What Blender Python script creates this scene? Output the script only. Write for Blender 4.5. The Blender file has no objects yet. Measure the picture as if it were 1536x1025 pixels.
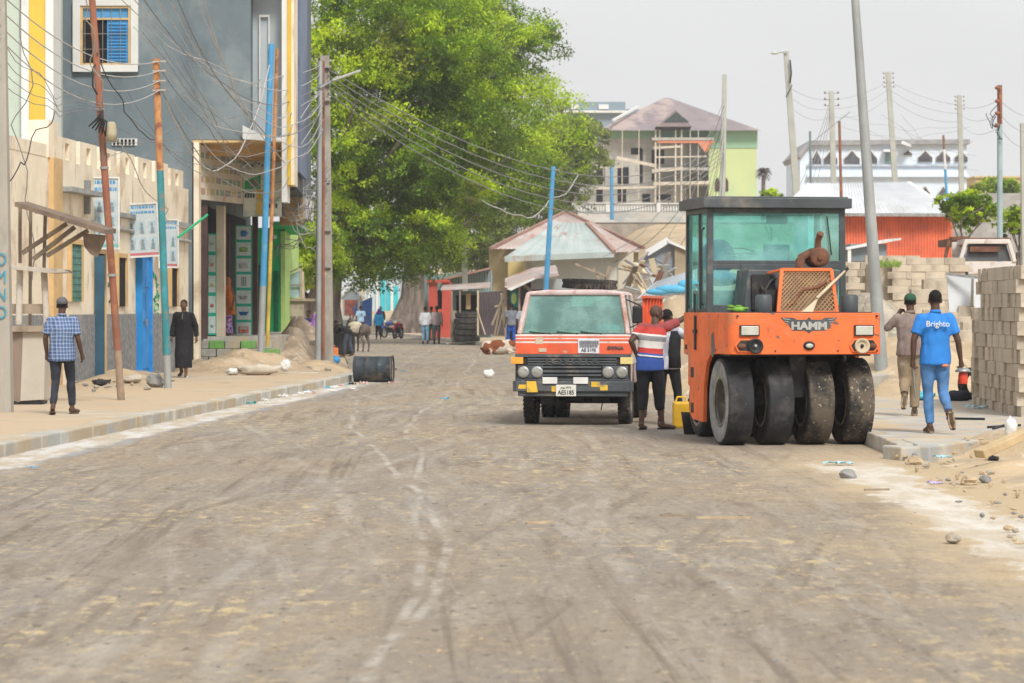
import bpy, bmesh, math, random
import numpy as np
from mathutils import Vector, Matrix, noise
SC = bpy.context.scene
COL = SC.collection
rnd = random.Random(11)
F, HC, HZ = 4400.0, 1.75, 460.0
V = Vector

def P(px, py, z):
    """a point of the place: photo column and row at a given distance (m)"""
    return V(((px-768)/F*z, z, HC+(HZ-py)/F*z))

def G(px, py, h=0.0):
    z = (HC-h)*F/(py-HZ)
    return V(((px-768)/F*z, z, h))

def sst(a, b, x):
    t = max(0.0, min(1.0, (x-a)/(b-a)))
    return t*t*(3-2*t)

def nz(x, y, z=0.0, s=1.0):
    return noise.noise(V((x*s, y*s, z*s)))

def perp(d):
    d = d.normalized()
    u = V((0, 0, 1)) if abs(d.z) < .95 else V((0, 1, 0))
    a = d.cross(u).normalized()
    return a, a.cross(d).normalized()

class MB:
    def __init__(s):
        s.v, s.f, s.m, s.sm = [], [], [], []
        s.cur, s.smooth, s.M = 0, False, None
    def add(s, vs, fs):
        o = len(s.v)
        for p in vs:
            p = V(p)
            s.v.append(s.M @ p if s.M else p)
        for f in fs:
            s.f.append([i+o for i in f]); s.m.append(s.cur); s.sm.append(s.smooth)
        return s
    def box(s, c, d, rot=None):
        hx, hy, hz = d[0]/2, d[1]/2, d[2]/2
        vs = [V((x*hx, y*hy, z*hz)) for z in (-1, 1) for y in (-1, 1) for x in (-1, 1)]
        if rot is not None:
            if isinstance(rot, (int, float)): rot = Matrix.Rotation(rot, 3, 'Z')
            vs = [rot @ p for p in vs]
        c = V(c)
        return s.add([p+c for p in vs], [(0,2,3,1),(4,5,7,6),(0,1,5,4),(2,6,7,3),(0,4,6,2),(1,3,7,5)])
    def bx(s, x0, x1, y0, y1, z0, z1):
        return s.box(((x0+x1)/2, (y0+y1)/2, (z0+z1)/2), (abs(x1-x0), abs(y1-y0), abs(z1-z0)))
    def bar(s, a, b, w, h=None):
        a, b = V(a), V(b); h = h or w
        p, q = perp(b-a)
        vs = [e + p*(i*w/2) + q*(j*h/2) for e in (a, b) for i, j in ((-1,-1),(1,-1),(1,1),(-1,1))]
        return s.add(vs, [(0,3,2,1),(4,5,6,7),(0,1,5,4),(1,2,6,5),(2,3,7,6),(3,0,4,7)])
    def tube(s, pts, r, n=8, caps=True):
        pts = [V(p) for p in pts]
        rs = r if isinstance(r, (list, tuple)) else [r]*len(pts)
        sm = s.smooth; s.smooth = True
        vs, fs = [], []
        a = None
        for i, p in enumerate(pts):
            d = (pts[min(i+1, len(pts)-1)]-pts[max(i-1, 0)])
            if d.length < 1e-9: d = V((0,0,1))
            d.normalize()
            if a is None: a, b = perp(d)
            else:
                a = (a-d*a.dot(d))
                if a.length < 1e-6: a, _ = perp(d)
                a.normalize()
            b = a.cross(d)
            for k in range(n):
                t = 2*math.pi*k/n
                vs.append(p+(a*math.cos(t)+b*math.sin(t))*rs[i])
        for i in range(len(pts)-1):
            for k in range(n):
                k2 = (k+1) % n
                fs.append((i*n+k, i*n+k2, (i+1)*n+k2, (i+1)*n+k))
        s.add(vs, fs)
        s.smooth = False
        if caps:
            o = len(pts)-1
            s.add(vs[:n]+vs[o*n:], [tuple(range(n)), tuple(range(2*n-1, n-1, -1))])
        s.smooth = sm
        return s
    def cyl(s, a, b, r1, r2=None, n=16):
        return s.tube([a, b], [r1, r1 if r2 is None else r2], n)
    def face(s, pts): return s.add(pts, [tuple(range(len(pts)))])
    def prism(s, pts, vec):
        n = len(pts); pts = [V(p) for p in pts]; vec = V(vec)
        fs = [tuple(range(n-1, -1, -1)), tuple(range(n, 2*n))]
        fs += [(i, (i+1) % n, n+(i+1) % n, n+i) for i in range(n)]
        return s.add(pts+[p+vec for p in pts], fs)
    def ell(s, c, r, seg=14, rings=9, rot=None):
        c = V(c); r = (r, r, r) if isinstance(r, (int, float)) else r
        vs, fs = [], []
        for i in range(1, rings):
            ph = math.pi*i/rings
            for k in range(seg):
                t = 2*math.pi*k/seg
                vs.append(V((r[0]*math.sin(ph)*math.cos(t), r[1]*math.sin(ph)*math.sin(t), r[2]*math.cos(ph))))
        vs += [V((0,0,r[2])), V((0,0,-r[2]))]
        if rot is not None: vs = [rot @ p for p in vs]
        T, B = len(vs)-2, len(vs)-1
        for i in range(rings-2):
            for k in range(seg):
                k2 = (k+1) % seg
                fs.append((i*seg+k, (i+1)*seg+k, (i+1)*seg+k2, i*seg+k2))
        for k in range(seg):
            k2 = (k+1) % seg
            fs.append((T, k, k2)); fs.append((B, (rings-2)*seg+k2, (rings-2)*seg+k))
        sm = s.smooth; s.smooth = True
        s.add([p+c for p in vs], fs); s.smooth = sm
        return s
    def lathe(s, prof, o, ax, n=24, smooth=True):
        """prof: (radius, distance along axis) closed loop"""
        o, ax = V(o), V(ax).normalized()
        a, b = perp(ax)
        m = len(prof); vs, fs = [], []
        for k in range(n):
            t = 2*math.pi*k/n
            d = a*math.cos(t)+b*math.sin(t)
            for r, h in prof: vs.append(o+ax*h+d*r)
        for k in range(n):
            k2 = (k+1) % n
            for i in range(m):
                j = (i+1) % m
                fs.append((k*m+i, k*m+j, k2*m+j, k2*m+i))
        sm = s.smooth; s.smooth = smooth
        s.add(vs, fs); s.smooth = sm
        return s
    def rings(s, rs, n=14, caps=True):
        """stack of horizontal ellipses (cx,cy,cz,rx,ry)"""
        vs, fs = [], []
        for cx, cy, cz, rx, ry in rs:
            for k in range(n):
                t = 2*math.pi*k/n
                vs.append(V((cx+rx*math.cos(t), cy+ry*math.sin(t), cz)))
        for i in range(len(rs)-1):
            for k in range(n):
                k2 = (k+1) % n
                fs.append((i*n+k, i*n+k2, (i+1)*n+k2, (i+1)*n+k))
        if caps:
            fs.append(tuple(range(n-1, -1, -1)))
            o = (len(rs)-1)*n
            fs.append(tuple(range(o, o+n)))
        sm = s.smooth; s.smooth = True
        s.add(vs, fs); s.smooth = sm
        return s
    def corr(s, a, b, c, d, n=30, amp=.03, m=1, th=.012):
        """corrugated sheet: a->b across the ridges, d/c the opposite edge (a-d, b-c)"""
        a, b, c, d = V(a), V(b), V(c), V(d)
        nn = (b-a).cross(d-a).normalized()
        vs, fs = [], []
        N = n*2+1
        for lay in (0, 1):
            for j in range(m+1):
                for i in range(N):
                    t = i/(N-1)
                    p = (a.lerp(b, t)).lerp(d.lerp(c, t), j/m)
                    vs.append(p+nn*(amp*(1 if i % 2 else -1)/2+(th if lay else 0)))
        L = N*(m+1)
        for j in range(m):
            for i in range(N-1):
                q = (j*N+i, j*N+i+1, (j+1)*N+i+1, (j+1)*N+i)
                fs.append(q); fs.append(tuple(L+x for x in reversed(q)))
        for i in range(N-1):
            fs.append((i, i+1, L+i+1, L+i)); o = m*N
            fs.append((o+i+1, o+i, L+o+i, L+o+i+1))
        return s.add(vs, fs)
    def build(s, name, mats, parent=None, bev=0, seg=2, loc=None, norm=True):
        me = bpy.data.meshes.new(name)
        me.from_pydata([tuple(p) for p in s.v], [], s.f)
        if not isinstance(mats, (list, tuple)): mats = [mats]
        for m in mats: me.materials.append(m)
        me.polygons.foreach_set('material_index', s.m)
        me.polygons.foreach_set('use_smooth', s.sm)
        if norm:
            b = bmesh.new(); b.from_mesh(me)
            bmesh.ops.recalc_face_normals(b, faces=b.faces)
            b.to_mesh(me); b.free()
        me.update()
        o = bpy.data.objects.new(name, me); COL.objects.link(o)
        if parent: o.parent = parent
        if loc is not None: o.location = loc
        if bev:
            md = o.modifiers.new('bevel', 'BEVEL'); md.width = bev; md.segments = seg
            md.limit_method = 'ANGLE'; md.angle_limit = math.radians(35)
            md.use_clamp_overlap = True
        return o

def tag(o, label=None, cat=None, group=None, kind=None):
    if label: o['label'] = label
    if cat: o['category'] = cat
    if group: o['group'] = group
    if kind: o['kind'] = kind
    return o

def thing(name, label, cat, loc=(0,0,0), rz=0.0, group=None):
    o = bpy.data.objects.new(name, None); COL.objects.link(o)
    o.empty_display_size = .2
    o.location = loc; o.rotation_euler = (0, 0, rz)
    return tag(o, label, cat, group)

def loose(b):
    """the separate shells of a builder, each as a builder of its own"""
    par = list(range(len(b.v)))
    def fd(i):
        while par[i] != i: par[i] = par[par[i]]; i = par[i]
        return i
    for f in b.f:
        r = fd(f[0])
        for i in f[1:]: par[fd(i)] = r
    out = {}
    for k, f in enumerate(b.f): out.setdefault(fd(f[0]), []).append(k)
    res = []
    for ks in out.values():
        n = MB(); mp = {}
        for k in ks:
            for i in b.f[k]:
                if i not in mp: mp[i] = len(n.v); n.v.append(b.v[i])
            n.f.append([mp[i] for i in b.f[k]]); n.m.append(b.m[k]); n.sm.append(b.sm[k])
        res.append(n)
    return res

def part(p, name, m, fn, bev=0, label=None, split=False):
    b = MB(); fn(b)
    if split:
        return [q.build(name, m, p, bev) for q in loose(b)]
    o = b.build(name, m, p, bev)
    if label: o['label'] = label
    return o

def struct(name, b, m, kind='structure', bev=0):
    return tag(b.build(name, m, None, bev), kind=kind)

def ctree(o, parent=None):
    c = o.copy(); COL.objects.link(c)
    if parent:
        c.parent = parent
    for ch in list(o.children): ctree(ch, c)
    return c

# ------------------------------------------------------------------ materials
MATS = {}
def rgb(c): return (c[0], c[1], c[2], 1)
class NT:
    def __init__(s, name):
        s.m = bpy.data.materials.new(name); s.m.use_nodes = True
        s.t = s.m.node_tree; s.t.nodes.clear()
        s.out = s.t.nodes.new('ShaderNodeOutputMaterial')
        s.tc = s.t.nodes.new('ShaderNodeTexCoord').outputs['Object']
    def n(s, typ, **kw):
        nd = s.t.nodes.new('ShaderNode'+typ)
        for k, v in kw.items():
            if k.startswith('_'): setattr(nd, k[1:], v)
            else:
                k = k.replace('__', ' ')
                if k.isdigit(): k = int(k)
                s.put(nd.inputs[k], v)
        return nd
    def put(s, sock, v):
        if isinstance(v, bpy.types.NodeSocket): s.t.links.new(v, sock)
        elif isinstance(v, tuple) and len(v) == 3 and sock.type == 'RGBA': sock.default_value = rgb(v)
        else: sock.default_value = v
    def math(s, op, a, b=0.0, c=None, clamp=False):
        nd = s.t.nodes.new('ShaderNodeMath'); nd.operation = op; nd.use_clamp = clamp
        s.put(nd.inputs[0], a); s.put(nd.inputs[1], b)
        if c is not None: s.put(nd.inputs[2], c)
        return nd.outputs[0]
    def map(s, sc=(1,1,1), loc=(0,0,0), vec=None):
        nd = s.t.nodes.new('ShaderNodeMapping'); s.put(nd.inputs['Vector'], vec or s.tc)
        nd.inputs['Scale'].default_value = sc; nd.inputs['Location'].default_value = loc
        return nd.outputs[0]
    def noise(s, scale, detail=5, vec=None, rough=.6, dist=0):
        nd = s.t.nodes.new('ShaderNodeTexNoise'); s.put(nd.inputs['Vector'], vec or s.tc)
        nd.inputs['Scale'].default_value = scale; nd.inputs['Detail'].default_value = detail
        nd.inputs['Roughness'].default_value = rough; nd.inputs['Distortion'].default_value = dist
        return nd.outputs['Fac']
    def ramp(s, x, lo, hi, a=0.0, b=1.0):
        nd = s.t.nodes.new('ShaderNodeMapRange'); nd.clamp = True
        nd.interpolation_type = 'SMOOTHSTEP'
        s.put(nd.inputs[0], x)
        for i, v in enumerate((lo, hi, a, b)): nd.inputs[i+1].default_value = v
        return nd.outputs[0]
    def mix(s, f, a, b, mode='MIX'):
        nd = s.t.nodes.new('ShaderNodeMix'); nd.data_type = 'RGBA'; nd.blend_type = mode
        s.put(nd.inputs[0], f); s.put(nd.inputs[6], a); s.put(nd.inputs[7], b)
        return nd.outputs[2]
    def xyz(s, vec=None):
        nd = s.t.nodes.new('ShaderNodeSeparateXYZ'); s.put(nd.inputs[0], vec or s.tc)
        return nd.outputs
    def bsdf(s, col, rough=.85, metal=0.0, spec=.3, bump=None, bs=.3, bd=.02, **kw):
        nd = s.t.nodes.new('ShaderNodeBsdfPrincipled')
        s.put(nd.inputs['Base Color'], col); s.put(nd.inputs['Roughness'], rough)
        s.put(nd.inputs['Metallic'], metal); nd.inputs['Specular IOR Level'].default_value = spec
        for k, v in kw.items(): s.put(nd.inputs[k.replace('_', ' ')], v)
        if bump is not None:
            b = s.t.nodes.new('ShaderNodeBump'); b.inputs['Strength'].default_value = bs
            b.inputs['Distance'].default_value = bd
            s.put(b.inputs['Height'], bump); s.t.links.new(b.outputs[0], nd.inputs['Normal'])
        s.t.links.new(nd.outputs[0], s.out.inputs[0])
        return nd

def mat(name, col, rough=.85, var=.22, sc=2.5, bump=.3, bsc=None, bd=.01, stain=None, metal=0.0,
        st=(1,1,1), spec=.3, brick=None, stain2=None):
    if name in MATS: return MATS[name]
    t = NT(name)
    mp = t.map(st)
    n1 = t.noise(sc, 6, mp)
    lo = tuple(c*(1-var) for c in col); hi = tuple(min(1, c*(1+var)) for c in col)
    c = t.mix(t.ramp(n1, .3, .7), lo, hi)
    h = t.noise(bsc or sc*6, 4, mp)
    if brick:
        bw, bh, mc, ax = brick
        x = t.xyz()
        cv = t.n('CombineXYZ', X=t.math('ADD', x[0], x[1]) if ax == 'a' else x[ax], Y=x[2]).outputs[0]
        bt = t.n('TexBrick', Vector=cv, Scale=1.0, Color1=(1,1,1), Color2=(.78,.78,.78), Mortar=mc)
        bt.inputs['Brick Width'].default_value = bw; bt.inputs['Row Height'].default_value = bh
        bt.inputs['Mortar Size'].default_value = .012; bt.offset = .5
        c = t.mix(1.0, c, bt.outputs[0], 'MULTIPLY')
        h = t.math('SUBTRACT', h, t.math('MULTIPLY', bt.outputs['Fac'], 2.0))
    r = rough
    for k, stn in enumerate((stain, stain2)):
        if stn:
            sc2, ssc, a, b = stn[:4]
            mv = t.map(stn[4] if len(stn) > 4 else (1,1,1), (3.7+k*9, 1.3, 8.1))
            f = t.ramp(t.noise(ssc, 7, mv, .65), a, b)
            c = t.mix(f, c, sc2)
    t.bsdf(c, r, metal, spec, bump=h if bump else None, bs=bump, bd=bd)
    MATS[name] = t.m
    return t.m

def glassmat(name, tint, dif, a=.55, rough=.05):
    if name in MATS: return MATS[name]
    t = NT(name)
    tr = t.n('BsdfTransparent', Color=tint)
    df = t.n('BsdfPrincipled', Roughness=rough); t.put(df.inputs['Base Color'], dif)
    dust_sheen = t.ramp(t.noise(2.2, 6), .35, .75, a-.12, a+.14)  # milky reflection put into the glass as a pale diffuse share, patchy like dust
    mx = t.n('MixShader', **{'0': dust_sheen, '1': tr.outputs[0], '2': df.outputs[0]})
    t.t.links.new(mx.outputs[0], t.out.inputs[0])
    MATS[name] = t.m
    return t.m

def textobj(name, s, size, m, parent, M, ext=.004, sx=1.0, bold=0.0):
    cu = bpy.data.curves.new(name, 'FONT'); cu.body = s; cu.size = size
    cu.extrude = ext; cu.align_x = 'CENTER'; cu.align_y = 'CENTER'; cu.offset = bold
    tmp = bpy.data.objects.new('tmp', cu); COL.objects.link(tmp)
    dg = bpy.context.evaluated_depsgraph_get()
    me = bpy.data.meshes.new_from_object(tmp.evaluated_get(dg))
    bpy.data.objects.remove(tmp); me.name = name
    me.transform(M @ Matrix.Diagonal((sx, 1, 1, 1)))
    me.materials.clear(); me.materials.append(m)
    o = bpy.data.objects.new(name, me); COL.objects.link(o)
    if parent: o.parent = parent
    return o
def Mfront(x, y, z, rz=0.0, tilt=0.0):
    """text standing upright, read from -y"""
    return Matrix.Translation((x, y, z)) @ Matrix.Rotation(rz, 4, 'Z') @ Matrix.Rotation(math.pi/2, 4, 'X') @ Matrix.Rotation(tilt, 4, 'Z')

def remesh(name, b, m, parent, vox=.01, smooth=3, folds=0.0, fs=9.0, label=None):
    """union of overlapping closed pieces into ONE continuous surface"""
    me = bpy.data.meshes.new('t'); me.from_pydata([tuple(p) for p in b.v], [], b.f)
    bb = bmesh.new(); bb.from_mesh(me); bmesh.ops.recalc_face_normals(bb, faces=bb.faces); bb.to_mesh(me); bb.free()
    tmp = bpy.data.objects.new('t', me); COL.objects.link(tmp)
    r = tmp.modifiers.new('r', 'REMESH'); r.mode = 'VOXEL'; r.voxel_size = vox; r.use_smooth_shade = True
    if smooth:
        k = tmp.modifiers.new('s', 'SMOOTH'); k.iterations = smooth; k.factor = .5
    dg = bpy.context.evaluated_depsgraph_get()
    out = bpy.data.meshes.new_from_object(tmp.evaluated_get(dg))
    bpy.data.objects.remove(tmp); bpy.data.meshes.remove(me)
    out.name = name; out.materials.clear(); out.materials.append(m)
    if folds:
        for v in out.vertices:
            c = v.co
            n = nz(c.x*fs, c.y*fs, c.z*fs*.45+3) + .5*nz(c.x*fs*2.3+5, c.y*fs*2.3, c.z*fs)
            v.co = c + v.normal*(n*folds)
    o = bpy.data.objects.new(name, out); COL.objects.link(o)
    if parent: o.parent = parent
    if label: o['label'] = label
    return o
# ------------------------------------------------------------------ camera, light
cd = bpy.data.cameras.new('camera'); cam = bpy.data.objects.new('camera', cd); COL.objects.link(cam)
cam.location = (0, 0, HC); cam.rotation_euler = (math.radians(90), 0, 0)
cd.sensor_width = 36; cd.lens = 36*F/1536
cd.shift_y = -(512.5-HZ)/1536
cd.clip_start = .5; cd.clip_end = 6000
cd.dof.use_dof = True; cd.dof.focus_distance = 40; cd.dof.aperture_fstop = 5.0
SC.camera = cam
w = bpy.data.worlds.new('World'); SC.world = w; w.use_nodes = True
nt = w.node_tree; nt.nodes.clear()
SUN_EL, SUN_AZ = math.radians(46), math.radians(160)
sky = nt.nodes.new('ShaderNodeTexSky'); sky.sky_type = 'NISHITA'; sky.sun_disc = False
sky.sun_elevation = SUN_EL; sky.sun_rotation = SUN_AZ
sky.dust_density = 6; sky.air_density = 1.4
# a full cover of pale cloud laid over the clear sky: Nishita stays in the blend
tc = nt.nodes.new('ShaderNodeTexCoord'); nn = nt.nodes.new('ShaderNodeTexNoise')
nn.inputs['Scale'].default_value = 2.2; nn.inputs['Detail'].default_value = 5
mpn = nt.nodes.new('ShaderNodeMapping'); mpn.inputs['Scale'].default_value = (1, 1, 2.6)
nt.links.new(tc.outputs['Generated'], mpn.inputs[0]); nt.links.new(mpn.outputs[0], nn.inputs['Vector'])
cr = nt.nodes.new('ShaderNodeMapRange'); cr.inputs[1].default_value = .3; cr.inputs[2].default_value = .7
cr.inputs[3].default_value = .9; cr.inputs[4].default_value = 1.1
nt.links.new(nn.outputs['Fac'], cr.inputs[0])
cl = nt.nodes.new('ShaderNodeMix'); cl.data_type = 'RGBA'; cl.blend_type = 'MULTIPLY'; cl.inputs[0].default_value = 1
cl.inputs[6].default_value = (6.9, 6.9, 6.95, 1); nt.links.new(cr.outputs[0], cl.inputs[7])
mx = nt.nodes.new('ShaderNodeMix'); mx.data_type = 'RGBA'; mx.inputs[0].default_value = .93
nt.links.new(sky.outputs[0], mx.inputs[6]); nt.links.new(cl.outputs[2], mx.inputs[7])
bg = nt.nodes.new('ShaderNodeBackground'); bg.inputs[1].default_value = .1
nt.links.new(mx.outputs[2], bg.inputs[0])
wo = nt.nodes.new('ShaderNodeOutputWorld'); nt.links.new(bg.outputs[0], wo.inputs[0])
sd = bpy.data.lights.new('sun', 'SUN'); sd.energy = 2.5; sd.angle = math.radians(15); sd.color = (1, .96, .9)
so = bpy.data.objects.new('sun', sd); COL.objects.link(so)
dirv = V((math.cos(SUN_EL)*math.sin(SUN_AZ), math.cos(SUN_EL)*math.cos(SUN_AZ), math.sin(SUN_EL)))
so.rotation_euler = dirv.to_track_quat('Z', 'Y').to_euler()
vs = SC.view_settings
vs.view_transform = 'Standard'; vs.look = 'None'; vs.gamma = 1; vs.exposure = .45
SC.render.engine = 'CYCLES'
SC.cycles.max_bounces = 6; SC.cycles.transparent_max_bounces = 10

# ------------------------------------------------------------------ ground surfaces
def xk(y): return -3.66+.064*(y-68.75)          # left kerb
def xr(y):
    pts = [(-40, 4.5), (30, 4.5), (33.5, 4.42), (60, 4.55), (87, 4.9), (98, 3.0), (110, .3), (130, -1.2), (175, -6.6), (215, -24)]
    for (a, p), (b, q) in zip(pts, pts[1:]):
        if y <= b: return p+(q-p)*max(0, (y-a)/(b-a))
    return pts[-1][1]
def xl(y):
    if y < 71: return xk(y)
    pts = [(71, -3.5), (78, -4.3), (90, -5.0), (105, -6.0), (130, -10.5), (160, -19), (215, -40)]
    for (a, p), (b, q) in zip(pts, pts[1:]):
        if y <= b: return p+(q-p)*(y-a)/(b-a)
    return pts[-1][1]
def gh(x, y):
    g = 1.5*sst(48, 82, y)*sst(6.3, 11, x) + 2.3*sst(88, 135, y)*sst(6, 13, x)
    g += 6.5*sst(175, 290, y)*sst(-30, 0, x)
    g += .35*sst(72, 92, y)*sst(-6.2, -8.3, x)*sst(125, 100, y)
    side = max(xl(y)-x, x-xr(y)) if y < 215 else 5
    k = sst(-.2, 1.2, side)
    g += k*(.05+.05*nz(x, y, 0, .5)+.03*nz(x, y, 2, 1.7))
    if side < .3: g -= .05
    if y < 72 and x < xk(y)+.05 and x > -12: g = -.02
    return g

def mk_road():
    t = NT('asphalt_dust'); xz = t.xyz()
    def sheared(k, sx, sy, off):
        xs_ = t.math('ADD', xz[0], t.math('MULTIPLY', xz[1], k))
        return t.map((sx, sy, 1), (off, off*2.3, 0), t.n('CombineXYZ', X=xs_, Y=xz[1], Z=0.0).outputs[0])
    big = t.noise(.35, 5, t.map((1, .4, 1)), .6); mid = t.noise(2.4, 8, t.map((1, .22, 1), (5, 2, 0)), .74); fine = t.noise(14, 7, t.map((1, .35, 1)), .78)
    c = t.mix(t.ramp(big, .32, .66), (.325, .262, .192), (.268, .238, .203))
    c = t.mix(t.ramp(mid, .48, .68, 0, .7), c, (.40, .35, .28))
    # long overlapping wheel streaks in three bearings
    for k, off, sx, sy, col, lo, hi, am in ((-.055, 1, 4.5, .16, (.47, .435, .38), .50, .68, .42), (.03, 5, 5.5, .13, (.175, .138, .105), .51, .66, .72), (-.16, 9, 3.6, .14, (.19, .15, .115), .52, .66, .70), (.10, 13, 4.2, .15, (.48, .45, .40), .53, .68, .36)):
        vec = sheared(k, sx, sy, off)
        m = t.math('MULTIPLY', t.ramp(t.noise(1.0, 5, vec, .62, .4), lo, hi), t.ramp(t.noise(.30, 4, t.map((1, .5, 1), (off*3, 2, 0))), .40, .60))
        c = t.mix(t.math('MULTIPLY', m, am), c, col)
    brown = t.ramp(t.noise(1.7, 8, t.map((1, .18, 1), (9, 4, 0)), .76), .53, .66, 0, .60)
    c = t.mix(brown, c, (.165, .125, .094))
    patch = t.ramp(t.noise(.28, 3, t.map((1, .4, 1), (2, 7, 0))), .40, .62)
    sand = t.math('MULTIPLY', patch, t.ramp(t.noise(6.5, 8, t.map((.8, .38, 1)), .8), .52, .61))
    c = t.mix(t.math('MULTIPLY', sand, .82), c, (.62, .48, .26))
    flk = t.ramp(t.noise(17, 4, t.map((.8, .45, 1), (3, 3, 3)), .65), .60, .66)
    c = t.mix(t.math('MULTIPLY', flk, .40), c, (.60, .50, .33))
    speck = t.ramp(t.noise(11, 5, t.map((1, .4, 1), (1, 9, 5)), .65), .61, .67)
    c = t.mix(t.math('MULTIPLY', speck, .7), c, (.11, .09, .072))
    c = t.mix(t.ramp(fine, .45, .66, 0, .40), c, (.16, .14, .118))
    # sand drifting in from the right-hand verge
    dx = t.math('ADD', xz[0], t.math('MULTIPLY', t.math('SUBTRACT', t.noise(.9, 6, t.map((1, .6, 1), (1, 5, 3)), .7), .5), 2.6))
    near = t.ramp(xz[1], 30, 37, 1, .35)
    c = t.mix(t.math('MULTIPLY', t.ramp(dx, 2.3, 3.7), near), c, (.50, .39, .25))
    # concrete gutter aprons on both sides, their edges lost under dust
    en = t.math('SUBTRACT', t.noise(1.5, 8, t.map((1, .5, 1), (11, 2, 4)), .75), .5)
    gtone = t.mix(t.ramp(t.noise(2.2, 7, t.map((1, .4, 1), (2, 2, 9)), .7), .38, .62), (.53, .46, .355), (.66, .62, .55))
    rm = t.math('MULTIPLY', t.math('MULTIPLY', t.ramp(t.math('ADD', xz[0], t.math('MULTIPLY', en, 1.5)), 3.28, 3.46), t.ramp(t.math('ADD', xz[0], t.math('MULTIPLY', en, 1.6)), 4.15, 4.0)), t.ramp(xz[1], 31.0, 33.5, 1, 0))
    c = t.mix(t.math('MULTIPLY', rm, t.ramp(t.noise(.8, 5, t.map((1, .5, 1), (6, 6, 1))), .22, .42)), c, gtone)
    ul = t.math('SUBTRACT', xz[0], t.math('ADD', t.math('MULTIPLY', xz[1], .064), -8.06))
    lm = t.math('MULTIPLY', t.ramp(t.math('ADD', ul, t.math('MULTIPLY', en, .9)), .72, .52), t.ramp(xz[1], 69, 72, 1, 0))
    c = t.mix(lm, c, t.mix(t.ramp(t.noise(2.6, 7, t.map((1, .3, 1), (8, 2, 9)), .7), .42, .60), (.47, .40, .30), (.60, .585, .56)))
    lb = t.math('MULTIPLY', t.ramp(t.math('ABSOLUTE', t.math('SUBTRACT', t.math('ADD', ul, t.math('MULTIPLY', en, .9)), .70)), .02, .16, 1, 0), t.ramp(t.noise(1.1, 5, t.map((1, .4, 1), (5, 8, 9))), .42, .56))
    c = t.mix(t.math('MULTIPLY', t.math('MULTIPLY', lb, .75), t.ramp(xz[1], 69, 72, 1, 0)), c, (.30, .31, .33))
    wob = t.math('MULTIPLY', t.math('SUBTRACT', t.noise(.16, 2), .5), .5)
    wear = t.ramp(t.noise(1.3, 5, t.map((1, .5, 1), (7, 0, 0)), .7), .40, .62)
    tracks = [
        [(12, -.9), (19.7, -.46), (25.7, -.72), (29.6, -1.13), (38.5, -1.95), (55, -3.0)],
        [(12, -.75), (16.4, -.63), (20.8, -.63), (27.5, -.93), (33.5, -1.07), (41.6, -1.45), (60, -1.2)],
        [(12, -2.2), (18, -1.9), (24, -1.75), (30, -1.6), (40, -.6), (60, .6)],
        [(12, .9), (20, .75), (28, .8), (36, 1.0), (60, 1.5)],
        [(12, -3.2), (18, -2.55), (24, -2.9), (30, -2.6), (40, -2.2), (60, -1.9)],
        [(12, -1.4), (16, -1.5), (20, -1.35), (26, -1.5), (34, -2.6), (60, -6)],
    ]
    for i, tr in enumerate(tracks):
        fc = t.n('FloatCurve'); t.put(fc.inputs['Value'], t.math('DIVIDE', t.math('SUBTRACT', xz[1], 12.0), 48.0, clamp=True))
        cu = fc.mapping.curves[0]
        pts = [((y-12)/48, (x+6)/10) for y, x in tr]
        cu.points[0].location = pts[0]; cu.points[1].location = pts[-1]
        for p in pts[1:-1]: cu.points.new(*p)
        fc.mapping.update()
        xt = t.math('SUBTRACT', t.math('MULTIPLY', fc.outputs[0], 10.0), 6.0)
        d = t.math('ABSOLUTE', t.math('ADD', t.math('SUBTRACT', xz[0], xt), wob))
        wd = .055 if i < 2 else .11
        m = t.math('MULTIPLY', t.ramp(d, wd*.2, wd, 1, 0), wear)
        c = t.mix(t.math('MULTIPLY', m, .55 if i < 2 else .26), c, (.54, .51, .46) if i != 4 else (.15, .115, .09))
    h = t.math('ADD', t.math('MULTIPLY', mid, 1.4), t.math('MULTIPLY', fine, .7))
    t.bsdf(c, .93, 0, .2, bump=h, bs=.8, bd=.035)
    return t.m
M_ROAD = mk_road()
SAND = mat('sand', (.48, .37, .235), .95, .16, .6, .7, bsc=7, bd=.05, stain=((.36, .285, .205), .9, .48, .70), stain2=((.58, .50, .38), 2.6, .55, .7))
CONC = mat('pale_concrete', (.42, .40, .36), .9, .15, 1.4, .3, stain=((.50, .40, .26), 1.1, .46, .62), stain2=((.24, .22, .19), 3.5, .58, .72))
WALK = mat('sandy_pavement', (.47, .40, .30), .93, .14, .8, .5, bsc=9, stain=((.47, .365, .245), .45, .36, .52), stain2=((.33, .29, .23), 1.6, .56, .7))
KERB = mat('painted_kerb_stone', (.45, .435, .39), .9, .2, 2.5, .6, stain=((.42, .345, .24), .9, .42, .62), stain2=((.33, .36, .37), .9, .55, .70))
GUT = mat('gutter_concrete', (.52, .475, .40), .93, .14, 1.2, .4, stain=((.50, .40, .27), 1.1, .42, .56, (1, .5, 1)), stain2=((.27, .29, .31), 1.3, .57, .7, (1, .3, 1)))

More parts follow.
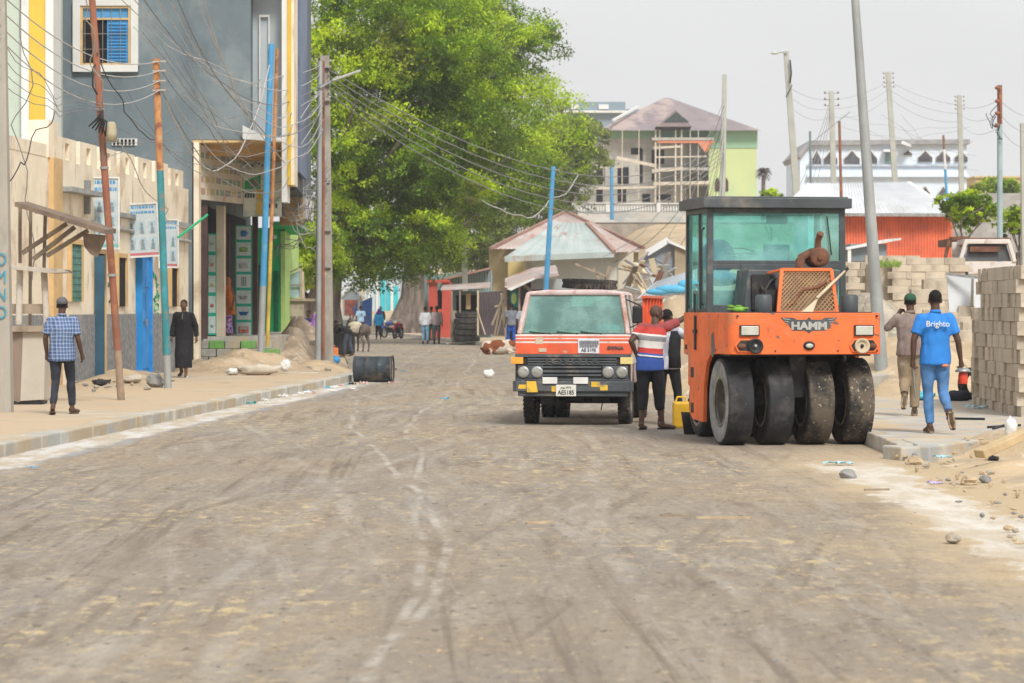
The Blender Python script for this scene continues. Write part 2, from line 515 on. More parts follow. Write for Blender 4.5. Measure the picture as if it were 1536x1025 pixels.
def grid(name, xs_f, ys, hf, m, nx):
    vs, fs = [], []
    for y in ys:
        a, b = xs_f(y)
        for i in range(nx+1):
            x = a+(b-a)*i/nx
            vs.append((x, y, hf(x, y)))
    for j in range(len(ys)-1):
        for i in range(nx):
            o = j*(nx+1)+i
            fs.append((o, o+1, o+nx+2, o+nx+1))
    b = MB(); b.smooth = True; b.add(vs, fs)
    return struct(name, b, m)
xs = [-4000, -900, -300, -150, -90, -60, -40]+[-30+.8*i for i in range(76)]+[34, 42, 60, 90, 150, 300, 900, 4000]
ys = [-60, -20]+[0+1.2*i for i in range(110)]+[134+5*i for i in range(36)]+[330, 400, 600, 1200, 3000, 5000]
vs_, fs_ = [], []
for y in ys:
    for x in xs: vs_.append((x, y, gh(x, y)))
nx = len(xs)
for j in range(len(ys)-1):
    for i in range(nx-1):
        o = j*nx+i; fs_.append((o, o+1, o+nx+1, o+nx))
b = MB(); b.smooth = True; b.add(vs_, fs_); struct('ground', b, SAND)
def roadh(x, y): return .012
grid('road', lambda y: (xl(y)-.02, xr(y)+.25), [-40, -10]+[0+1.0*i for i in range(120)]+[120+4*i for i in range(24)], roadh, M_ROAD, 26)

# left pavement with its kerb stones
b = MB()
ysd = [3, 71.3]
b.prism([(xk(3)-.3, 3, -.1), (xk(70.6)-.3, 70.6, -.1), (xk(70.6)-.9, 71.4, -.1), (-12, 71.6, -.1), (-14, 3, -.1)], (0, 0, .245))
struct('pavement', b, WALK)
b = MB(); y = 3.0; r2 = random.Random(4)
while y < 70.3:
    L = 1.0; dx = r2.uniform(-.015, .015)
    ang = -math.atan(.064)
    b.box((xk(y+L/2)-.15+dx, y+L/2, .035+r2.uniform(-.006, .006)), (.30, L-.015, .27), ang+r2.uniform(-.006, .006)); y += L
for k in range(4):
    a = .5+k*.33
    b.box((-3.95-.55*k*.8, 70.75+.16*k+.1, .03), (.3, .62, .25), a+.5)
struct('kerb', b, KERB, bev=.02)

# right pavement slab whose broken corner faces the camera
b = MB()
b.prism([(4.62, 33.35, -.1), (6.75, 37.55, -.1), (12, 43, -.1), (12, 48, -.1), (6.6, 50, -.1), (5.6, 56, -.1), (4.86, 60, -.1)], (0, 0, .275))
struct('pavement', b, CONC, bev=.015)
b = MB()
def krow(p, q, n, w=.2, hgt=.28, seed=1):
    rr = random.Random(seed); p, q = V(p), V(q); a = math.atan2(q.y-p.y, q.x-p.x)
    for i in range(n):
        c = p.lerp(q, (i+.5)/n)
        b.box((c.x, c.y, hgt/2-.1+rr.uniform(-.008, .008)), ((q-p).length/n-.02, w, hgt), a+rr.uniform(-.01, .01))
krow((4.52, 33.75, 0), (4.76, 60, 0), 26)
krow((4.62, 33.12, 0), (6.85, 37.3, 0), 5, seed=3)
b.box((4.47, 33.35, .035), (.34, .5, .26), .3)
struct('kerb', b, KERB, bev=.02)

# pavement on the far side, across the bend
b = MB()
pl = [(xr(y)+.1, y) for y in (92, 98, 104, 110, 120, 130, 145, 160, 175, 190)]
b.prism([(x, y, -.1) for x, y in pl]+[(20, 190, -.1), (20, 92, -.1)], (0, 0, .24))
struct('pavement', b, WALK)
b = MB()
for (x0, y0), (x1, y1) in zip(pl, pl[1:]):
    n = max(2, int(math.hypot(x1-x0, y1-y0)/1.0))
    for i in range(n):
        t = (i+.5)/n; b.box((x0+(x1-x0)*t-.12, y0+(y1-y0)*t, .04), (math.hypot(x1-x0, y1-y0)/n-.02, .25, .23), math.atan2(y1-y0, x1-x0))
struct('kerb', b, KERB)

def mound(name, label, cat, c, rx, ry, h, m, seed=0, rz=0, rough=.25, n=26, group=None):
    vs, fs = [], []
    for i in range(n+1):
        r = i/n
        for k in range(36):
            t = 2*math.pi*k/36
            rr = r*(1+.22*nz(math.cos(t)*1.5+seed, math.sin(t)*1.5, seed))
            x, y = rr*rx*math.cos(t), rr*ry*math.sin(t)
            z = h*(math.cos(min(1, r)*math.pi)*.5+.5)*(1+rough*nz(x+seed, y, 0, 1.1)*1.6)+rough*.18*nz(x, y, seed, 3.1)*h*(1-r)-.06*r
            vs.append((x, y, z))
    for i in range(n):
        for k in range(36):
            k2 = (k+1) % 36
            fs.append((i*36+k, (i+1)*36+k, (i+1)*36+k2, i*36+k2))
    b = MB(); b.smooth = True; b.add(vs, fs)
    o = b.build(name, m, None, norm=False); o.location = c; o.rotation_euler.z = rz
    return tag(o, label, cat, group)
def rock(name, label, cat, c, s, m, seed=0, group=None):
    b = MB(); b.ell((0, 0, 0), (s[0], s[1], s[2]), 9, 7)
    for i, p in enumerate(b.v):
        b.v[i] = p*(1+.45*nz(p.x/s[0]*1.3+seed, p.y/s[1]*1.3, p.z/s[2]*1.3+seed))
    b.sm = [False]*len(b.sm)
    o = b.build(name, m); o.location = c; o.rotation_euler = (0, 0, seed)
    return tag(o, label, cat, group)
# ------------------------------------------------------------------ shared paints
ORANGE = mat('worn_orange_paint', (.80, .165, .045), .62, .14, 2.2, .2, stain=((.52, .20, .10), 1.8, .50, .74), stain2=((.15, .10, .075), 7.5, .60, .66), spec=.35, )
DGREY = mat('dark_grey_paint', (.062, .074, .082), .5, .2, 2, .12, stain=((.17, .16, .145), 2.2, .50, .72), spec=.4)
BLACKM = mat('black_metal', (.022, .022, .024), .55, .3, 3, .2, stain=((.10, .085, .07), 3, .55, .72))
RUST = mat('rust', (.17, .075, .045), .85, .35, 4, .4, stain=((.10, .06, .045), 6, .45, .7))
STEEL = mat('bare_steel', (.36, .37, .37), .45, .2, 4, .1, metal=.6, stain=((.3, .22, .15), 5, .55, .7))
RUBBER = mat('dusty_rubber', (.027, .026, .026), .85, .3, 3, .3, stain=((.115, .10, .08), 2.5, .46, .70), stain2=((.21, .18, .14), 9, .60, .70))
RUBW = mat('roller_rubber', (.024, .025, .028), .7, .3, 3, .4, stain=((.075, .072, .07), 2.2, .46, .66), stain2=((.30, .25, .19), 22, .66, .72))
RUBM = mat('muddy_roller_rubber', (.03, .028, .026), .8, .3, 3, .5, stain=((.12, .098, .075), 2.6, .40, .58), stain2=((.33, .28, .21), 20, .58, .66))
SIDEW = mat('chalky_sidewall', (.21, .21, .205), .85, .3, 3, .3, stain=((.34, .335, .32), 3.5, .45, .65))
RIM = mat('wheel_rim_dusty', (.27, .245, .205), .8, .25, 4, .3, stain=((.13, .11, .09), 3, .45, .65))
DUSTM = mat('dusty_machine_metal', (.20, .165, .12), .85, .3, 3, .4, stain=((.33, .26, .17), 4, .45, .62))
TEAL = glassmat('tinted_cab_glass', (.68, .95, .92), (.44, .76, .73), .27)
SHIELD = glassmat('dusty_windscreen', (.50, .78, .74), (.42, .62, .59), .32)
LENS = mat('lamp_lens', (.47, .48, .42), .25, .1, 8, .1, spec=.6)
WHITEP = mat('white_paint', (.68, .68, .66), .6, .1, 3, .1, stain=((.42, .38, .32), 4, .56, .72))
YELLOWP = mat('yellow_paint', (.72, .46, .05), .6, .15, 4, .1, stain=((.30, .24, .14), 5, .55, .7))
AMBER = mat('amber_lens', (.80, .36, .05), .3, .1, 8, .05, spec=.6)
WOOD = mat('weathered_wood', (.30, .24, .18), .9, .3, 3, .5, st=(1, 1, .2), stain=((.16, .12, .09), 3, .5, .7))
PALEWOOD = mat('pale_raw_wood', (.55, .46, .32), .85, .15, 4, .2, st=(1, 1, .3))

def disc_profile(R, W, rr):
    """rounded tyre section: tread radius R, width W, rim radius rr"""
    if R == .545: return [(rr, -W*.36), (rr+.03, -W*.45), (R*.76, -W*.5), (R-.035, -W*.49), (R-.010, -W*.465), (R, -W*.42), (R, W*.42), (R-.010, W*.465), (R-.035, W*.49), (R*.76, W*.5), (rr+.03, W*.45), (rr, W*.36)]
    e = .05*R/.5
    return [(rr, -W*.38), (rr+.03, -W*.47), (R*.78, -W*.5), (R-e, -W*.47), (R-e*.25, -W*.40), (R, -W*.28), (R, W*.28), (R-e*.25, W*.40), (R-e, W*.47), (R*.78, W*.5), (rr+.03, W*.47), (rr, W*.38)]

# ------------------------------------------------------------------ pneumatic road roller
ya = 37.0
RL = thing('road_roller', 'worn orange road roller with fat bald tyres and a glazed dark cab', 'road roller', ((1187-768)/F*ya, ya, .012), math.radians(9.7))
def roller_tyre(x, y, R=.545, W=.335, front=True):
    b = MB(); b.lathe(disc_profile(R, W, .30), (x, y, R), (1, 0, 0), 56)
    for i, f in enumerate(b.f):
        j = i % 12
        b.m[i] = 0 if j in (3, 4, 5, 6, 7) else 1
    t = b.build('tyre', [RUBM if x > .1 else RUBW, SIDEW if x < -.6 else RUBBER], RL)
    w = MB()
    w.lathe([(.30, -.11), (.315, -.125), (.315, .125), (.30, .11), (.27, .02), (.10, .02), (.10, .05), (.0, .05), (.0, -.04), (.10, -.04), (.11, 0), (.26, -.0)], (x, y, R), (1, 0, 0), 32)
    for k in range(8):
        a = k*math.pi/4
        w.cyl((x-.05, y+.17*math.cos(a), R+.17*math.sin(a)), (x+.03, y+.17*math.cos(a), R+.17*math.sin(a)), .016, n=6)
    w.build('rim', mat('dark_hub', (.085, .075, .062), .85, .3, 4, .3, stain=((.20, .17, .13), 4, .5, .7)), t)
    fl_ = MB()
    for s in (-1, 1): fl_.lathe([(.285, 0), (.325, 0), (.325, .012), (.285, .012)], (x+s*W*.455, y, R), (1, 0, 0), 36)
    for q in loose(fl_): q.build('flange', RIM, t)
for x in (-.775, -.26, .26, .775): roller_tyre(x, 0)
for x in (-.52, 0, .52): roller_tyre(x, 2.35, .46)
# body: orange front cowl + side panels
def cowl(b):
    r = .14; pts = []
    for k in range(7):
        a = math.pi+math.pi/2*k/6; pts.append((-.98+r+r*math.cos(a), -.72+r+r*math.sin(a)))
    for k in range(7):
        a = 1.5*math.pi+math.pi/2*k/6; pts.append((.98-r+r*math.cos(a), -.72+r+r*math.sin(a)))
    outer = [(-.98, -.1)]+pts+[(.98, -.1)]
    inner = [(x*.96, max(y+.05, -.67)) for x, y in reversed(outer)]
    b.prism([(x, y, 1.145) for x, y in outer+inner], (0, 0, .515))
part(RL, 'front_panel', ORANGE, cowl, .008)
def sides(b):
    for s in (-1,):
        prof = [(-.11, 1.145), (-.11, 1.66), (1.75, 1.66), (1.75, 1.12), (1.5, 1.10), (1.5, .72), (1.42, .70), (1.42, .36), (1.25, .28), (.66, .26), (.62, .70), (.50, .98), (.30, 1.12), (.0, 1.145)]
        b.prism([(-.985, y, z) for y, z in prof], (.05, 0, 0))
        b.prism([(.935, y, z) for y, z in prof], (.05, 0, 0))
part(RL, 'side_panel', ORANGE, sides, .006, split=True)
part(RL, 'deck', DGREY, lambda b: b.bx(-.95, .95, -.66, 1.9, 1.615, 1.650), .005)
part(RL, 'chassis', BLACKM, lambda b: (b.bx(-.93, .93, .68, 1.5, .55, 1.10), b.bx(-.2, .2, 1.5, 2.7, .45, 1.0), b.bx(-.9, .9, -.45, .6, 1.12, 1.30), b.bx(-.86, .86, -.05, .05, .50, .60), b.bx(-.1, .1, -.3, .4, .6, 1.15)))
def rearbody(b):
    b.prism([(-.68, 1.76, .95), (-.68, 1.76, 1.60), (-.68, 2.6, 1.60), (-.68, 2.8, 1.3), (-.68, 2.8, .95)], (1.5, 0, 0))
part(RL, 'rear_body', ORANGE, rearbody, .03)
def brackets(b):
    for x in (-.52, .52, 0): b.prism([(x-.03, -.50, 1.15), (x-.03, -.12, 1.15), (x-.03, -.02, .60), (x-.03, -.14, .50)], (.06, 0, 0))
    part(RL, 'bracket', BLACKM, brackets, split=True)
def scraper(b):
    for x in (-.775, -.26, .26, .775): b.bar((x-.14, .60, .62), (x+.14, .60, .62), .03, .06)
part(RL, 'scraper', BLACKM, scraper, split=True)
# steps and latch on the left side
part(RL, 'latch', BLACKM, lambda b: (b.bx(-1.005, -.985, 1.02, 1.10, 1.18, 1.62), b.bx(-1.012, -.986, .98, 1.14, 1.40, 1.44), b.bar((-1.0, 1.06, 1.66), (-1.0, 1.06, 1.9), .02)))
part(RL, 'step_hole', BLACKM, lambda b: [b.bx(-.989, -.98, 1.18, 1.34, z, z+.13) for z in (.82, .36)]+[b.bx(-.989, -.98, 1.55, 1.68, 1.18, 1.24)], split=True)
part(RL, 'side_emblem', DGREY, lambda b: b.prism([(-.989, .02, 1.22), (-.989, .10, 1.10), (-.989, .22, 1.13), (-.989, .20, 1.38), (-.989, .10, 1.42)], (.006, 0, 0)))
part(RL, 'bolt', BLACKM, lambda b: [b.cyl((x, -.718, z), (x, -.735, z), .013, n=8) for x in (-.88, .90) for z in (1.19, 1.62)]+[b.cyl((x, -.718, 1.19), (x, -.733, 1.19), .010, n=8) for x in (-.4, .4)], split=True)
part(RL, 'tow_hook', BLACKM, lambda b: b.tube([(.5, -.66, 1.15), (.5, -.70, 1.10), (.5, -.66, 1.06), (.5, -.60, 1.08)], .018, 8))
part(RL, 'deck_rim', BLACKM, lambda b: b.bx(-.84, .84, -.70, -.66, 1.655, 1.672))
# badge
yb = -.722
def badge(b):
    pts = [(-.36, .10), (-.20, .10), (-.16, .075), (-.03, .075), (0, .11), (.03, .075), (.16, .075), (.20, .10), (.36, .10), (.30, .04), (.27, .03), (.24, -.02), (.20, -.06), (.04, -.06), (0, -.095), (-.04, -.06), (-.20, -.06), (-.24, -.02), (-.27, .03), (-.30, .04)]
    b.prism([(.03+x, yb-.004, 1.50+z) for x, z in pts], (0, .006, 0))
bd = part(RL, 'badge', DGREY, badge)
SILV = mat('silver_letters', (.42, .42, .40), .5, .1, 5, .05)
textobj('lettering', 'HAMM', .128, SILV, bd, Mfront(.03, yb-.007, 1.495), .003, 1.22, .006)
def wing(b):
    for s in (-1, 1):
        for k in range(3): b.bar((.03+s*(.245+.01*k), yb-.008, 1.575-.03*k), (.03+s*(.335-.022*k), yb-.008, 1.588-.03*k), .004, .008)
part(bd, 'wing_line', SILV, wing, split=True)
for s in (-1, 1):
    hl = part(RL, 'headlight', BLACKM, lambda b: b.bx(s*.73-.125, s*.73+.125, yb-.03, yb, 1.372, 1.508), .006)
    part(hl, 'lens', LENS, lambda b: b.bx(s*.73-.11, s*.73+.11, yb-.042, yb-.03, 1.385, 1.495), .01)
    # recessed lamp cluster
    def rec(b):
        c = s*.73
        pts = [(-.19, 0), (-.13, .085), (.13, .085), (.19, .0), (.15, -.085), (-.15, -.085)]
        b.prism([(c+x, yb-.02, 1.255+z) for x, z in pts], (0, .025, 0))
    rc = part(RL, 'lamp_recess', ORANGE, rec, .012)
    part(rc, 'recess_back', BLACKM, lambda b: b.prism([(s*.73+x, yb-.024, 1.255+z) for x, z in [(-.165, 0), (-.115, .065), (.115, .065), (.165, 0), (.13, -.065), (-.13, -.065)]], (0, .006, 0)))
    rx = s*.73 - .03 if s > 0 else s*.73+.07
    def lamp(b): b.lathe([(.0, 0), (.085, 0), (.095, .02), (.095, .06), (.075, .06), (.06, .035), (0, .03)] , (rx, yb-.0, 1.25), (0, -1, 0), 24)
    lp = part(RL, 'round_lamp', (PALEWOOD if s > 0 else BLACKM), lamp)
    part(lp, 'bulb', BLACKM if s > 0 else STEEL, lambda b: b.ell((rx, yb-.04, 1.25), .024, 8, 6))
    ox = s*.73+.11 if s > 0 else s*.73-.10
    part(RL, 'marker_lamp', RUST, lambda b: b.ell((ox, yb-.03, 1.25), (.055, .025, .035), 14, 8))
cl_ = part(RL, 'centre_lamp', BLACKM, lambda b: b.ell((.03, yb-.01, 1.255), (.075, .03, .055), 16, 8))
part(cl_, 'lens', LENS, lambda b: b.ell((.03, yb-.032, 1.252), (.05, .015, .03), 12, 6))
# engine hood, radiator guard, drums
part(RL, 'engine_cover', DGREY, lambda b: b.prism([(-.60, 0.0, 1.652), (-.60, .0, 1.84), (-.55, .02, 2.20), (-.55, .62, 2.20), (-.60, .66, 1.652)], (1.20, 0, 0)), .01)
part(RL, 'engine_block', BLACKM, lambda b: (b.bx(-.52, -.22, -.05, .0, 1.70, 2.14), b.bx(-.4, .3, -.22, .0, 1.66, 1.95)))
def hoses(b):
    b.tube([(-.46, -.08, 1.68), (-.40, -.12, 1.9), (-.30, -.10, 2.05), (-.22, -.06, 2.1)], .022)
    b.tube([(-.38, -.1, 1.66), (-.34, -.14, 1.85), (-.42, -.1, 2.0)], .016)
part(RL, 'hose', BLACKM, hoses)
def gframe(b):
    y0, y1 = -.40, -.28
    A, B_, C_, D = (-.28, y0, 1.66), (.48, y0, 1.66), (.44, y1, 2.20), (-.20, y1, 2.20)
    for p, q in ((A, B_), (B_, C_), (C_, D), (D, A)): b.bar(p, q, .045, .04)
    b.bar((-.20, y1, 2.20), (-.30, -.0, 2.16), .03); b.bar((.44, y1, 2.20), (.5, -.0, 2.16), .03)
gd = part(RL, 'radiator_guard', ORANGE, gframe, .004)
part(gd, 'radiator_core', DUSTM, lambda b: b.prism([(-.26, -.35, 1.67), (.46, -.35, 1.67), (.42, -.24, 2.18), (-.19, -.24, 2.18)], (0, .05, 0)))
def meshg(b):
    def pt(u, v):
        x0 = -.27+.08*v; x1 = .47-.04*v
        return V((x0+(x1-x0)*u, -.405+.12*v, 1.67+.52*v))
    n = 13
    for k in range(-n, n):
        for dirn in (1, -1):
            # clipped diagonals
            u0, v0, u1, v1 = k/n, 0.0, k/n+.72, 1.0
            if u1 <= 0 or u0 >= 1: continue
            if u0 < 0: v0 = -u0/.72; u0 = 0
            if u1 > 1: v1 = v0+(1-u0)/.72 if v0 > 0 or True else v1; u1 = 1
            if v1 > 1: v1 = 1
            if dirn < 0: u0, u1 = 1-u0, 1-u1
            b.bar(pt(u0, v0), pt(u1, v1), .0075)
part(gd, 'mesh', mat('tan_mesh_paint', (.46, .27, .14), .8, .2, 5, .1), meshg)
part(gd, 'pipe', RUST, lambda b: b.tube([(-.15, -.36, 1.75), (-.05, -.36, 1.80), (.05, -.34, 1.95), (.25, -.34, 1.98), (.36, -.33, 2.05)], .022, 8))
for s in (-1, 1):
    part(RL, 'filter_drum', DGREY, lambda b: b.lathe([(0, 0), (.10, 0), (.105, .01), (.105, .21), (.085, .235), (0, .235)], ((-.47 if s < 0 else .64), -.42, 1.652), (0, 0, 1), 24))
def muffler(b):
    b.lathe([(0, 0), (.105, 0), (.125, .02), (.125, .50), (.10, .53), (0, .53)], (.34, -.12, 2.36), (.10, 1, 0), 24)
    b.tube([(.19, .25, 2.20), (.16, .2, 2.32), (.22, .12, 2.38)], .05, 12)
    b.tube([(.22, -.0, 2.40), (.12, -.05, 2.36), (.10, -.02, 2.22), (.12, 0, 2.15)], .055, 12)
    b.tube([(.35, .02, 2.42), (.35, -.0, 2.58), (.36, -.08, 2.66)], [.04, .04, .043], 12)
    b.cyl((.34, -.13, 2.36), (.34, -.15, 2.36), .035)
part(RL, 'muffler', RUST, muffler)
# cab
CX0, CX1, CY0, CY1, CZ0, CZ1 = -.92, .92, .70, 1.95, 1.652, 3.0
def cabframe(b):
    def fr(x0, x1, y, z0, z1, wx=.06, th=.055): pass
    for x in (CX0+.04, CX1-.04):
        for y in (CY0+.03, CY1-.03): b.bar((x, y, CZ0), (x*.99, y+(.02 if y < 1 else 0), CZ1), .08, .06)
    for y in (CY0+.032, CY1-.032):
        b.bx(CX0+.08, CX1-.08, y-.028, y+.028, 2.94, 3.0)
        b.bx(CX0+.08, CX1-.08, y-.028, y+.028, 2.28, 2.33)
    for x in (CX0+.04, CX1-.04):
        b.bx(x-.03, x+.03, CY0+.06, CY1-.06, 2.94, 3.0)
        b.bx(x-.02, x+.02, CY0+.06, CY1-.06, CZ0, CZ0+.06)
    b.bar((CX0+.04, CY0+.5, CZ0), (CX0+.04, CY0+.55, CZ1), .05)
    # front lower panel with two window openings
    y0, y1 = CY0+.006, CY0+.046
    b.bx(-.48, .62, y0, y1, CZ0, 2.282)
    b.bx(CX0+.08, -.48, y0, y1, 2.22, 2.282); b.bx(CX0+.08, -.48, y0, y1, CZ0, 1.76)
    b.bx(.62, CX1-.08, y0, y1, 2.22, 2.282); b.bx(.62, CX1-.08, y0, y1, CZ0, 1.76)
    b.bx(CX0+.10, CX1-.10, CY1-.05, CY1-.01, CZ0, 1.95)
part(RL, 'cab', DGREY, cabframe, .006)
def roof(b):
    b.bx(-.99, .97, .60, 2.02, 3.0, 3.13)
    b.bx(-.95, .93, .64, 1.98, 3.13, 3.15)
part(RL, 'roof', DGREY, roof, .012)
def pane(nm, fn): part(RL, nm, TEAL, fn)
pane('front_window', lambda b: b.bx(CX0+.08, CX1-.08, CY0+.028, CY0+.034, 2.33, 2.94))
pane('lower_window', lambda b: b.bx(CX0+.08, -.48, CY0+.024, CY0+.030, 1.76, 2.22))
pane('lower_window', lambda b: b.bx(.62, CX1-.08, CY0+.024, CY0+.030, 1.76, 2.22))
pane('side_window', lambda b: b.bx(CX0+.037, CX0+.043, CY0+.06, CY1-.06, CZ0+.06, 2.94))
pane('side_window', lambda b: b.bx(CX1-.043, CX1-.037, CY0+.06, CY1-.06, CZ0+.06, 2.94))
pane('rear_window', lambda b: b.bx(CX0+.08, CX1-.08, CY1-.034, CY1-.028, 2.33, 2.94))
part(RL, 'sun_visor', DGREY, lambda b: b.bx(-.12, .16, CY0+.08, CY0+.10, 2.80, 2.94))
part(RL, 'grab_handle', BLACKM, lambda b: b.tube([(CX0-.03, .78, 1.75), (CX0-.06, .78, 1.8), (CX0-.06, .78, 2.7), (CX0-.02, .78, 2.75)], .014, 6))
part(RL, 'wiper', BLACKM, lambda b: (b.bar((.66, .69, 2.9), (.72, .69, 2.4), .014), ))
st_ = part(RL, 'steering_wheel', BLACKM, lambda b: (b.lathe([(.20, 0), (.215, .01), (.20, .02), (.188, .01)], (-.40, 1.02, 2.42), (0, -.35, 1), 24), b.bar((-.6, 1.02, 2.42), (-.2, 1.02, 2.42), .02), b.bar((-.40, 1.02, 2.42), (-.40, .92, 2.05), .04)))
SEAT = mat('blue_vinyl', (.05, .28, .62), .6, .15, 3, .1)
part(RL, 'seat', SEAT, lambda b: (b.ell((-.60, 1.45, 2.38), (.24, .08, .24), 16, 10), b.ell((-.60, 1.3, 2.10), (.26, .26, .1), 16, 8)))
part(RL, 'sheet', mat('blue_cloth', (.03, .35, .62), .8, .15, 3, .1), lambda b: b.bx(.12, .48, 1.86, 1.88, 2.34, 2.56))
part(RL, 'door_handle', STEEL, lambda b: b.bx(CX0-.03, CX0-.002, 1.2, 1.32, 2.0, 2.03))

# wooden shovel that leans on the guard
sh = thing('shovel', 'pale wooden shovel leaning across the radiator guard of the orange roller', 'shovel')
sh.matrix_world = RL.matrix_basis.copy() if False else Matrix.Translation(RL.location) @ Matrix.Rotation(math.radians(9.7), 4, 'Z')
part(sh, 'handle', PALEWOOD, lambda b: b.tube([(.62, -.30, 2.19), (.20, -.47, 1.84)], [.014, .022], 8))
part(sh, 'blade', PALEWOOD, lambda b: b.prism([(.23, -.47, 1.865), (.18, -.47, 1.815), (-.02, -.54, 1.668), (.12, -.56, 1.655)], (0, .012, 0)), .003)
part(sh, 'grip', BLACKM, lambda b: b.bar((.585, -.30, 2.15), (.655, -.30, 2.22), .03))
def rolltf(o): o.matrix_world = Matrix.Translation(RL.location) @ Matrix.Rotation(math.radians(9.7), 4, 'Z'); return o
b = MB(); b.ell((0, 0, 0), (.10, .07, .04), 12, 7)
for k in range(9): b.ell((rnd.uniform(-.12, .12), rnd.uniform(-.05, .05), rnd.uniform(0, .05)), (.05, .03, .012), 6, 4)
o = b.build('leafy_greens', mat('leafy_green', (.16, .34, .05), .8, .3, 9, .3)); o.location = RL.matrix_basis @ V((-.74, -.2, 1.69)) if False else (Matrix.Translation(RL.location) @ Matrix.Rotation(math.radians(9.7), 4, 'Z')) @ V((-.76, -.35, 1.70))
tag(o, 'small bunch of green leaves lying on the roller deck below the cab window', 'leaves')

# ------------------------------------------------------------------ small flatbed lorry
TRK = thing('tipper_lorry', 'small orange and white cab-over tipper lorry with a spare tyre on its roof', 'truck', ((868-768)/F*43.6, 43.6, .012), math.radians(-7))
TOR = mat('faded_red_orange', (.66, .10, .035), .5, .15, 2.5, .1, stain=((.42, .10, .06), 2.5, .52, .7), stain2=((.45, .36, .3), 6, .62, .7), spec=.4)
TWH = mat('dirty_white_paint', (.62, .58, .55), .55, .1, 2.5, .1, stain=((.40, .25, .21), 3, .52, .7), spec=.4)
TGR = mat('grey_plastic', (.085, .095, .105), .6, .2, 3, .15, stain=((.20, .18, .15), 3.5, .52, .7))
def truck_wheel(x, y, name='wheel', R=.355, W=.19, parent=TRK, m=RUBBER):
    b = MB(); b.lathe(disc_profile(R, W, .2), (x, y, R), (1, 0, 0), 40)
    for s in (-1, 1):
        for k in range(36):
            a = 2*math.pi*k/36
            c = V((x+s*W*.36, y+(R+.002)*math.cos(a), R+(R+.002)*math.sin(a)))
            b.box(c, (W*.24, .03, .02), Matrix.Rotation(a-math.pi/2, 3, 'X'))
    t = b.build(name, m, parent)
    q = MB(); q.lathe([(.20, -.08), (.205, .08), (.19, .08), (.17, -.0), (.07, .0), (.06, .06), (0, .06), (0, -.05), (.15, -.05)], (x, y, R), (1 if x > 0 else -1, 0, 0), 24)
    q.build('rim', RIM, t)
for x in (-.70, .70): truck_wheel(x, 0)
for x in (-.72, -.50, .50, .72): truck_wheel(x, 2.5)
Y0 = -.86
# lower cab nose (white panels) then colours as bands on it
HW = .84
def shell(b):
    # nose
    b.prism([(-HW, Y0+.04, .62), (-HW, Y0+.02, 1.05), (-HW, Y0+.06, 1.33), (-HW, Y0+1.45, 1.33), (-HW, Y0+1.45, .62), (-HW, Y0+.92, .60), (-HW, Y0+.80, .86), (-HW, Y0+.48, .86), (-HW, Y0+.36, .62)], (.04, 0, 0))
    b.prism([(HW-.04, Y0+.04, .62), (HW-.04, Y0+.02, 1.05), (HW-.04, Y0+.06, 1.33), (HW-.04, Y0+1.45, 1.33), (HW-.04, Y0+1.45, .62), (HW-.04, Y0+.92, .60), (HW-.04, Y0+.80, .86), (HW-.04, Y0+.48, .86), (HW-.04, Y0+.36, .62)], (.04, 0, 0))
    b.prism([(-HW+.04, Y0+.02, 1.03), (-HW+.04, Y0+.06, 1.335), (-HW+.04, Y0+.10, 1.335), (-HW+.04, Y0+.08, 1.03)], (2*HW-.08, 0, 0))
    b.bx(-HW+.04, HW-.04, Y0+1.40, Y0+1.45, .62, 1.33)
    # pillars and roof
    for s in (-1, 1):
        b.bar((s*(HW-.045), Y0+.11, 1.33), (s*(HW-.155), Y0+.34, 1.93), .07, .07)
        b.bar((s*(HW-.045), Y0+.80, 1.33), (s*(HW-.13), Y0+.78, 1.93), .06)
        b.bar((s*(HW-.045), Y0+1.41, 1.33), (s*(HW-.13), Y0+1.36, 1.93), .09)
    b.bx(-HW+.1, HW-.1, Y0+1.36, Y0+1.40, 1.33, 1.45)
    b.bx(-HW+.1, -HW+.40, Y0+1.36, Y0+1.40, 1.45, 1.9); b.bx(HW-.40, HW-.1, Y0+1.36, Y0+1.40, 1.45, 1.9)
part(TRK, 'cab', mat('pinkish_white_paint', (.56, .44, .41), .6, .12, 2.5, .1, stain=((.40, .20, .15), 2.5, .48, .66), stain2=((.30, .25, .2), 6, .60, .7)), shell, .02, )
def trf(b):
    pts = [(-.74, 1.90), (-.70, 1.955), (-.4, 1.985), (.4, 1.985), (.70, 1.955), (.74, 1.90)]
    b.prism([(x, Y0+.30, z) for x, z in pts], (0, 1.15, 0))
part(TRK, 'roof', mat('chalky_roof_paint', (.58, .47, .46), .6, .12, 3, .1, stain=((.42, .24, .22), 3, .5, .68)), trf, .03)
def band(z0, z1, off=.0):
    def f(b):
        def yy(z): return Y0+.02+(.04*(z-1.05)/.28 if z > 1.05 else 0)-off
        b.prism([(-HW-.004, yy(z0), z0), (-HW-.004, yy(z1), z1), (-HW-.004, yy(z1)+.02, z1), (-HW-.004, yy(z0)+.02, z0)], (2*HW+.008, 0, 0))
        for s in (-1, 1): b.bx(s*(HW+.001), s*(HW+.005), Y0+.03, Y0+1.44, z0, z1)
    return f
part(TRK, 'white_band', TWH, band(1.205, 1.330, .003))
part(TRK, 'orange_band', TOR, band(1.045, 1.205, .006), .002)
part(TRK, 'orange_stripe', TOR, band(1.232, 1.262, .006))
part(TRK, 'orange_stripe', TOR, band(1.282, 1.305, .006))
def wins(b): b.prism([(-.765, Y0+.115, 1.345), (.765, Y0+.115, 1.345), (.665, Y0+.335, 1.905), (-.665, Y0+.335, 1.905)], (0, .008, .003))
ws = part(TRK, 'windscreen', SHIELD, wins)
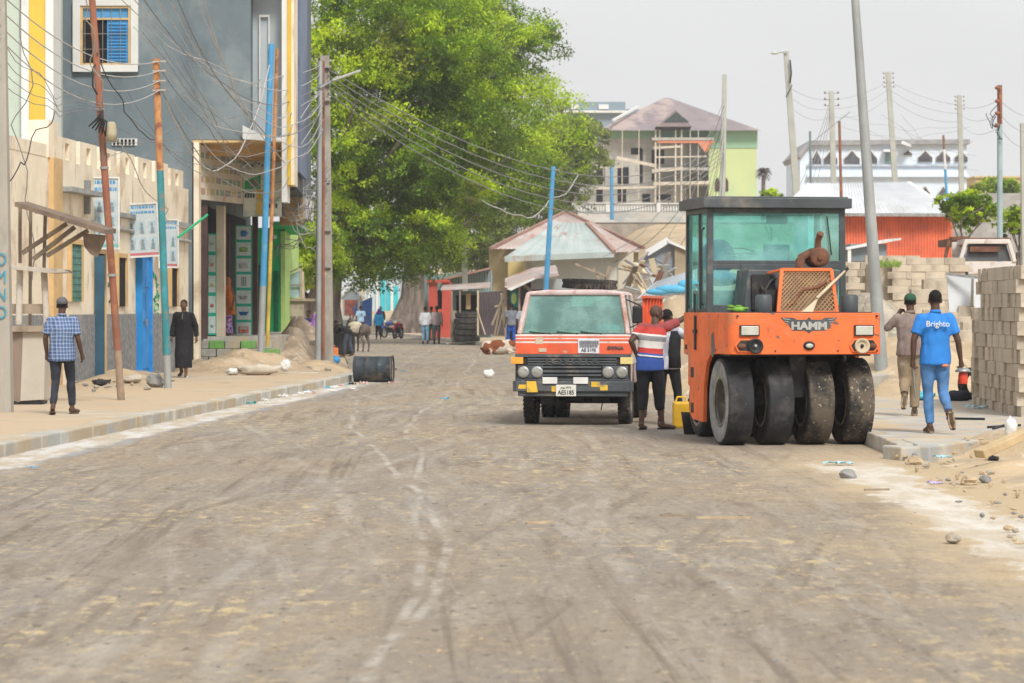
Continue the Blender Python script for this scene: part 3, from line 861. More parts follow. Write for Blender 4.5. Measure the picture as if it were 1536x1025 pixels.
def seal(b):
    q = [V((-.775, Y0+.108, 1.335)), V((.775, Y0+.108, 1.335)), V((.675, Y0+.330, 1.915)), V((-.675, Y0+.330, 1.915))]
    for i in range(4): b.bar(q[i], q[(i+1) % 4], .022)
part(ws, 'seal', BLACKM, seal)
part(TRK, 'rear_window', glassmat('clear_glass', (.85, .95, .93), (.5, .6, .6), .2), lambda b: b.bx(-.44, .44, Y0+1.375, Y0+1.382, 1.45, 1.9))
part(TRK, 'mirror_inside', BLACKM, lambda b: b.box((-.18, Y0+.42, 1.84), (.22, .02, .07), .1))
for x in (-.35, .05, .40): part(TRK, 'wiper', BLACKM, lambda b: (b.bar((x, Y0+.085, 1.34), (x-.30, Y0+.115, 1.372), .012), b.ell((x, Y0+.075, 1.335), .02, 8, 5)))
part(TRK, 'bench_seat', mat('dusty_seat', (.20, .19, .17), .9, .2, 3, .2), lambda b: (b.bx(-.66, .66, Y0+.8, Y0+1.25, 1.1, 1.3), b.bx(-.66, .66, Y0+1.22, Y0+1.34, 1.3, 1.62)), .04)
swt = part(TRK, 'steering_wheel', BLACKM, lambda b: b.lathe([(.19, 0), (.205, .01), (.19, .02), (.178, .01)], (.36, Y0+.5, 1.40), (0, -.6, 1), 20))
bag = MB(); bag.ell((.50, Y0+.28, 1.40), (.19, .08, .085), 14, 8)
tag(bag.build('plastic_bag', mat('cyan_plastic', (.10, .52, .66), .5, .15, 5, .2), None), 'cyan plastic bag behind the lorry windscreen', 'bag').matrix_world = Matrix.Translation(TRK.location) @ Matrix.Rotation(math.radians(-7), 4, 'Z')
dash = part(TRK, 'dashboard', TGR, lambda b: b.bx(-.76, .76, Y0+.16, Y0+.45, 1.20, 1.345), .02)
part(dash, 'cloth', mat('yellow_green_cloth', (.5, .55, .2), .9, .3, 8, .2), lambda b: (b.ell((-.1, Y0+.30, 1.355), (.22, .09, .03)), b.ell((-.62, Y0+.28, 1.36), (.12, .09, .035)), b.ell((.2, Y0+.30, 1.355), (.14, .09, .03))))
# grille
def grille(b):
    b.prism([(-HW-.003, Y0+.0, .66), (-HW-.003, Y0+.0, 1.04), (-HW-.003, Y0+.05, 1.04), (-HW-.003, Y0+.05, .66)], (2*HW+.006, 0, 0))
gr = part(TRK, 'grille', BLACKM, grille)
def slats(b):
    b.bx(-.83, .83, Y0-.03, Y0, 1.0, 1.04)
    for k in range(3): b.bx(-.66, .64, Y0-.022, Y0, .885+.038*k, .908+.038*k)
    b.bx(-.44, .42, Y0-.022, Y0, .84, .866)
    b.bx(-.44, .42, Y0-.028, Y0, .775, .81); b.bx(-.44, .42, Y0-.018, Y0, .725, .75)
    b.bx(-.83, .83, Y0-.02, Y0, .66, .685)
part(gr, 'slat', TGR, slats, .004)
textobj('lettering', 'TOYOTA', .115, DGREY, gr, Mfront(-.02, Y0-.030, .935), .006, 1.75, .002)
for s in (-1, 1):
    hb = part(TRK, 'lamp_housing', TGR, lambda b: (b.bx(s*.62-.185, s*.62+.185, Y0-.022, Y0-.001, .69, .875)), .01)
    for d in (-.10, .10):
        hl = part(TRK, 'headlight', STEEL, lambda b: b.lathe([(0, 0), (.082, 0), (.086, .015), (.076, .022), (0, .022)], (s*.62+d, Y0-.022, .782), (0, -1, 0), 24))
        part(hl, 'lens', mat('headlight_glass', (.30, .30, .27), .15, .2, 20, .3, spec=.8), lambda b: b.ell((s*.62+d, Y0-.04, .782), (.074, .014, .074), 20, 8))
    part(TRK, 'indicator', AMBER if s < 0 else mat('pale_yellow_lens', (.75, .62, .25), .3, .1, 8, .05), lambda b: b.bx(s*.80-.105, s*.80+.075, Y0-.03, Y0+.0, .90, 1.0), .006)
def bumper(b):
    pts = [(-.87, Y0+.22), (-.88, Y0-.02), (-.82, Y0-.10), (.82, Y0-.10), (.88, Y0-.02), (.87, Y0+.22), (.83, Y0+.22), (.83, Y0+.0), (-.83, Y0+.0), (-.83, Y0+.22)]
    b.prism([(x, y, .50) for x, y in pts], (0, 0, .155))
    b.prism([(-.80, Y0-.06, .43), (-.80, Y0-.06, .50), (-.80, Y0+.06, .50), (-.80, Y0+.02, .43)], (1.6, 0, 0))
bp = part(TRK, 'bumper', TGR, bumper, .012)
part(bp, 'yellow_marking', YELLOWP, lambda b: (b.prism([(-.66, Y0-.104, .49), (-.50, Y0-.104, .49), (-.53, Y0-.104, .65), (-.665, Y0-.104, .65)], (0, .004, 0)), b.prism([(-.79, Y0-.103, .54), (-.68, Y0-.103, .54), (-.67, Y0-.103, .60), (-.78, Y0-.103, .60)], (0, .003, 0)), b.bx(.28, .41, Y0-.104, Y0-.1, .57, .645), b.bx(.41, .52, Y0-.103, Y0-.1, .52, .60), b.bx(-.30, -.20, Y0-.103, Y0-.1, .50, .58)), split=True)
for x0 in (-.43, .02): part(TRK, 'white_plate', WHITEP, lambda b: b.bx(x0, x0+.215, Y0-.125, Y0-.11, .615, .71), .003)
pl = part(TRK, 'number_plate', mat('plate_white', (.66, .66, .60), .6, .05, 5, 0), lambda b: b.bx(-.235, .06, Y0-.125, Y0-.110, .435, .60), .003)
textobj('plate_text', 'AE5185', .088, BLACKM, pl, Mfront(-.088, Y0-.127, .485), .001, .86, .002)
textobj('plate_text', 'مرور ٥١٨٥', .045, BLACKM, pl, Mfront(-.088, Y0-.127, .562), .001, .9, .001)
pap = part(TRK, 'paper_sign', mat('paper', (.62, .64, .68), .8, .05, 9, 0), lambda b: b.prism([(.075, Y0+.004, 1.06), (.385, Y0+.004, 1.055), (.385, Y0+.028, 1.265), (.075, Y0+.028, 1.27)], (0, .008, 0)))
INK = mat('grey_ink', (.13, .13, .16), .8, .1, 9, 0)
textobj('writing', 'AE 5185', .07, INK, pap, Mfront(.23, Y0+.001, 1.10), .001, .9, .002)
def wl(b):
    rr = random.Random(3)
    for k in range(5):
        z = 1.235-.022*k; x = .10
        while x < .36:
            L = rr.uniform(.01, .035); b.bx(x, x+L, Y0+.0, Y0+.03, z, z+.008); x += L+.012
part(pap, 'writing', INK, wl)
textobj('model_lettering', 'DYNA', .062, DGREY, TRK, Mfront(.62, Y0-.001+.012, 1.135), .004, 1.35, .003)
part(TRK, 'tape_patch', mat('beige_tape', (.55, .48, .36), .8, .1, 5, .1), lambda b: (b.bx(-.50, -.39, Y0+.008, Y0+.02, 1.075, 1.13), b.bx(-.55, -.44, Y0+.03, Y0+.045, 1.19, 1.29)), split=True)
for s in (1,):
    mr = part(TRK, 'side_mirror', BLACKM, lambda b: b.box((s*.93, Y0+.18, 1.62), (.15, .05, .26), s*.2), .03)
    part(mr, 'arm', BLACKM, lambda b: (b.bar((s*.80, Y0+.2, 1.42), (s*.98, Y0+.2, 1.50), .018), b.bar((s*.76, Y0+.28, 1.84), (s*.98, Y0+.2, 1.75), .018)), split=True)
for s in (-1, 1):
    dr = part(TRK, 'door', TWH, lambda b: b.bx(s*(HW+.0005), s*(HW+.012), Y0+.36, Y0+1.36, .90, 1.33), .003)
    part(dr, 'handle', BLACKM, lambda b: b.bx(s*(HW+.012), s*(HW+.03), Y0+1.2, Y0+1.32, 1.1, 1.13))
    part(TRK, 'side_window', SHIELD, lambda b: b.prism([(s*(HW-.05), Y0+.18, 1.34), (s*(HW-.05), Y0+1.36, 1.34), (s*(HW-.125), Y0+1.32, 1.9), (s*(HW-.125), Y0+.38, 1.9)], (s*.006, 0, 0)))
def chas(b):
    b.bx(-.40, -.33, -.6, 4.2, .48, .62); b.bx(.33, .40, -.6, 4.2, .48, .62)
    b.cyl((-.62, 0, .34), (.62, 0, .34), .04); b.bx(-.08, .12, -.5, .5, .36, .5); b.cyl((-.6, 2.5, .36), (.6, 2.5, .36), .06); b.ell((0, 2.5, .36), .14)
    b.bx(-.6, .6, -.55, -.45, .40, .46); b.bar((-.62, -.1, .34), (.3, -.35, .40), .03); b.bx(-.5, -.3, -.6, -.2, .3, .42); b.bx(.25, .5, -.5, .3, .33, .5)
    b.bx(-.7, .7, .2, .6, .6, .9); b.bar((.42, -.5, .42), (.38, -.5, .22), .015); b.bar((-.25, -.6, .44), (-.25, -.6, .3), .02)
part(TRK, 'chassis', BLACKM, chas)
def bed(b):
    x0, x1, y0, y1 = -.93, .93, .72, 4.2
    b.bx(x0, x1, y0, y1, .78, .84)
    b.bx(x0, x1, y0, y0+.05, .84, 1.74); b.bx(x0, x1, y1-.04, y1, .84, 1.35)
    b.bx(x0, x0+.04, y0+.05, y1-.04, .84, 1.55); b.bx(x1-.04, x1, y0+.05, y1-.04, .84, 1.86)
    for k in range(6): b.bx(x1, x1+.04, y0+.1+k*.62, y0+.16+k*.62, .80, 1.86); b.bx(x0-.04, x0, y0+.1+k*.62, y0+.16+k*.62, .80, 1.55)
    b.bx(x1-.05, x1+.05, y0, y1, 1.862, 1.90)
part(TRK, 'cargo_bed', TOR, bed, .004)
st = thing('spare_tyre', 'dark spare tyre lying flat on the lorry roof', 'tyre', (0, 0, 0))
st.matrix_world = Matrix.Translation(TRK.location) @ Matrix.Rotation(math.radians(-7), 4, 'Z') @ Matrix.Translation((.16, Y0+.88, 1.995)) @ Matrix.Rotation(math.radians(2), 4, 'Y')
def spt(b):
    b.lathe(disc_profile(.40, .15, .24), (0, 0, .075), (0, 0, 1), 44)
    for s in (-1, 1):
        for k in range(44):
            a = 2*math.pi*k/44
            b.box((.402*math.cos(a), .402*math.sin(a), .075+s*.045), (.02, .035, .045), a)
part(st, 'casing', RUBBER, spt)

# roadside items at the roller's rear wheel
def jerry(c, m, label, s=1.0, rz=0.0, name='jerrycan'):
    t = thing(name, label, 'jerrycan', c, rz); 
    part(t, 'body', m, lambda b: b.bx(-.13*s, .13*s, -.09*s, .09*s, 0, .34*s), .03*s)
    part(t, 'handle', m, lambda b: b.tube([(-.09*s, 0, .34*s), (-.07*s, 0, .40*s), (.03*s, 0, .40*s), (.04*s, 0, .34*s)], .014*s, 6))
    part(t, 'cap', BLACKM, lambda b: b.cyl((.09*s, 0, .33*s), (.09*s, 0, .38*s), .025*s))
    return t
YPL = mat('yellow_plastic', (.74, .44, .03), .5, .12, 5, .1, stain=((.40, .28, .1), 5, .56, .7))
jerry((2.44, 41.9, .01), YPL, 'tall yellow plastic jerrycan standing behind the black bucket', 1.12)
bk = MB(); bk.lathe([(.11, 0), (.14, .24), (.15, .30), (.135, .30), (.13, .24), (.10, .02), (0, .02), (0, 0)], (0, 0, 0), (0, 0, 1), 20)
for i, p in enumerate(bk.v): bk.v[i] = p*(1+.08*nz(p.x*9, p.y*9, p.z*9))
o = bk.build('bucket', mat('black_rubber_bag', (.018, .019, .02), .6, .3, 5, .4)); o.location = (2.45, 39.9, .01)
tag(o, 'black rubber bucket on the road beside the rear tyre of the roller', 'bucket')
# ------------------------------------------------------------------ people and animals
SKIN = mat('dark_skin', (.085, .045, .030), .6, .15, 6, .1, spec=.35)
SKIN2 = mat('brown_skin', (.13, .07, .045), .6, .15, 6, .1, spec=.35)
HAIR = mat('short_black_hair', (.012, .011, .010), .95, .3, 40, .5)
BLK = mat('black_cotton', (.016, .016, .019), .92, .25, 7, .3)
NAVYB = mat('dark_jeans', (.028, .032, .045), .92, .25, 7, .3)
JEANS = mat('blue_denim', (.075, .19, .40), .9, .25, 5, .3, stain=((.19, .23, .28), 4, .5, .7))
EYEW = mat('eye_white', (.6, .56, .5), .4, 0, 5, 0)
SANDAL = mat('sandal_leather', (.10, .065, .045), .8, .2, 9, .2)
SOLE = mat('tan_sole', (.36, .27, .17), .85, .2, 9, .2)

def lerp(a, b, t): return a+(b-a)*t
class Fig:
    """joints are given in metres for a 1.75 m person: x right, y ahead, z up"""
    def __init__(s, H=1.75, lean=0.0, fem=False):
        s.k = H/1.75; s.fem = fem
        J = {}
        J['pel'] = V((0, 0, .95)); J['wai'] = V((0, lean*.10, 1.08)); J['che'] = V((0, lean*.28, 1.28))
        J['nck'] = V((0, lean*.42+.0, 1.47)); J['hd'] = V((0, lean*.48+.02, 1.63))
        for s_, n in ((-1, 'L'), (1, 'R')):
            J['sh'+n] = V((s_*(.155 if fem else .172), lean*.38, 1.395))
            J['el'+n] = V((s_*.235, lean*.3-.03, 1.13)); J['wr'+n] = V((s_*.245, lean*.3+.06, .88))
            J['hi'+n] = V((s_*.09, 0, .92)); J['kn'+n] = V((s_*.10, .02, .50)); J['an'+n] = V((s_*.105, -.02, .09))
            J['to'+n] = V((s_*.13, .16, .03))
        s.J = J; s.head_yaw = 0.0; s.head_pitch = 0.0; s.grip = {'L': .5, 'R': .5}
    def set(s, **kw):
        for k, v in kw.items(): s.J[k] = V(v)
        return s
    def pt(s, n, off=(0, 0, 0)): return (s.J[n]+V(off))
    def hand(s, b, n):
        el, wr = s.J['el'+n], s.J['wr'+n]
        d = (wr-el).normalized(); sg = -1 if n == 'L' else 1
        side = V((0, 1, 0)); side = (side-d*side.dot(d)).normalized()      # thumb faces forward
        pal = d.cross(side)*sg                                              # towards the thigh
        if pal.x*sg > 0: pal = -pal
        c = s.grip[n]
        b.tube([wr, wr+d*.03, wr+d*.085], [.026, .034, .036], 8)
        b.ell(wr+d*.055, (.02, .02, .02), 8, 6)
        for i, (o, L) in enumerate(((.032, .072), (.011, .082), (-.011, .076), (-.032, .060))):
            r = wr+d*.08+side*o
            f1 = (d*math.cos(c*.9)+pal*math.sin(c*.9)); f2 = (d*math.cos(c*2.1)+pal*math.sin(c*2.1))
            b.tube([r-d*.02, r, r+f1*L*.5, r+f1*L*.5+f2*L*.5], [.0105, .0105, .0098, .0085], 6)
        r = wr+d*.025+side*.028
        b.tube([r-side*.01, r+side*.022+d*.025, r+side*.028+d*.06+pal*.012], [.013, .0115, .0095], 6)
    def headrot(s): return Matrix.Rotation(s.head_yaw, 3, 'Z') @ Matrix.Rotation(s.head_pitch, 3, 'X')
    def body(s):
        J = s.J; b = MB()
        # head, face and neck
        h = J['hd']; Rm = s.headrot(); q = lambda x, y, z: h+Rm @ V((x, y, z))
        b.ell(q(0, -.008, .025), (.076, .095, .092), 16, 12, Rm)
        b.ell(q(0, .015, -.035), (.062, .078, .075), 14, 10, Rm)
        b.ell(q(0, .045, -.075), (.036, .036, .03), 10, 8, Rm)
        b.tube([q(0, .088, .012), q(0, .108, -.028)], [.010, .017], 8); b.ell(q(0, .088, -.062), (.027, .014, .012), 10, 6, Rm)
        for sx in (-1, 1):
            b.ell(q(sx*.078, -.008, -.012), (.012, .022, .034), 8, 8, Rm); b.ell(q(sx*.030, .078, .030), (.024, .014, .010), 8, 6, Rm)
            b.ell(q(sx*.04, .062, -.03), (.022, .022, .022), 8, 6, Rm)
        b.tube([J['nck']+V((0, -.01, -.05)), J['nck']+V((0, 0, .03)), q(0, -.015, -.06)], [.068, .056, .054], 12)
        # trunk
        w = .9 if s.fem else 1.0
        rs = []
        for a, rx, ry in (('pel', .155, .115), ('wai', .135, .10), ('che', .165*w, .115)): rs.append((J[a].x, J[a].y, J[a].z, rx, ry))
        nk = J['nck']; rs.append((nk.x, nk.y-.005, nk.z-.07, .14*w, .085)); rs.append((nk.x, nk.y, nk.z-.0, .065, .06))
        rs.insert(0, (J['pel'].x, J['pel'].y, J['pel'].z-.09, .13, .10))
        b.rings(rs, 18)
        for n in 'LR':
            sh, el, wr = J['sh'+n], J['el'+n], J['wr'+n]
            b.ell(sh, (.062, .06, .06), 12, 8); b.tube([nk+V((0, 0, -.06)), sh], [.06, .055], 10)
            b.tube([sh, sh.lerp(el, .5), el], [.055, .048, .038], 12); b.ell(el, .039, 10, 7)
            b.tube([el, el.lerp(wr, .35), wr], [.038, .039, .026], 12)
            s.hand(b, n)
            hi, kn, an, to = J['hi'+n], J['kn'+n], J['an'+n], J['to'+n]
            b.ell(hi, (.088, .09, .1), 12, 8)
            b.tube([hi, hi.lerp(kn, .5), kn], [.088, .075, .055], 14); b.ell(kn, .056, 10, 8)
            b.tube([kn, kn.lerp(an, .33), an], [.053, .050, .036], 12); b.ell(an, .04, 10, 8)
            ft = (to-an); f = ft.normalized()
            heel = an - f*.055 + V((0, 0, -.045)) if abs(f.z) < .5 else an-f*.02+V((0, -.05, -.01))
            b.tube([heel, an.lerp(to, .35)+V((0, 0, -.022)), to], [.034, .036, .028], 10); b.ell(to, (.04, .05, .025), 10, 7)
            b.tube([an, heel], [.036, .032], 8)
        return b

def person(label, fig, loc, rz, vox=.009, skin=SKIN, hair='short', group=None):
    t = thing('person', label, 'person', loc, rz, group)
    body = remesh('body', fig.body(), skin, t, vox, 2)
    h = fig.J['hd']; Rm = fig.headrot(); q = lambda x, y, z: h+Rm @ V((x, y, z))
    if hair == 'short':
        hb = MB(); hb.ell(q(0, -.016, .034), (.081, .096, .090), 18, 12, Rm)
        # keep the face free
        keep = [i for i, f in enumerate(hb.f) if (Rm.inverted() @ (sum((hb.v[j] for j in f), V())/len(f)-h)).dot(V((0, -.55, .83))) > .012]
        hb.f = [hb.f[i] for i in keep]; hb.m = [0]*len(keep); hb.sm = [True]*len(keep)
        o = hb.build('hair', HAIR, t); md = o.modifiers.new('solid', 'SOLIDIFY'); md.thickness = .008
    eb = lambda sx: part(t, 'eye', EYEW, lambda b: b.ell(q(sx*.030, .080, .012), (.013, .008, .008), 8, 6, Rm))
    if vox <= .012:
        for sx in (-1, 1):
            e = eb(sx); part(e, 'pupil', BLK, lambda b: b.ell(q(sx*.030, .087, .012), (.0055, .004, .0055), 6, 5, Rm))
    t.scale = (fig.k,)*3
    return t

def shirt(t, f, m, hem=.86, sleeve=.75, puff=1.0, name='shirt', vox=.013, folds=.014, collar=True, longs=0.0):
    J = f.J; b = MB(); w = .92 if f.fem else 1.0
    p = J['pel']
    rs = [(p.x, p.y+.0, hem, .185*puff, .140*puff), (p.x, p.y, p.z+.02, .178*puff, .138*puff), (J['wai'].x, J['wai'].y, J['wai'].z, .165*puff, .128*puff), (J['che'].x, J['che'].y, J['che'].z, .186*w*puff, .136*puff), (J['nck'].x, J['nck'].y-.005, J['nck'].z-.075, .150*w, .100), (J['nck'].x, J['nck'].y, J['nck'].z-.03, .105*w, .085), (J['nck'].x, J['nck'].y, J['nck'].z-.0, .075, .074)]
    b.rings(rs, 20)
    for n in 'LR':
        sh, el, wr = J['sh'+n], J['el'+n], J['wr'+n]
        b.ell(sh, (.076, .075, .072), 12, 8); b.tube([J['nck']+V((0, 0, -.05)), sh], [.056, .066], 10)
        e = sh.lerp(el, min(1, sleeve))
        b.tube([sh, e], [.074, (.066 if sleeve < 1.01 else .056)*(.5+.5*puff)], 12)
        if sleeve > 1: b.ell(el, .056, 10, 7); b.tube([el, el.lerp(wr, sleeve-1)], [.055, .044], 12)
    o = remesh(name, b, m, t, vox, 2, folds)
    if collar: part(t, 'collar', m, lambda b: b.lathe([(.062, 0), (.072, -.012), (.066, .032), (.056, .034)], J['nck']+V((0, -.002, .0)), V((0, .12, 1)), 18))
    return o
def trousers(t, f, m, wide=1.0, hem=.12, name='trousers', vox=.013, folds=.014, waist=1.0):
    J = f.J; b = MB(); p = J['pel']
    b.rings([(p.x, p.y, p.z-.10, .158, .125), (p.x, p.y, p.z, .166, .127), (J['wai'].x, J['wai'].y*.6, waist, .155, .118)], 18)
    for n in 'LR':
        hi, kn, an = J['hi'+n], J['kn'+n], J['an'+n]
        b.ell(hi, (.10, .105, .11), 12, 8)
        b.tube([hi, hi.lerp(kn, .5), kn], [.100, .090*(.6+.4*wide), .070*wide], 14); b.ell(kn, .070*wide, 10, 8)
        L = (kn-an).length; e = kn.lerp(an, max(.3, 1-(hem-.09)/L))
        b.tube([kn, kn.lerp(e, .4), e], [.069*wide, .068*wide, .056*wide], 14)
    return remesh(name, b, m, t, vox, 2, folds)
def shoes(t, f, m, sole=SOLE, which='LR', sandal=False):
    for n in which:
        an, to = f.J['an'+n], f.J['to'+n]; d = (to-an)
        fl = d.normalized()
        def fn(b):
            down = V((0, 0, -1)) if abs(fl.z) < .6 else V((0, 1, 0))*-1
            up = -down
            heel = an-V((fl.x, fl.y, 0))*.055+down*.05 if abs(fl.z) < .6 else an+V((0, -.06, 0))
            a, c = heel, to
            L = (c-a); side = L.cross(up).normalized()
            o = []
            for k in range(14):
                th = 2*math.pi*k/14
                o.append((a+c)/2+L*.60*math.cos(th)+side*(.048 if math.cos(th) > 0 else .04)*math.sin(th))
            nrm = side.cross(L).normalized()
            if nrm.dot(up) < 0: nrm = -nrm
            lay = [p-nrm*.035 for p in o]
            b.cur = 1; b.prism(lay, nrm*.02); b.cur = 0
            if sandal:
                b.tube([(a+c)/2+L*.15+side*.045-nrm*.02, (a+c)/2+L*.2+nrm*.03, (a+c)/2+L*.15-side*.045-nrm*.02], .011, 6)
            else:
                b.ell((a+c)/2+L*.1, (.05, .05, .04), 10, 7); b.tube([a+nrm*.0, (a+c)/2+L*.2, c], [.044, .046, .034], 10)
                b.tube([an, a.lerp(c, .25)], [.045, .045], 10)
        part(t, 'sandal' if sandal else 'shoe', (m, sole), fn)

def pattern_mat(name, fn, rough=.92):
    if name in MATS: return MATS[name]
    t = NT(name); c = fn(t); t.bsdf(c, rough, 0, .2, bump=t.noise(30, 3), bs=.2, bd=.004); MATS[name] = t.m
    return t.m
def plaid(t):
    x = t.xyz(); wv = t.math('MULTIPLY', t.noise(5, 2), .03)
    def line(s, per, w, ph=0):
        return t.math('LESS_THAN', t.math('FRACT', t.math('DIVIDE', t.math('ADD', t.math('ADD', s, wv), ph), per)), w)
    c = t.mix(t.ramp(t.noise(4, 4), .3, .7), (.10, .16, .30), (.15, .22, .38))
    a = t.math('ADD', x[0], t.math('MULTIPLY', x[1], .6))
    c = t.mix(t.math('MULTIPLY', line(a, .052, .30), .45), c, (.03, .045, .12))
    c = t.mix(t.math('MULTIPLY', line(x[2], .055, .28), .45), c, (.03, .045, .12))
    c = t.mix(t.math('MULTIPLY', line(a, .052, .14, .026), .38), c, (.55, .60, .68))
    return t.mix(t.math('MULTIPLY', line(x[2], .055, .13, .027), .38), c, (.55, .60, .68))
PLAID = pattern_mat('plaid_cotton', plaid)
def hoops(t):
    x = t.xyz(); z = t.math('ADD', t.math('ADD', x[2], t.math('MULTIPLY', x[0], .10)), t.math('MULTIPLY', t.noise(4, 2), .03))
    c = (.045, .10, .36)
    for z0, col in ((1.015, (.02, .03, .10)), (1.03, (.62, .62, .62)), (1.05, (.05, .10, .36)), (1.075, (.5, .06, .05)), (1.15, (.62, .60, .58)), (1.25, (.23, .23, .24)), (1.32, (.62, .60, .58)), (1.345, (.46, .06, .05)), (1.44, (.3, .07, .07))):
        c = t.mix(t.math('GREATER_THAN', z, z0), c, col)
    return c
HOOPS = pattern_mat('striped_rugby_cotton', hoops)
def tieg(t):
    return t.mix(t.ramp(t.noise(7, 3), .4, .6), (.30, .31, .36), (.50, .51, .57))
GREYT = pattern_mat('mottled_grey_tee', tieg)
def checks(t):
    x = t.xyz()
    a = t.math('LESS_THAN', t.math('FRACT', t.math('DIVIDE', x[0], .09)), .4); b_ = t.math('LESS_THAN', t.math('FRACT', t.math('DIVIDE', x[2], .09)), .4)
    return t.mix(t.math('MULTIPLY', t.math('ADD', a, b_), .42), (.60, .52, .52), (.22, .08, .12))
CHECK = pattern_mat('red_white_check', checks)
def purp(t):
    return t.mix(t.ramp(t.noise(14, 3), .45, .55), (.20, .07, .30), (.50, .36, .52))
PURPLE = pattern_mat('purple_print', purp)
BLUET = mat('bright_blue_jersey', (.028, .20, .60), .8, .12, 4, .2)
BROWNJ = mat('dusty_brown_jacket', (.20, .15, .135), .92, .15, 4, .3, stain=((.28, .235, .21), 4, .45, .7))
KHAKI = mat('muddy_khaki', (.26, .20, .13), .92, .2, 4, .3, stain=((.15, .12, .09), 4, .5, .65), stain2=((.34, .29, .22), 6, .55, .7))
GREENC = mat('dark_green_cap', (.03, .085, .05), .9, .2, 8, .2)

def cap(t, f, m, brim=0, name='cap', back=0):
    h = f.J['hd']; Rm = f.headrot(); q = lambda x, y, z: h+Rm @ V((x, y, z))
    def fn(b):
        b.ell(q(0, -.012, .045), (.088, .104, .085), 20, 12, Rm)
        lo = []
        for i, v in enumerate(b.v):
            l = Rm.inverted() @ (v-h)
            if l.z < .015: l.z = .015+(l.z+.04)*.08
            b.v[i] = h+Rm @ l
        if brim: b.prism([q(-.07, .06, .018), q(-.06, .13, .010), (q(0, .155, .008)), q(.06, .13, .010), q(.07, .06, .018)], Rm @ V((0, 0, .008)))
    return part(t, name, m, fn)

# 1 man in the plaid shirt, walking away on the left pavement
f = Fig(1.74); f.set(anL=(-.10, -.22, .12), toL=(-.14, -.07, .03), knL=(-.10, .0, .50), anR=(.12, .20, .09), toR=(.18, .36, .04), knR=(.11, .17, .51),
    elL=(-.245, -.03, 1.14), wrL=(-.235, .05, .90), elR=(.245, -.03, 1.13), wrR=(.285, .08, .90))
t = person('man in blue plaid shirt and flat grey cap walking away on the left pavement', f, ((93-768)/F*43.6, 43.6, .146), 0)
shirt(t, f, PLAID, .80, .78, 1.12); trousers(t, f, NAVYB, .93, .14)
shoes(t, f, SANDAL, SANDAL, sandal=True); cap(t, f, mat('grey_cap', (.10, .10, .11), .9, .2, 9, .2))

# 2 man in the black robe coming towards the camera
f = Fig(1.76); f.set(anL=(-.09, .17, .09), toL=(-.12, .33, .04), knL=(-.09, .18, .50), anR=(.09, -.12, .14), toR=(.11, .02, .05), knR=(.09, .05, .50),
    elL=(-.26, -.06, 1.14), wrL=(-.28, -.03, .90), elR=(.25, -.03, 1.14), wrR=(.27, .05, .90))
f.head_pitch = .05
t = person('man in long black robe and white sandals walking towards the camera', f, ((276-768)/F*66.3, 66.3, .146), math.pi-.15, skin=SKIN2)
b = MB(); J = f.J
b.rings([(0, .03, .22, .19, .27), (0, .04, .5, .195, .25), (0, 0, .85, .20, .17), (0, 0, 1.08, .18, .14), (0, 0, 1.28, .195, .14), (0, 0, 1.41, .17, .10), (0, 0, 1.475, .078, .074)], 22)
for n in 'LR':
    b.ell(J['sh'+n], (.08, .075, .075)); b.tube([J['nck']+V((0, 0, -.055)), J['sh'+n]], [.066, .074], 10)
    b.tube([J['sh'+n], J['el'+n], J['el'+n].lerp(J['wr'+n], .9)], [.076, .064, .058], 12)
remesh('robe', b, BLK, t, .014, 2, .016)
part(t, 'button', LENS, lambda b: [b.ell((0, .128+.012*k, 1.42-.045*k), .011, 6, 5) for k in range(3)], split=True)
shoes(t, f, WHITEP, WHITEP, sandal=True)

# 3 woman in the orange veil at the shop door
f = Fig(1.60, fem=True); f.set(elR=(.20, .06, 1.14), wrR=(.10, .22, 1.2)); f.head_yaw = .35
t = person('woman in long orange veil and purple patterned skirt standing in the shop doorway', f, ((344-768)/F*82, 81.3, .955), math.pi-.5, vox=.012, skin=SKIN2, hair=None)
b = MB()
b.rings([(0, -.02, .62, .27, .22), (0, -.02, .95, .25, .20), (0, 0, 1.25, .23, .19), (0, 0, 1.42, .19, .15), (0, 0, 1.50, .10, .10)], 22)
b.rings([(0, -.03, 1.46, .10, .10), (0, -.03, 1.6, .10, .095), (0, -.03, 1.70, .092, .10), (0, -.03, 1.76, .05, .06)], 18)
remesh('veil', b, mat('orange_veil', (.42, .115, .025), .9, .15, 4, .3), t, .016, 2, .022)
b = MB(); b.rings([(0, 0, .06, .20, .20), (0, 0, .4, .17, .16), (0, 0, .9, .16, .13)], 20); remesh('skirt', b, PURPLE, t, .016, 2, .018)

# 4 man in the striped shirt with a hand on the roller
f = Fig(1.78); a0 = math.radians(0)
f.set(pel=(0, 0, .95), wai=(.0, .02, 1.08), che=(.03, .05, 1.28), nck=(.07, .08, 1.47), hd=(.085, .12, 1.61), shL=(-.11, .06, 1.42), shR=(.235, .08, 1.43),
    elR=(.44, .17, 1.53), wrR=(.66, .22, 1.69), elL=(-.26, -.09, 1.23), wrL=(-.18, .02, 1.02), anL=(-.12, .02, .09), toL=(-.08, .19, .03), knL=(-.10, .04, .5), anR=(.16, .16, .09), toR=(.32, .26, .03), knR=(.12, .10, .5))
f.head_yaw = -1.15; f.head_pitch = -.05; f.grip = {'L': .8, 'R': .25}
t = person('man in red, white and blue striped shirt resting one hand on the orange roller', f, ((975-768)/F*41.3, 41.3, .012), -.08, hair=None)
o = shirt(t, f, HOOPS, .82, .68, 1.08, collar=False); trousers(t, f, BLK, 1.15, .28); shoes(t, f, BLK, BLK, sandal=True)

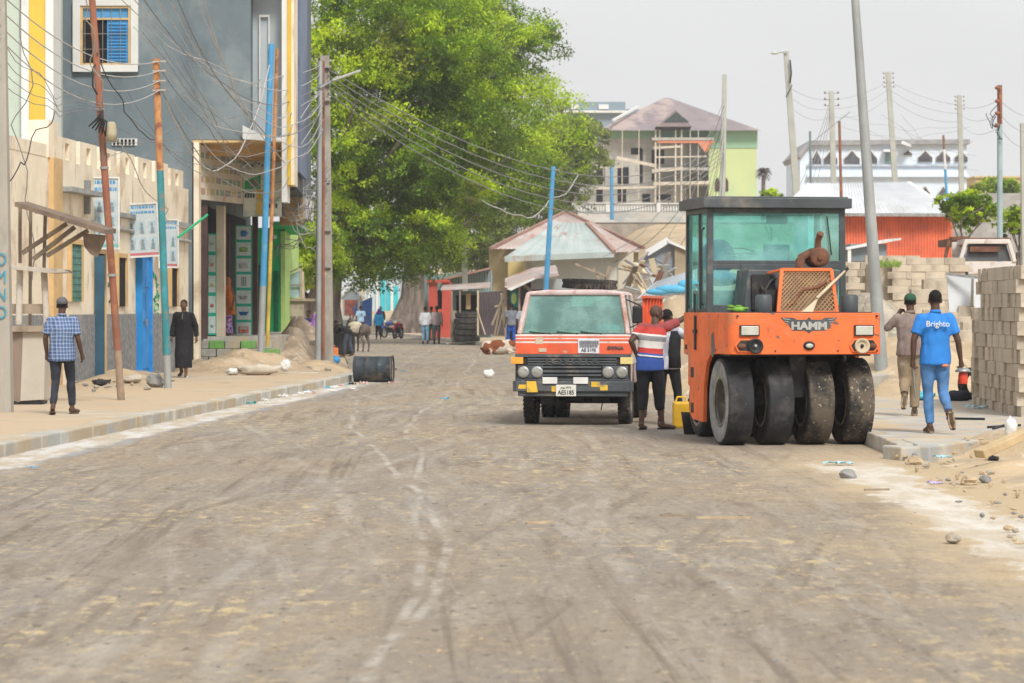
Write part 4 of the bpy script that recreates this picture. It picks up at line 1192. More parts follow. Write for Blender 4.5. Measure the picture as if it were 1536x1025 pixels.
# 5 man in the grey tee and black vest beside him
f = Fig(1.70); f.set(anL=(-.10, -.02, .09), toL=(-.10, .15, .03), anR=(.20, .10, .09), toR=(.30, .22, .03), knR=(.14, .10, .5), elR=(.34, .20, 1.30), wrR=(.44, .42, 1.40), elL=(-.25, .03, 1.15), wrL=(-.12, .20, 1.08))
f.head_yaw = -.5
t = person('man in grey tee with black back panel standing behind the striped shirt man', f, ((1001-768)/F*43.2, 43.2, .012), -.2)
shirt(t, f, GREYT, .84, .72, 1.05); trousers(t, f, BLK, .95, .14); shoes(t, f, mat('grey_trainers', (.08, .085, .10), .8, .3, 9, .2), LENS)
part(t, 'vest_panel', BLK, lambda b: b.rings([(.10, -.02, .86, .115, .155), (.10, -.02, 1.08, .105, .142), (.10, -.01, 1.30, .112, .145), (.11, 0, 1.42, .09, .09)], 16))

# 6 man in the brown jacket and green cap on the right pavement
f = Fig(1.76, lean=.15); f.set(elL=(-.33, .10, 1.26), wrL=(-.16, .20, 1.46), elR=(.24, .02, 1.16), wrR=(.26, .14, .94), knL=(-.09, .05, .52), anL=(-.10, -.16, .30), toL=(-.12, -.22, .12), knR=(.07, .06, .5), anR=(.06, .06, .09), toR=(.07, .23, .03))
f.grip['L'] = 1.0
t = person('man in dusty brown jacket and green cap walking away on the right pavement', f, ((1366-768)/F*42.2, 42.2, .176), -.05)
shirt(t, f, BROWNJ, .86, 1.85, 1.14, name='jacket'); trousers(t, f, KHAKI, 1.15, .12); shoes(t, f, mat('muddy_boot', (.15, .12, .09), .9, .2, 8, .2), SOLE)
cap(t, f, GREENC, 1)

# 7 young man in the blue shirt
f = Fig(1.78); f.set(elL=(-.27, -.03, 1.14), wrL=(-.27, .02, .89), elR=(.27, -.04, 1.14), wrR=(.32, .04, .89), knL=(-.085, .06, .5), anL=(-.06, .04, .09), toL=(-.08, .21, .03), knR=(.10, .03, .50), anR=(.13, -.20, .26), toR=(.17, -.25, .07))
f.grip = {'L': 1.0, 'R': 1.1}
t = person('young man in bright blue shirt and jeans walking away on the right pavement', f, ((1403-768)/F*36.4, 36.4, .176), .03)
bs = shirt(t, f, BLUET, .84, .72, 1.06); trousers(t, f, JEANS, .92, .12); shoes(t, f, SANDAL, SOLE)
textobj('shirt_lettering', 'Brighto', .098, WHITEP, bs, Mfront(0, -.176, 1.335) @ Matrix.Rotation(.0, 4, 'X'), .012, 1.0, .0)
part(t, 'belt_mark', mat('orange_patch', (.55, .22, .14), .9, .2, 8, .1), lambda b: b.ell((.10, -.125, .83), (.05, .02, .02), 8, 6))
W7 = Matrix.Translation(t.location) @ Matrix.Rotation(.03, 4, 'Z') @ Matrix.Scale(1.78/1.75, 4)
c = thing('canister', 'small red canister with a metal lid carried by the young man in blue', 'canister', (W7 @ V((.35, .06, .60))), .2)
part(c, 'can', mat('red_plastic', (.58, .06, .03), .45, .15, 6, .1), lambda b: b.lathe([(0, 0), (.05, 0), (.058, .02), (.058, .12), (.045, .15), (0, .15)], (0, 0, 0), (0, 0, 1), 16))
part(c, 'lid', STEEL, lambda b: (b.lathe([(0, .15), (.095, .15), (.10, .165), (.06, .20), (0, .20)], (0, 0, 0), (0, 0, 1), 18), b.tube([(-.06, 0, .16), (-.045, 0, .225), (.0, 0, .25), (.045, 0, .225), (.06, 0, .16)], .006, 6)))
b = MB(); a_, c_ = W7 @ V((-.27, .03, .84)), W7 @ V((-.23, .06, .42)); b.tube([a_, c_], .011, 8); b.ell(a_, .018, 8, 6)
tag(b.build('metal_rod', STEEL), 'short metal rod held by the young man in blue', 'rod')

# far people
def simple(label, px, py, Hm, top, low, heading, hgt=0.012, stride=.12, hair='short', wide=1.0, sl=1.8, fem=False, hem=.86, pose=None, headcol=None, z=None, skin=SKIN):
    z = z or (HC-hgt)*F/(py-HZ)
    f = Fig(Hm, fem=fem); f.set(anL=(-.10, stride, .09), toL=(-.12, stride+.17, .03), knL=(-.1, stride*.7+.03, .5), anR=(.10, -stride, .11), toR=(.12, .15-stride, .03), knR=(.1, 0, .5))
    if pose: f.set(**pose)
    t = person(label, f, ((px-768)/F*z, z, hgt), heading, vox=.02, skin=skin, hair=hair)
    shirt(t, f, top, hem, sl, 1.08, vox=.022, collar=False)
    if low: trousers(t, f, low, wide, .13, vox=.022)
    return t, f
WT = mat('white_cotton', (.60, .61, .66), .9, .1, 5, .2)
t_, f_ = simple('man in long sleeved white shirt and light blue jeans walking away down the road', 638, 516, 1.74, WT, mat('light_denim', (.22, .40, .58), .9, .15, 5, .2), .05)
shoes(t_, f_, BLK, BLK)
t_, f_ = simple('man in red and white checked shirt walking beside the white shirt', 655, 516, 1.77, CHECK, mat('grey_trousers', (.13, .14, .16), .9, .2, 5, .2), -.03, stride=-.1)
shoes(t_, f_, BLK, BLK)
simple('person in dark green walking just ahead of the white shirt man', 647, 513, 1.75, mat('dark_teal_cloth', (.03, .10, .10), .9, .2, 5, .2), mat('green_cloth', (.03, .17, .09), .9, .2, 5, .2), .0)
t_, f_ = simple('person in bright blue jacket with purple hood standing beside the motorcycles', 568, 510, 1.62, mat('cyan_jacket', (.015, .26, .50), .7, .15, 5, .2), BLK, .2, hair=None, hem=.78)
def hood(b): b.ell((0, -.02, 1.52), (.17, .14, .09), 14, 8); b.ell((0, -.01, 1.64), (.09, .11, .12), 12, 8)
part(t_, 'hood', mat('purple_hood', (.10, .045, .28), .9, .2, 5, .2), hood)
simple('man in dark jacket and mustard cap behind the blue jacket', 571, 503, 1.75, BLK, NAVYB, math.pi, headcol=1)[0]
t_, f_ = simple('man in pale blue football shirt walking behind the donkey', 541, 507, 1.78, mat('pale_blue_shirt', (.30, .44, .58), .85, .12, 5, .2), NAVYB, .1, sl=.8)
textobj('shirt_number', '10', .2, BLK, t_, Mfront(0, -.16, 1.27), .01)
t_, f_ = simple('woman in lilac veil seated behind the poles at the tea stall', 472, 520, 1.5, PURPLE, BLK, .5, hair=None, hem=.45, z=92)
b = MB(); b.rings([(0, 0, .35, .30, .26), (0, 0, .9, .26, .22), (0, 0, 1.3, .22, .18), (0, 0, 1.55, .11, .12), (0, 0, 1.70, .08, .09), (0, 0, 1.76, .02, .03)], 18)
remesh('veil', b, mat('lilac_cloth', (.30, .13, .38), .9, .15, 5, .2), t_, .025, 2, .02)
t_, f_ = simple('person in indigo robe standing left of the lilac veil', 463, 516, 1.62, mat('indigo_cloth', (.03, .03, .11), .9, .2, 5, .2), mat('royal_cloth', (.03, .10, .35), .9, .2, 5, .2), 2.6, z=95)
t_, f_ = simple('cook in dark clothes bending over the black pots at the roadside', 523, 533, 1.6, BLK, mat('slate_cloth', (.06, .07, .10), .9, .2, 5, .2), 1.2, z=102,
    pose=dict(che=(0, .30, 1.12), nck=(0, .45, 1.2), hd=(0, .56, 1.26), shL=(-.17, .40, 1.18), shR=(.17, .40, 1.18), elL=(-.2, .5, .95), elR=(.2, .5, .95), wrL=(-.12, .65, .85), wrR=(.12, .65, .85), wai=(0, .12, 1.05)))
t_, f_ = simple('man in grey vest and blue trousers standing by the resting cow', 767, 521, 1.74, mat('grey_vest', (.16, .17, .20), .9, .2, 5, .2), mat('strong_blue', (.02, .08, .35), .9, .2, 5, .2), .3, hgt=.14, sl=.8)
t_, f_ = simple('man in pale grey shirt standing between the grey vest man and the lorry', 785, 524, 1.72, mat('pale_grey_shirt', (.36, .38, .44), .9, .2, 5, .2), mat('ash_trousers', (.16, .16, .17), .9, .2, 5, .2), -.3, hgt=.14, sl=.9)

# ---- donkey carrying a sack, seen from behind
DONK = mat('donkey_coat', (.11, .085, .075), .95, .2, 6, .3, stain=((.19, .16, .14), 3, .45, .7))
def donkey(loc, rz):
    t = thing('donkey', 'small dark donkey standing at the roadside under a pale sack', 'donkey', loc, rz)
    b = MB()
    b.ell((0, 0, .83), (.20, .50, .22), 16, 10); b.ell((0, .34, .82), (.19, .22, .25), 14, 9); b.ell((0, -.36, .86), (.20, .22, .22), 14, 9)
    for s in (-1, 1):
        b.tube([(s*.11, .40, .75), (s*.11, .42, .42), (s*.11, .40, .40), (s*.11, .42, .06)], [.085, .045, .045, .03], 10); b.ell((s*.11, .44, .04), (.045, .055, .04))
        b.tube([(s*.12, -.38, .80), (s*.13, -.26, .58), (s*.12, -.46, .38), (s*.12, -.42, .06)], [.12, .085, .045, .032], 10); b.ell((s*.12, -.40, .04), (.045, .055, .04))
    b.tube([(0, .42, .92), (0, .66, 1.10), (0, .78, 1.22)], [.16, .11, .09], 12)
    b.tube([(0, .76, 1.24), (0, .95, 1.14), (0, 1.12, 1.0)], [.095, .08, .05], 12)
    for s in (-1, 1): b.tube([(s*.05, .74, 1.28), (s*.09, .70, 1.42), (s*.10, .68, 1.52)], [.03, .035, .01], 8)
    b.tube([(0, -.55, .92), (0, -.62, .72), (0, -.60, .5)], [.03, .022, .03], 8)
    remesh('body', b, DONK, t, .022, 3)
    return t
dk = donkey((( 541-768)/F*113, 113, .012), .55)
b = MB(); b.rings([(-.05, 0, .72, .24, .30), (-.05, 0, .9, .30, .36), (-.03, .0, 1.08, .25, .34), (0, 0, 1.16, .1, .2)], 16)
o = remesh('sack', b, mat('pale_sacking', (.50, .45, .33), .95, .12, 6, .3), None, .03, 2, .03); o.matrix_world = Matrix.Translation(((534-768)/F*113, 113.0, .012))
tag(o, 'bulging pale sack slung over the back of the donkey', 'sack')

# ---- brown and white cow lying in the road
def hide(t):
    n = t.noise(2.1, 2, None, .4)
    return t.mix(t.ramp(n, .50, .53), (.20, .065, .03), (.55, .48, .40))
HIDE = pattern_mat('brown_white_hide', hide, .95)
def cow(loc, rz):
    t = thing('cow', 'brown and white cow lying on the road before the kiosks', 'cow', loc, rz); t.scale = (.82, .82, .9)
    b = MB()
    b.ell((0, 0, .30), (.66, .30, .30), 18, 12); b.ell((-.50, 0, .28), (.30, .30, .28)); b.ell((.42, 0, .32), (.28, .26, .30))
    b.tube([(.55, 0, .38), (.80, .05, .46), (.98, .05, .42)], [.17, .12, .11], 12)
    b.tube([(.95, .05, .44), (1.12, .03, .38), (1.24, .02, .28)], [.11, .09, .055], 12)
    for s in (-1, 1):
        b.tube([(.98, .05+s*.09, .50), (.94, .05+s*.20, .52)], [.03, .02], 8)
        b.tube([(.40, s*.2, .2), (.72, s*.22, .10), (.45, s*.24, .05)], [.09, .05, .035], 10)
        b.tube([(-.45, s*.2, .25), (-.10, s*.28, .14), (-.48, s*.34, .06), (-.25, s*.36, .05)], [.15, .08, .045, .035], 10)
    b.tube([(-.78, 0, .32), (-.88, .05, .12), (-.95, .1, .03)], [.03, .02, .03], 8)
    remesh('body', b, HIDE, t, .022, 3)
    for s in (-1, 1): part(t, 'horn', mat('horn', (.35, .3, .22), .6, .1, 5, .1), lambda b: b.tube([(.96, .05+s*.05, .53), (.97, .05+s*.12, .60), (.99, .05+s*.10, .68)], [.02, .015, .004], 8))
cow(((748-768)/F*106, 106, .012), -.12)
# ------------------------------------------------------------------ left side of the street
UX, UY = .0639, .99796
ML = Matrix(((UX, -UY, 0, -9.9), (UY, UX, 0, 50), (0, 0, 1, 0), (0, 0, 0, 1)))   # u along the street, v into the houses
def L2W(u, v, z): return ML @ V((u, v, z))
def lpart(p, name, m, fn, bev=0, label=None, split=False):
    b = MB(); b.M = ML; fn(b)
    if split: return [q.build(name, m, p, bev) for q in loose(b)]
    o = b.build(name, m, p, bev)
    if label: o['label'] = label
    return o
CREAM = mat('cream_render', (.80, .71, .56), .92, .07, 1.2, .2, stain=((.56, .45, .32), .9, .48, .68), stain2=((.40, .36, .30), 2.6, .58, .70, (1, 1, .25)))
OCHRE = mat('ochre_paint', (.60, .41, .20), .9, .1, 1.5, .2, stain=((.45, .33, .2), 1.4, .5, .7))
DADO = mat('grey_pebble_dash', (.235, .24, .245), .95, .3, 9, .9, bsc=30, bd=.02, stain=((.34, .33, .31), 1.2, .5, .7))
GREYW = mat('blue_grey_render', (.150, .188, .212), .9, .08, .5, .25, stain=((.225, .262, .28), .4, .45, .65), stain2=((.115, .14, .16), .8, .5, .75, (1, 1, .3)))
GREYL = mat('light_grey_render', (.40, .45, .48), .9, .06, .7, .15)
YEL = mat('mustard_paint', (.66, .45, .07), .85, .08, 1, .1, stain=((.52, .37, .11), 1.2, .5, .75))
WHT = mat('white_render', (.66, .66, .64), .9, .05, 1.5, .15, stain=((.48, .46, .42), 1.3, .55, .75, (1, 1, .3)))
PALEG = mat('pale_green_render', (.46, .52, .44), .9, .06, 1, .15, stain=((.36, .40, .34), 1, .55, .75))
DARK = mat('dark_interior', (.012, .012, .014), .9, .2, 3, 0)
DOORB = mat('bright_blue_door', (.02, .24, .62), .6, .12, 2, .15, stain=((.10, .33, .60), 3, .5, .7))
BLUEG = glassmat('blue_window_glass', (.2, .4, .6), (.08, .24, .42), .85)
GREENP = mat('shop_green_paint', (.02, .42, .14), .7, .1, 2, .1, stain=((.05, .30, .14), 2, .55, .75))
LIME = mat('lime_paint', (.42, .60, .20), .8, .1, 2, .1, stain=((.30, .42, .2), 2, .55, .75))
TIN = mat('corrugated_tin', (.40, .43, .43), .55, .15, 1.5, .1, metal=.25, stain=((.30, .17, .11), 1.1, .56, .72, (1, 1, .3)))
BROWNP = mat('maroon_frame', (.085, .05, .045), .8, .2, 3, .2)
PRINT = mat('faded_print', (.50, .56, .58), .7, .1, 3, .05, stain=((.36, .46, .56), 2, .5, .7))

# --- low cream house along the pavement
H0 = thing('row_house', 'long low cream house with notched parapet and grey pebble-dash base', 'house', L2W(0, 0, 0))
def lp(p, *a, **k):
    # part of a thing whose empty sits at p.location: keep world coordinates
    r = lpart(p, *a, **k)
    for o in (r if isinstance(r, list) else [r]):
        o.matrix_parent_inverse = Matrix.Translation(p.location).inverted() if p.type == 'EMPTY' else Matrix()
    return r
def wpart(p, name, m, fn, bev=0, label=None, split=False):
    """part given in world coordinates under an Empty (or under a part, which already is in world coordinates)"""
    r = part(p, name, m, fn, bev, label, split)
    for o in (r if isinstance(r, list) else [r]):
        o.matrix_parent_inverse = Matrix.Translation(p.location).inverted() if p.type == 'EMPTY' else Matrix()
    return r
lp(H0, 'wall', CREAM, lambda b: (b.bx(2.0, 25.2, 0, .3, -.1, 4.75), b.bx(24.9, 25.2, .3, 9, 0, 4.75), b.bx(2, 25.2, 8.7, 9, 0, 4.75)))
lp(H0, 'roof', WHT, lambda b: b.bx(2.2, 24.9, .3, 8.7, 4.1, 4.25))
lp(H0, 'base_band', DADO, lambda b: (b.bx(10.9, 18.05, -.04, .0, -.1, 1.58), b.bx(19.55, 25.2, -.04, .0, -.1, 1.58)), split=True)
lp(H0, 'base_band', DADO, lambda b: b.bx(4, 9.0, -.04, 0, -.1, 1.58))
u = 9.9; k = 0
rr = random.Random(5)
while u < 24.6:
    w = 1.75; h = 5.22+rr.uniform(-.04, .04)
    def mer(b, u=u, w=w, h=h):
        # battlement with a small square recess
        b.bx(u, u+w*.38, .0, .26, 4.75, h); b.bx(u+w*.62, u+w, .0, .26, 4.75, h)
        b.bx(u+w*.38, u+w*.62, .0, .26, 4.75, 4.78); b.bx(u+w*.38, u+w*.62, .0, .26, h-.10, h)
        b.bx(u+w*.38, u+w*.62, .10, .26, 4.78, h-.10)
    lp(H0, 'battlement', CREAM, mer)
    u += w+.38
lp(H0, 'battlement', CREAM, lambda b: (b.bx(8.9, 9.75, -.03, .4, 4.75, 5.5), b.bx(2.2, 8.8, -.01, .3, 4.75, 5.0)), split=True)
lp(H0, 'pilaster', OCHRE, lambda b: b.bx(9.05, 9.9, -.10, .0, -.1, 4.75))
# long flat ledge with dark edge above the doors
lp(H0, 'ledge', mat('grey_ledge', (.30, .31, .31), .9, .2, 2, .3), lambda b: (b.bx(9.9, 13.2, -.30, 0, 4.10, 4.2), b.bx(13.6, 25.2, -.14, 0, 3.76, 3.86)), split=True)
lp(H0, 'cable_trunk', mat('old_pipe', (.33, .33, .31), .8, .2, 3, .2), lambda b: b.tube([(13, -.06, 3.55), (19, -.06, 3.45), (25, -.08, 3.4)], .05))
def opening(u0, u1, z0, z1, kind):
    fr = lp(H0, 'window' if kind != 'door' else 'door', OCHRE if kind != 'bluedoor' else DOORB, lambda b: (b.bx(u0-.1, u0, -.09, -.002, z0, z1), b.bx(u1, u1+.1, -.09, -.002, z0, z1), b.bx(u0-.1, u1+.1, -.09, -.002, z1, z1+.1)))
    lp(fr, 'pane', DARK, lambda b: b.bx(u0, u1, -.045, -.043, z0, z1))
    return fr
w_ = opening(10.85, 11.9, 1.85, 3.05, 'window')
def bars(b):
    for i in range(9):
        u_ = 10.9+i*.12; b.bar((u_, -.06, 1.85), (u_, -.06, 3.05), .018)
    for j in range(8): b.bar((10.85, -.062, 1.95+j*.14), (11.9, -.062, 1.95+j*.14), .014)
lp(w_, 'grille', mat('green_grille', (.12, .26, .22), .6, .2, 5, .1), bars)
d_ = opening(13.5, 14.3, .15, 2.9, 'door')
lp(d_, 'leaf', mat('dark_blue_leaf', (.03, .09, .14), .6, .2, 2, .1), lambda b: b.box((13.42, -.13, 1.5), (.05, .22, 2.7), .15))
opening(15.8, 16.7, 1.75, 2.85, 'window')
dd = lp(H0, 'door', DOORB, lambda b: (b.bx(18.15, 18.22, -.16, 0, .17, 2.95), b.bx(19.40, 19.47, -.16, 0, .17, 2.95), b.bx(18.15, 19.47, -.16, 0, 2.95, 3.02)), .004)
def leaf(b):
    b.bx(18.22, 19.40, -.09, -.05, .17, 2.95)
    for z0, z1 in ((.3, 1.25), (1.4, 2.1), (2.2, 2.85)): b.bx(18.34, 18.78, -.11, -.09, z0, z1); b.bx(18.86, 19.3, -.11, -.09, z0, z1)
lf = lp(dd, 'leaf', DOORB, leaf, .006)
lp(lf, 'handle', STEEL, lambda b: b.bx(18.80, 18.84, -.16, -.11, 1.3, 1.45))
opening(22.4, 23.3, 1.75, 2.7, 'window')
GRAF = mat('green_spray', (.10, .42, .24), .8, .15, 6, 0)
def scr(u0, z0, seed):
    def f(b):
        r3 = random.Random(seed)
        for k in range(3):
            p = [(u0+r3.uniform(0, .8), -.012 if z0 > 1.6 else -.052, z0-.22*k+r3.uniform(-.12, .12)) for _ in range(5)]
            b.tube(p, .022, 5)
    for o in lp(H0, 'spray_mark', GRAF, f, split=True)[:0]: pass
scr(14.9, 2.7, 1); scr(15.0, 1.95, 2); scr(20.2, 2.5, 3); scr(20.3, 1.95, 4)

# signs hung on the cream house, each facing up the street
def signboard(label, px0, px1, py0, py1, z, tilt, seed, cols, rows):
    a, c = P(px0, py1, z), P(px1, py0, z); W, Hh = c.x-a.x, c.z-a.z
    t = thing('signboard', label, 'sign', (a+c)/2); t.rotation_euler = (0, tilt, .12)
    part(t, 'board', PRINT, lambda b: b.bx(-W/2, W/2, -.02, .05, -Hh/2, Hh/2), .004)
    part(t, 'frame', WHITEP, lambda b: (b.bx(-W/2-.035, -W/2, -.05, .10, -Hh/2-.035, Hh/2+.035), b.bx(W/2, W/2+.035, -.05, .10, -Hh/2-.035, Hh/2+.035), b.bx(-W/2, W/2, -.05, .10, Hh/2, Hh/2+.035), b.bx(-W/2, W/2, -.05, .10, -Hh/2-.035, -Hh/2)))
    r3 = random.Random(seed)
    hd = mat('sign_blue_ink', (.08, .28, .52), .7, .1, 4, 0); gy = mat('sign_grey_ink', (.22, .27, .30), .7, .2, 4, 0); tl = mat('sign_teal_ink', (.16, .45, .42), .7, .1, 4, 0); rd = mat('sign_red_ink', (.50, .16, .18), .7, .1, 4, 0)
    def pics(b):
        for i in range(cols):
            for j in range(rows):
                x = -W/2+W*(i+.5)/cols; z = -Hh*.42+Hh*.62*(j+.5)/rows
                ww, hh = W/cols*.68, Hh*.62/rows*.8
                b.bx(x-ww/2, x+ww/2, -.024, -.02, z-hh/2, z+hh/2)
                b.cur = 1; b.ell((x, -.024, z+hh*.22), (ww*.17, .006, hh*.16), 8, 6)
                b.prism([(x-ww*.3, -.028, z-hh*.46), (x+ww*.3, -.028, z-hh*.46), (x+ww*.2, -.028, z+hh*.05), (x-ww*.2, -.028, z+hh*.05)], (0, .004, 0)); b.cur = 0
    part(t, 'picture_panel', (mat('photo_ground', (.40, .52, .58), .7, .15, 8, 0), gy), pics)
    def lines(b):
        for k in range(2):
            x = -W*.44
            while x < W*.40:
                l = r3.uniform(.02, .07); b.bx(x, min(x+l, W*.45), -.024, -.02, Hh*(.42-.10*k), Hh*(.47-.10*k)); x += l+.02
    part(t, 'lettering', hd, lines, split=True)
    part(t, 'coloured_strip', tl if seed % 2 else rd, lambda b: b.bx(-W/2, W/2, -.024, -.02, -Hh*.49, -Hh*.44))
    part(t, 'bracket', BLACKM, lambda b: b.bar((-W/2, .0, Hh*.3), (-W/2-.35, .1, Hh*.3), .04))
    return t
signboard('tall printed sign high on the cream house behind the rusty pole', 140, 177, 268, 372, 63.5, 0, 1, 2, 3)
signboard('white framed sign with small portraits above the bright blue door', 190, 236, 307, 384, 67.5, -.06, 2, 3, 2)
signboard('narrow pale blue printed sign beside the green and rust pole', 240, 266, 331, 400, 70.5, 0, 4, 2, 2)
bxs = thing('meter_box', 'grey metal box on the cream house left of the tall sign', 'box', P(129, 296, 62.5))
part(bxs, 'case', mat('grey_box', (.24, .25, .25), .7, .2, 4, .1), lambda b: b.bx(-.09, .09, -.1, .1, -.36, .36), .01)
part(bxs, 'door', BLACKM, lambda b: b.bx(-.13, -.10, -.1, .1, -.30, .30))

# --- pale house with mustard pilaster far left
PH = thing('corner_house', 'pale green house with mustard and white pilasters at the far left', 'house', (-14, 68, 0))
x = lambda px, z=70: (px-768)/F*z
wpart(PH, 'wall', PALEG, lambda b: b.bx(-17, x(46), 70, 75, 0, 16))
wpart(PH, 'pilaster', WHT, lambda b: (b.bx(x(34), x(45), 69.8, 70.0, 3, 16.1), b.bx(x(70), x(82), 69.8, 71, 3, 16.1)), split=True)
wpart(PH, 'pilaster', YEL, lambda b: b.bx(x(45), x(70), 69.85, 70.4, 3, 16.1))

# --- big blue-grey building, gable towards the camera
GB = thing('apartment_building', 'tall blue-grey building with white framed window and open shop corner', 'building', (-12, 76, 0))
zg = 76.0; X = lambda px, z=zg: (px-768)/F*z
XC = X(430)
wpart(GB, 'wall', GREYW, lambda b: (b.bx(-21, -8.28, 76.0, 93, 0, 21),
    b.bx(-8.28, X(376), 76.0, 80.0, 6.07, 21)))
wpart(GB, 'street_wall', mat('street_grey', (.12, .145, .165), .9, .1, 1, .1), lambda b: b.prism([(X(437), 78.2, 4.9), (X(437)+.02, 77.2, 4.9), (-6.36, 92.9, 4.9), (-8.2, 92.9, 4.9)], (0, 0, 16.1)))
wpart(GB, 'wall', GREYL, lambda b: b.bx(X(376)-.3, X(426), 76.6, 77.0, 6.1, 21), label='lighter grey wall set back behind the corner balcony')
wpart(GB, 'column', YEL, lambda b: (b.bx(X(431), X(437), 75.9, 77.4, 4.9, 21)))
wpart(GB, 'column', WHT, lambda b: (b.bx(X(423), X(431), 75.92, 76.9, 4.45, 21)))
wpart(GB, 'column', CREAM, lambda b: (b.bx(X(437), X(441), 75.95, 77.3, 4.9, 21)))
def slab(b):
    b.prism([(X(366), 75.6, 6.42), (X(366), 75.6, 6.07), (X(423), 75.6, 6.0), (X(423), 75.6, 6.12), (X(398), 75.6, 6.15)], (0, 3.3, 0))
wpart(GB, 'balcony_slab', WHT, slab)
wpart(GB, 'balcony_slab', WHT, lambda b: (b.bx(X(376), X(424), 75.7, 78.6, 10.2, 10.36)))
# tall glazed strip on the street side of the corner, and balcony window
wpart(GB, 'glazed_strip', mat('purple_blue_glass', (.12, .17, .28), .5, .2, 2, 0, spec=.3), lambda b: b.prism([(-5.66, 77.4, 5.3), (-5.60, 77.4, 5.3), (-5.76, 82.5, 5.3), (-5.84, 82.5, 5.3)], (0, 0, 15.6)))
wpart(GB, 'window', WHT, lambda b: [b.bx(X(386), X(388), 76.5, 76.6, z, z+2.2) for z in (7.1,)]+[b.bx(X(400), X(402), 76.5, 76.6, 7.1, 9.3), b.bx(X(386), X(402), 76.5, 76.6, 9.3, 9.36)])
# soffit with ochre beams over the shop corner
wpart(GB, 'soffit', OCHRE, lambda b: b.prism([(-8.28, 76.01, 6.0), (XC-.1, 76.01, 6.0), (-6.4, 92.8, 6.0), (-8.28, 92.8, 6.0)], (0, 0, .06)))
for k in range(7):
    y = 77.2+k*2.2
    wpart(GB, 'beam', OCHRE, lambda b: b.bx(-8.2, -6.1-.035*(y-76), y, y+.35, 5.72, 6.0))
wpart(GB, 'wall', OCHRE, lambda b: (b.bx(-7.0, -6.3, 88.3, 88.6, 4.2, 5.95), b.bx(-6.52, -6.0, 84.2, 84.5, 4.25, 5.95)), split=True)
wpart(GB, 'wall', WHT, lambda b: b.bx(-6.62, -5.95, 84.6, 88.0, 4.3, 4.9), label='white boxed underside of the corner')
# framed window with shutters
WX0, WX1, WZ1 = X(110), X(208), 9.7
wn = wpart(GB, 'window', WHT, lambda b: (b.bx(WX0, X(121), 75.86, 76, 7.82, WZ1), b.bx(X(197), WX1, 75.86, 76, 7.82, WZ1), b.bx(WX0, WX1, 75.862, 76, 7.82, 8.0), b.bx(X(121), X(197), 75.862, 76, 9.53, WZ1)), .006)
wpart(wn, 'inner_frame', OCHRE, lambda b: (b.bx(X(121), X(125), 75.9, 75.98, 8.0, 9.53), b.bx(X(193), X(197), 75.9, 75.98, 8.0, 9.53), b.bx(X(125), X(193), 75.9, 75.98, 9.47, 9.53), b.bx(X(125), X(193), 75.9, 75.98, 9.17, 9.22), b.bx(X(125), X(193), 75.9, 75.98, 8.0, 8.05)))
wpart(wn, 'pane', DARK, lambda b: b.bx(X(125), X(161), 75.975, 75.985, 8.05, 9.17))
wpart(wn, 'pane', mat('sky_blue_pane', (.08, .30, .58), .4, .1, 3, 0, spec=.5), lambda b: (b.bx(X(125), X(193), 75.975, 75.985, 9.22, 9.47)))
def shut(b):
    b.bx(X(161), X(193), 75.95, 75.985, 8.05, 9.17)
    for k in range(12): b.box(((X(163)+X(191))/2, 75.93, 8.12+.085*k), (X(190)-X(164), .05, .035), Matrix.Rotation(.6, 3, 'X'))
wpart(wn, 'shutter', mat('sky_blue_shutter', (.07, .29, .58), .5, .1, 3, .1), shut)
wpart(wn, 'bars', mat('rusty_bars', (.30, .28, .26), .8, .2, 5, .1), lambda b: [b.bx(X(128)+k*.115, X(128)+k*.115+.012, 75.88, 75.895, 8.02, 9.5) for k in range(0, 10, 2)]+[b.bx(X(125), X(193), 75.87, 75.88, z, z+.012) for z in (8.4, 8.8)])
vn = wpart(GB, 'vent_grid', WHT, lambda b: b.bx(X(168), X(206), 75.96, 76, 5.92, 6.10))
wpart(vn, 'vent_hole', DARK, lambda b: [b.bx(X(170)+k*.1, X(170)+k*.1+.06, 75.94, 75.96, 5.94, 6.08) for k in range(6)], split=True)
# ground floor: pillars, plinth, doors
wpart(GB, 'pillar', CREAM, lambda b: (b.bx(X(291), X(299), 75.9, 76.4, .2, 6.0)))
wpart(GB, 'pillar', CREAM, lambda b: b.bx((325-768)/F*80, (337-768)/F*80, 79.9, 80.3, .9, 4.5))
wpart(GB, 'pillar', CREAM, lambda b: b.bx((436-768)/F*90, (441-768)/F*90, 90, 90.4, .3, 4.4)) if False else None
def shopdark(b): b.bx(-8.28, -8.25, 76.6, 91, .9, 4.45)
wpart(GB, 'shopfront', DARK, shopdark)
wpart(GB, 'doorpost', BROWNP, lambda b: (b.bx((300-768)/F*77, (311-768)/F*77, 77, 77.1, .9, 4.4), b.bx((378-768)/F*84, (386-768)/F*84, 84, 84.3, .9, 4.4), b.bx((337-768)/F*81.5, (341-768)/F*81.5, 82, 82.1, .9, 4.3)), split=True)
wpart(GB, 'plinth', CONC, lambda b: b.prism([(-8.5, 78.6, -.2), (-6.62, 78.9, -.2), (-6.2, 86, -.2), (-6.6, 93.6, -.2), (-8.5, 93.6, -.2)], (0, 0, 1.14)), .01)
BLKG = mat('grey_step_block', (.36, .35, .31), .93, .15, 4, .4, stain=((.46, .38, .26), 2, .5, .7))
BLKN = mat('green_step_block', (.16, .36, .10), .93, .2, 4, .4, stain=((.30, .34, .2), 2, .5, .7))
r3 = random.Random(8)
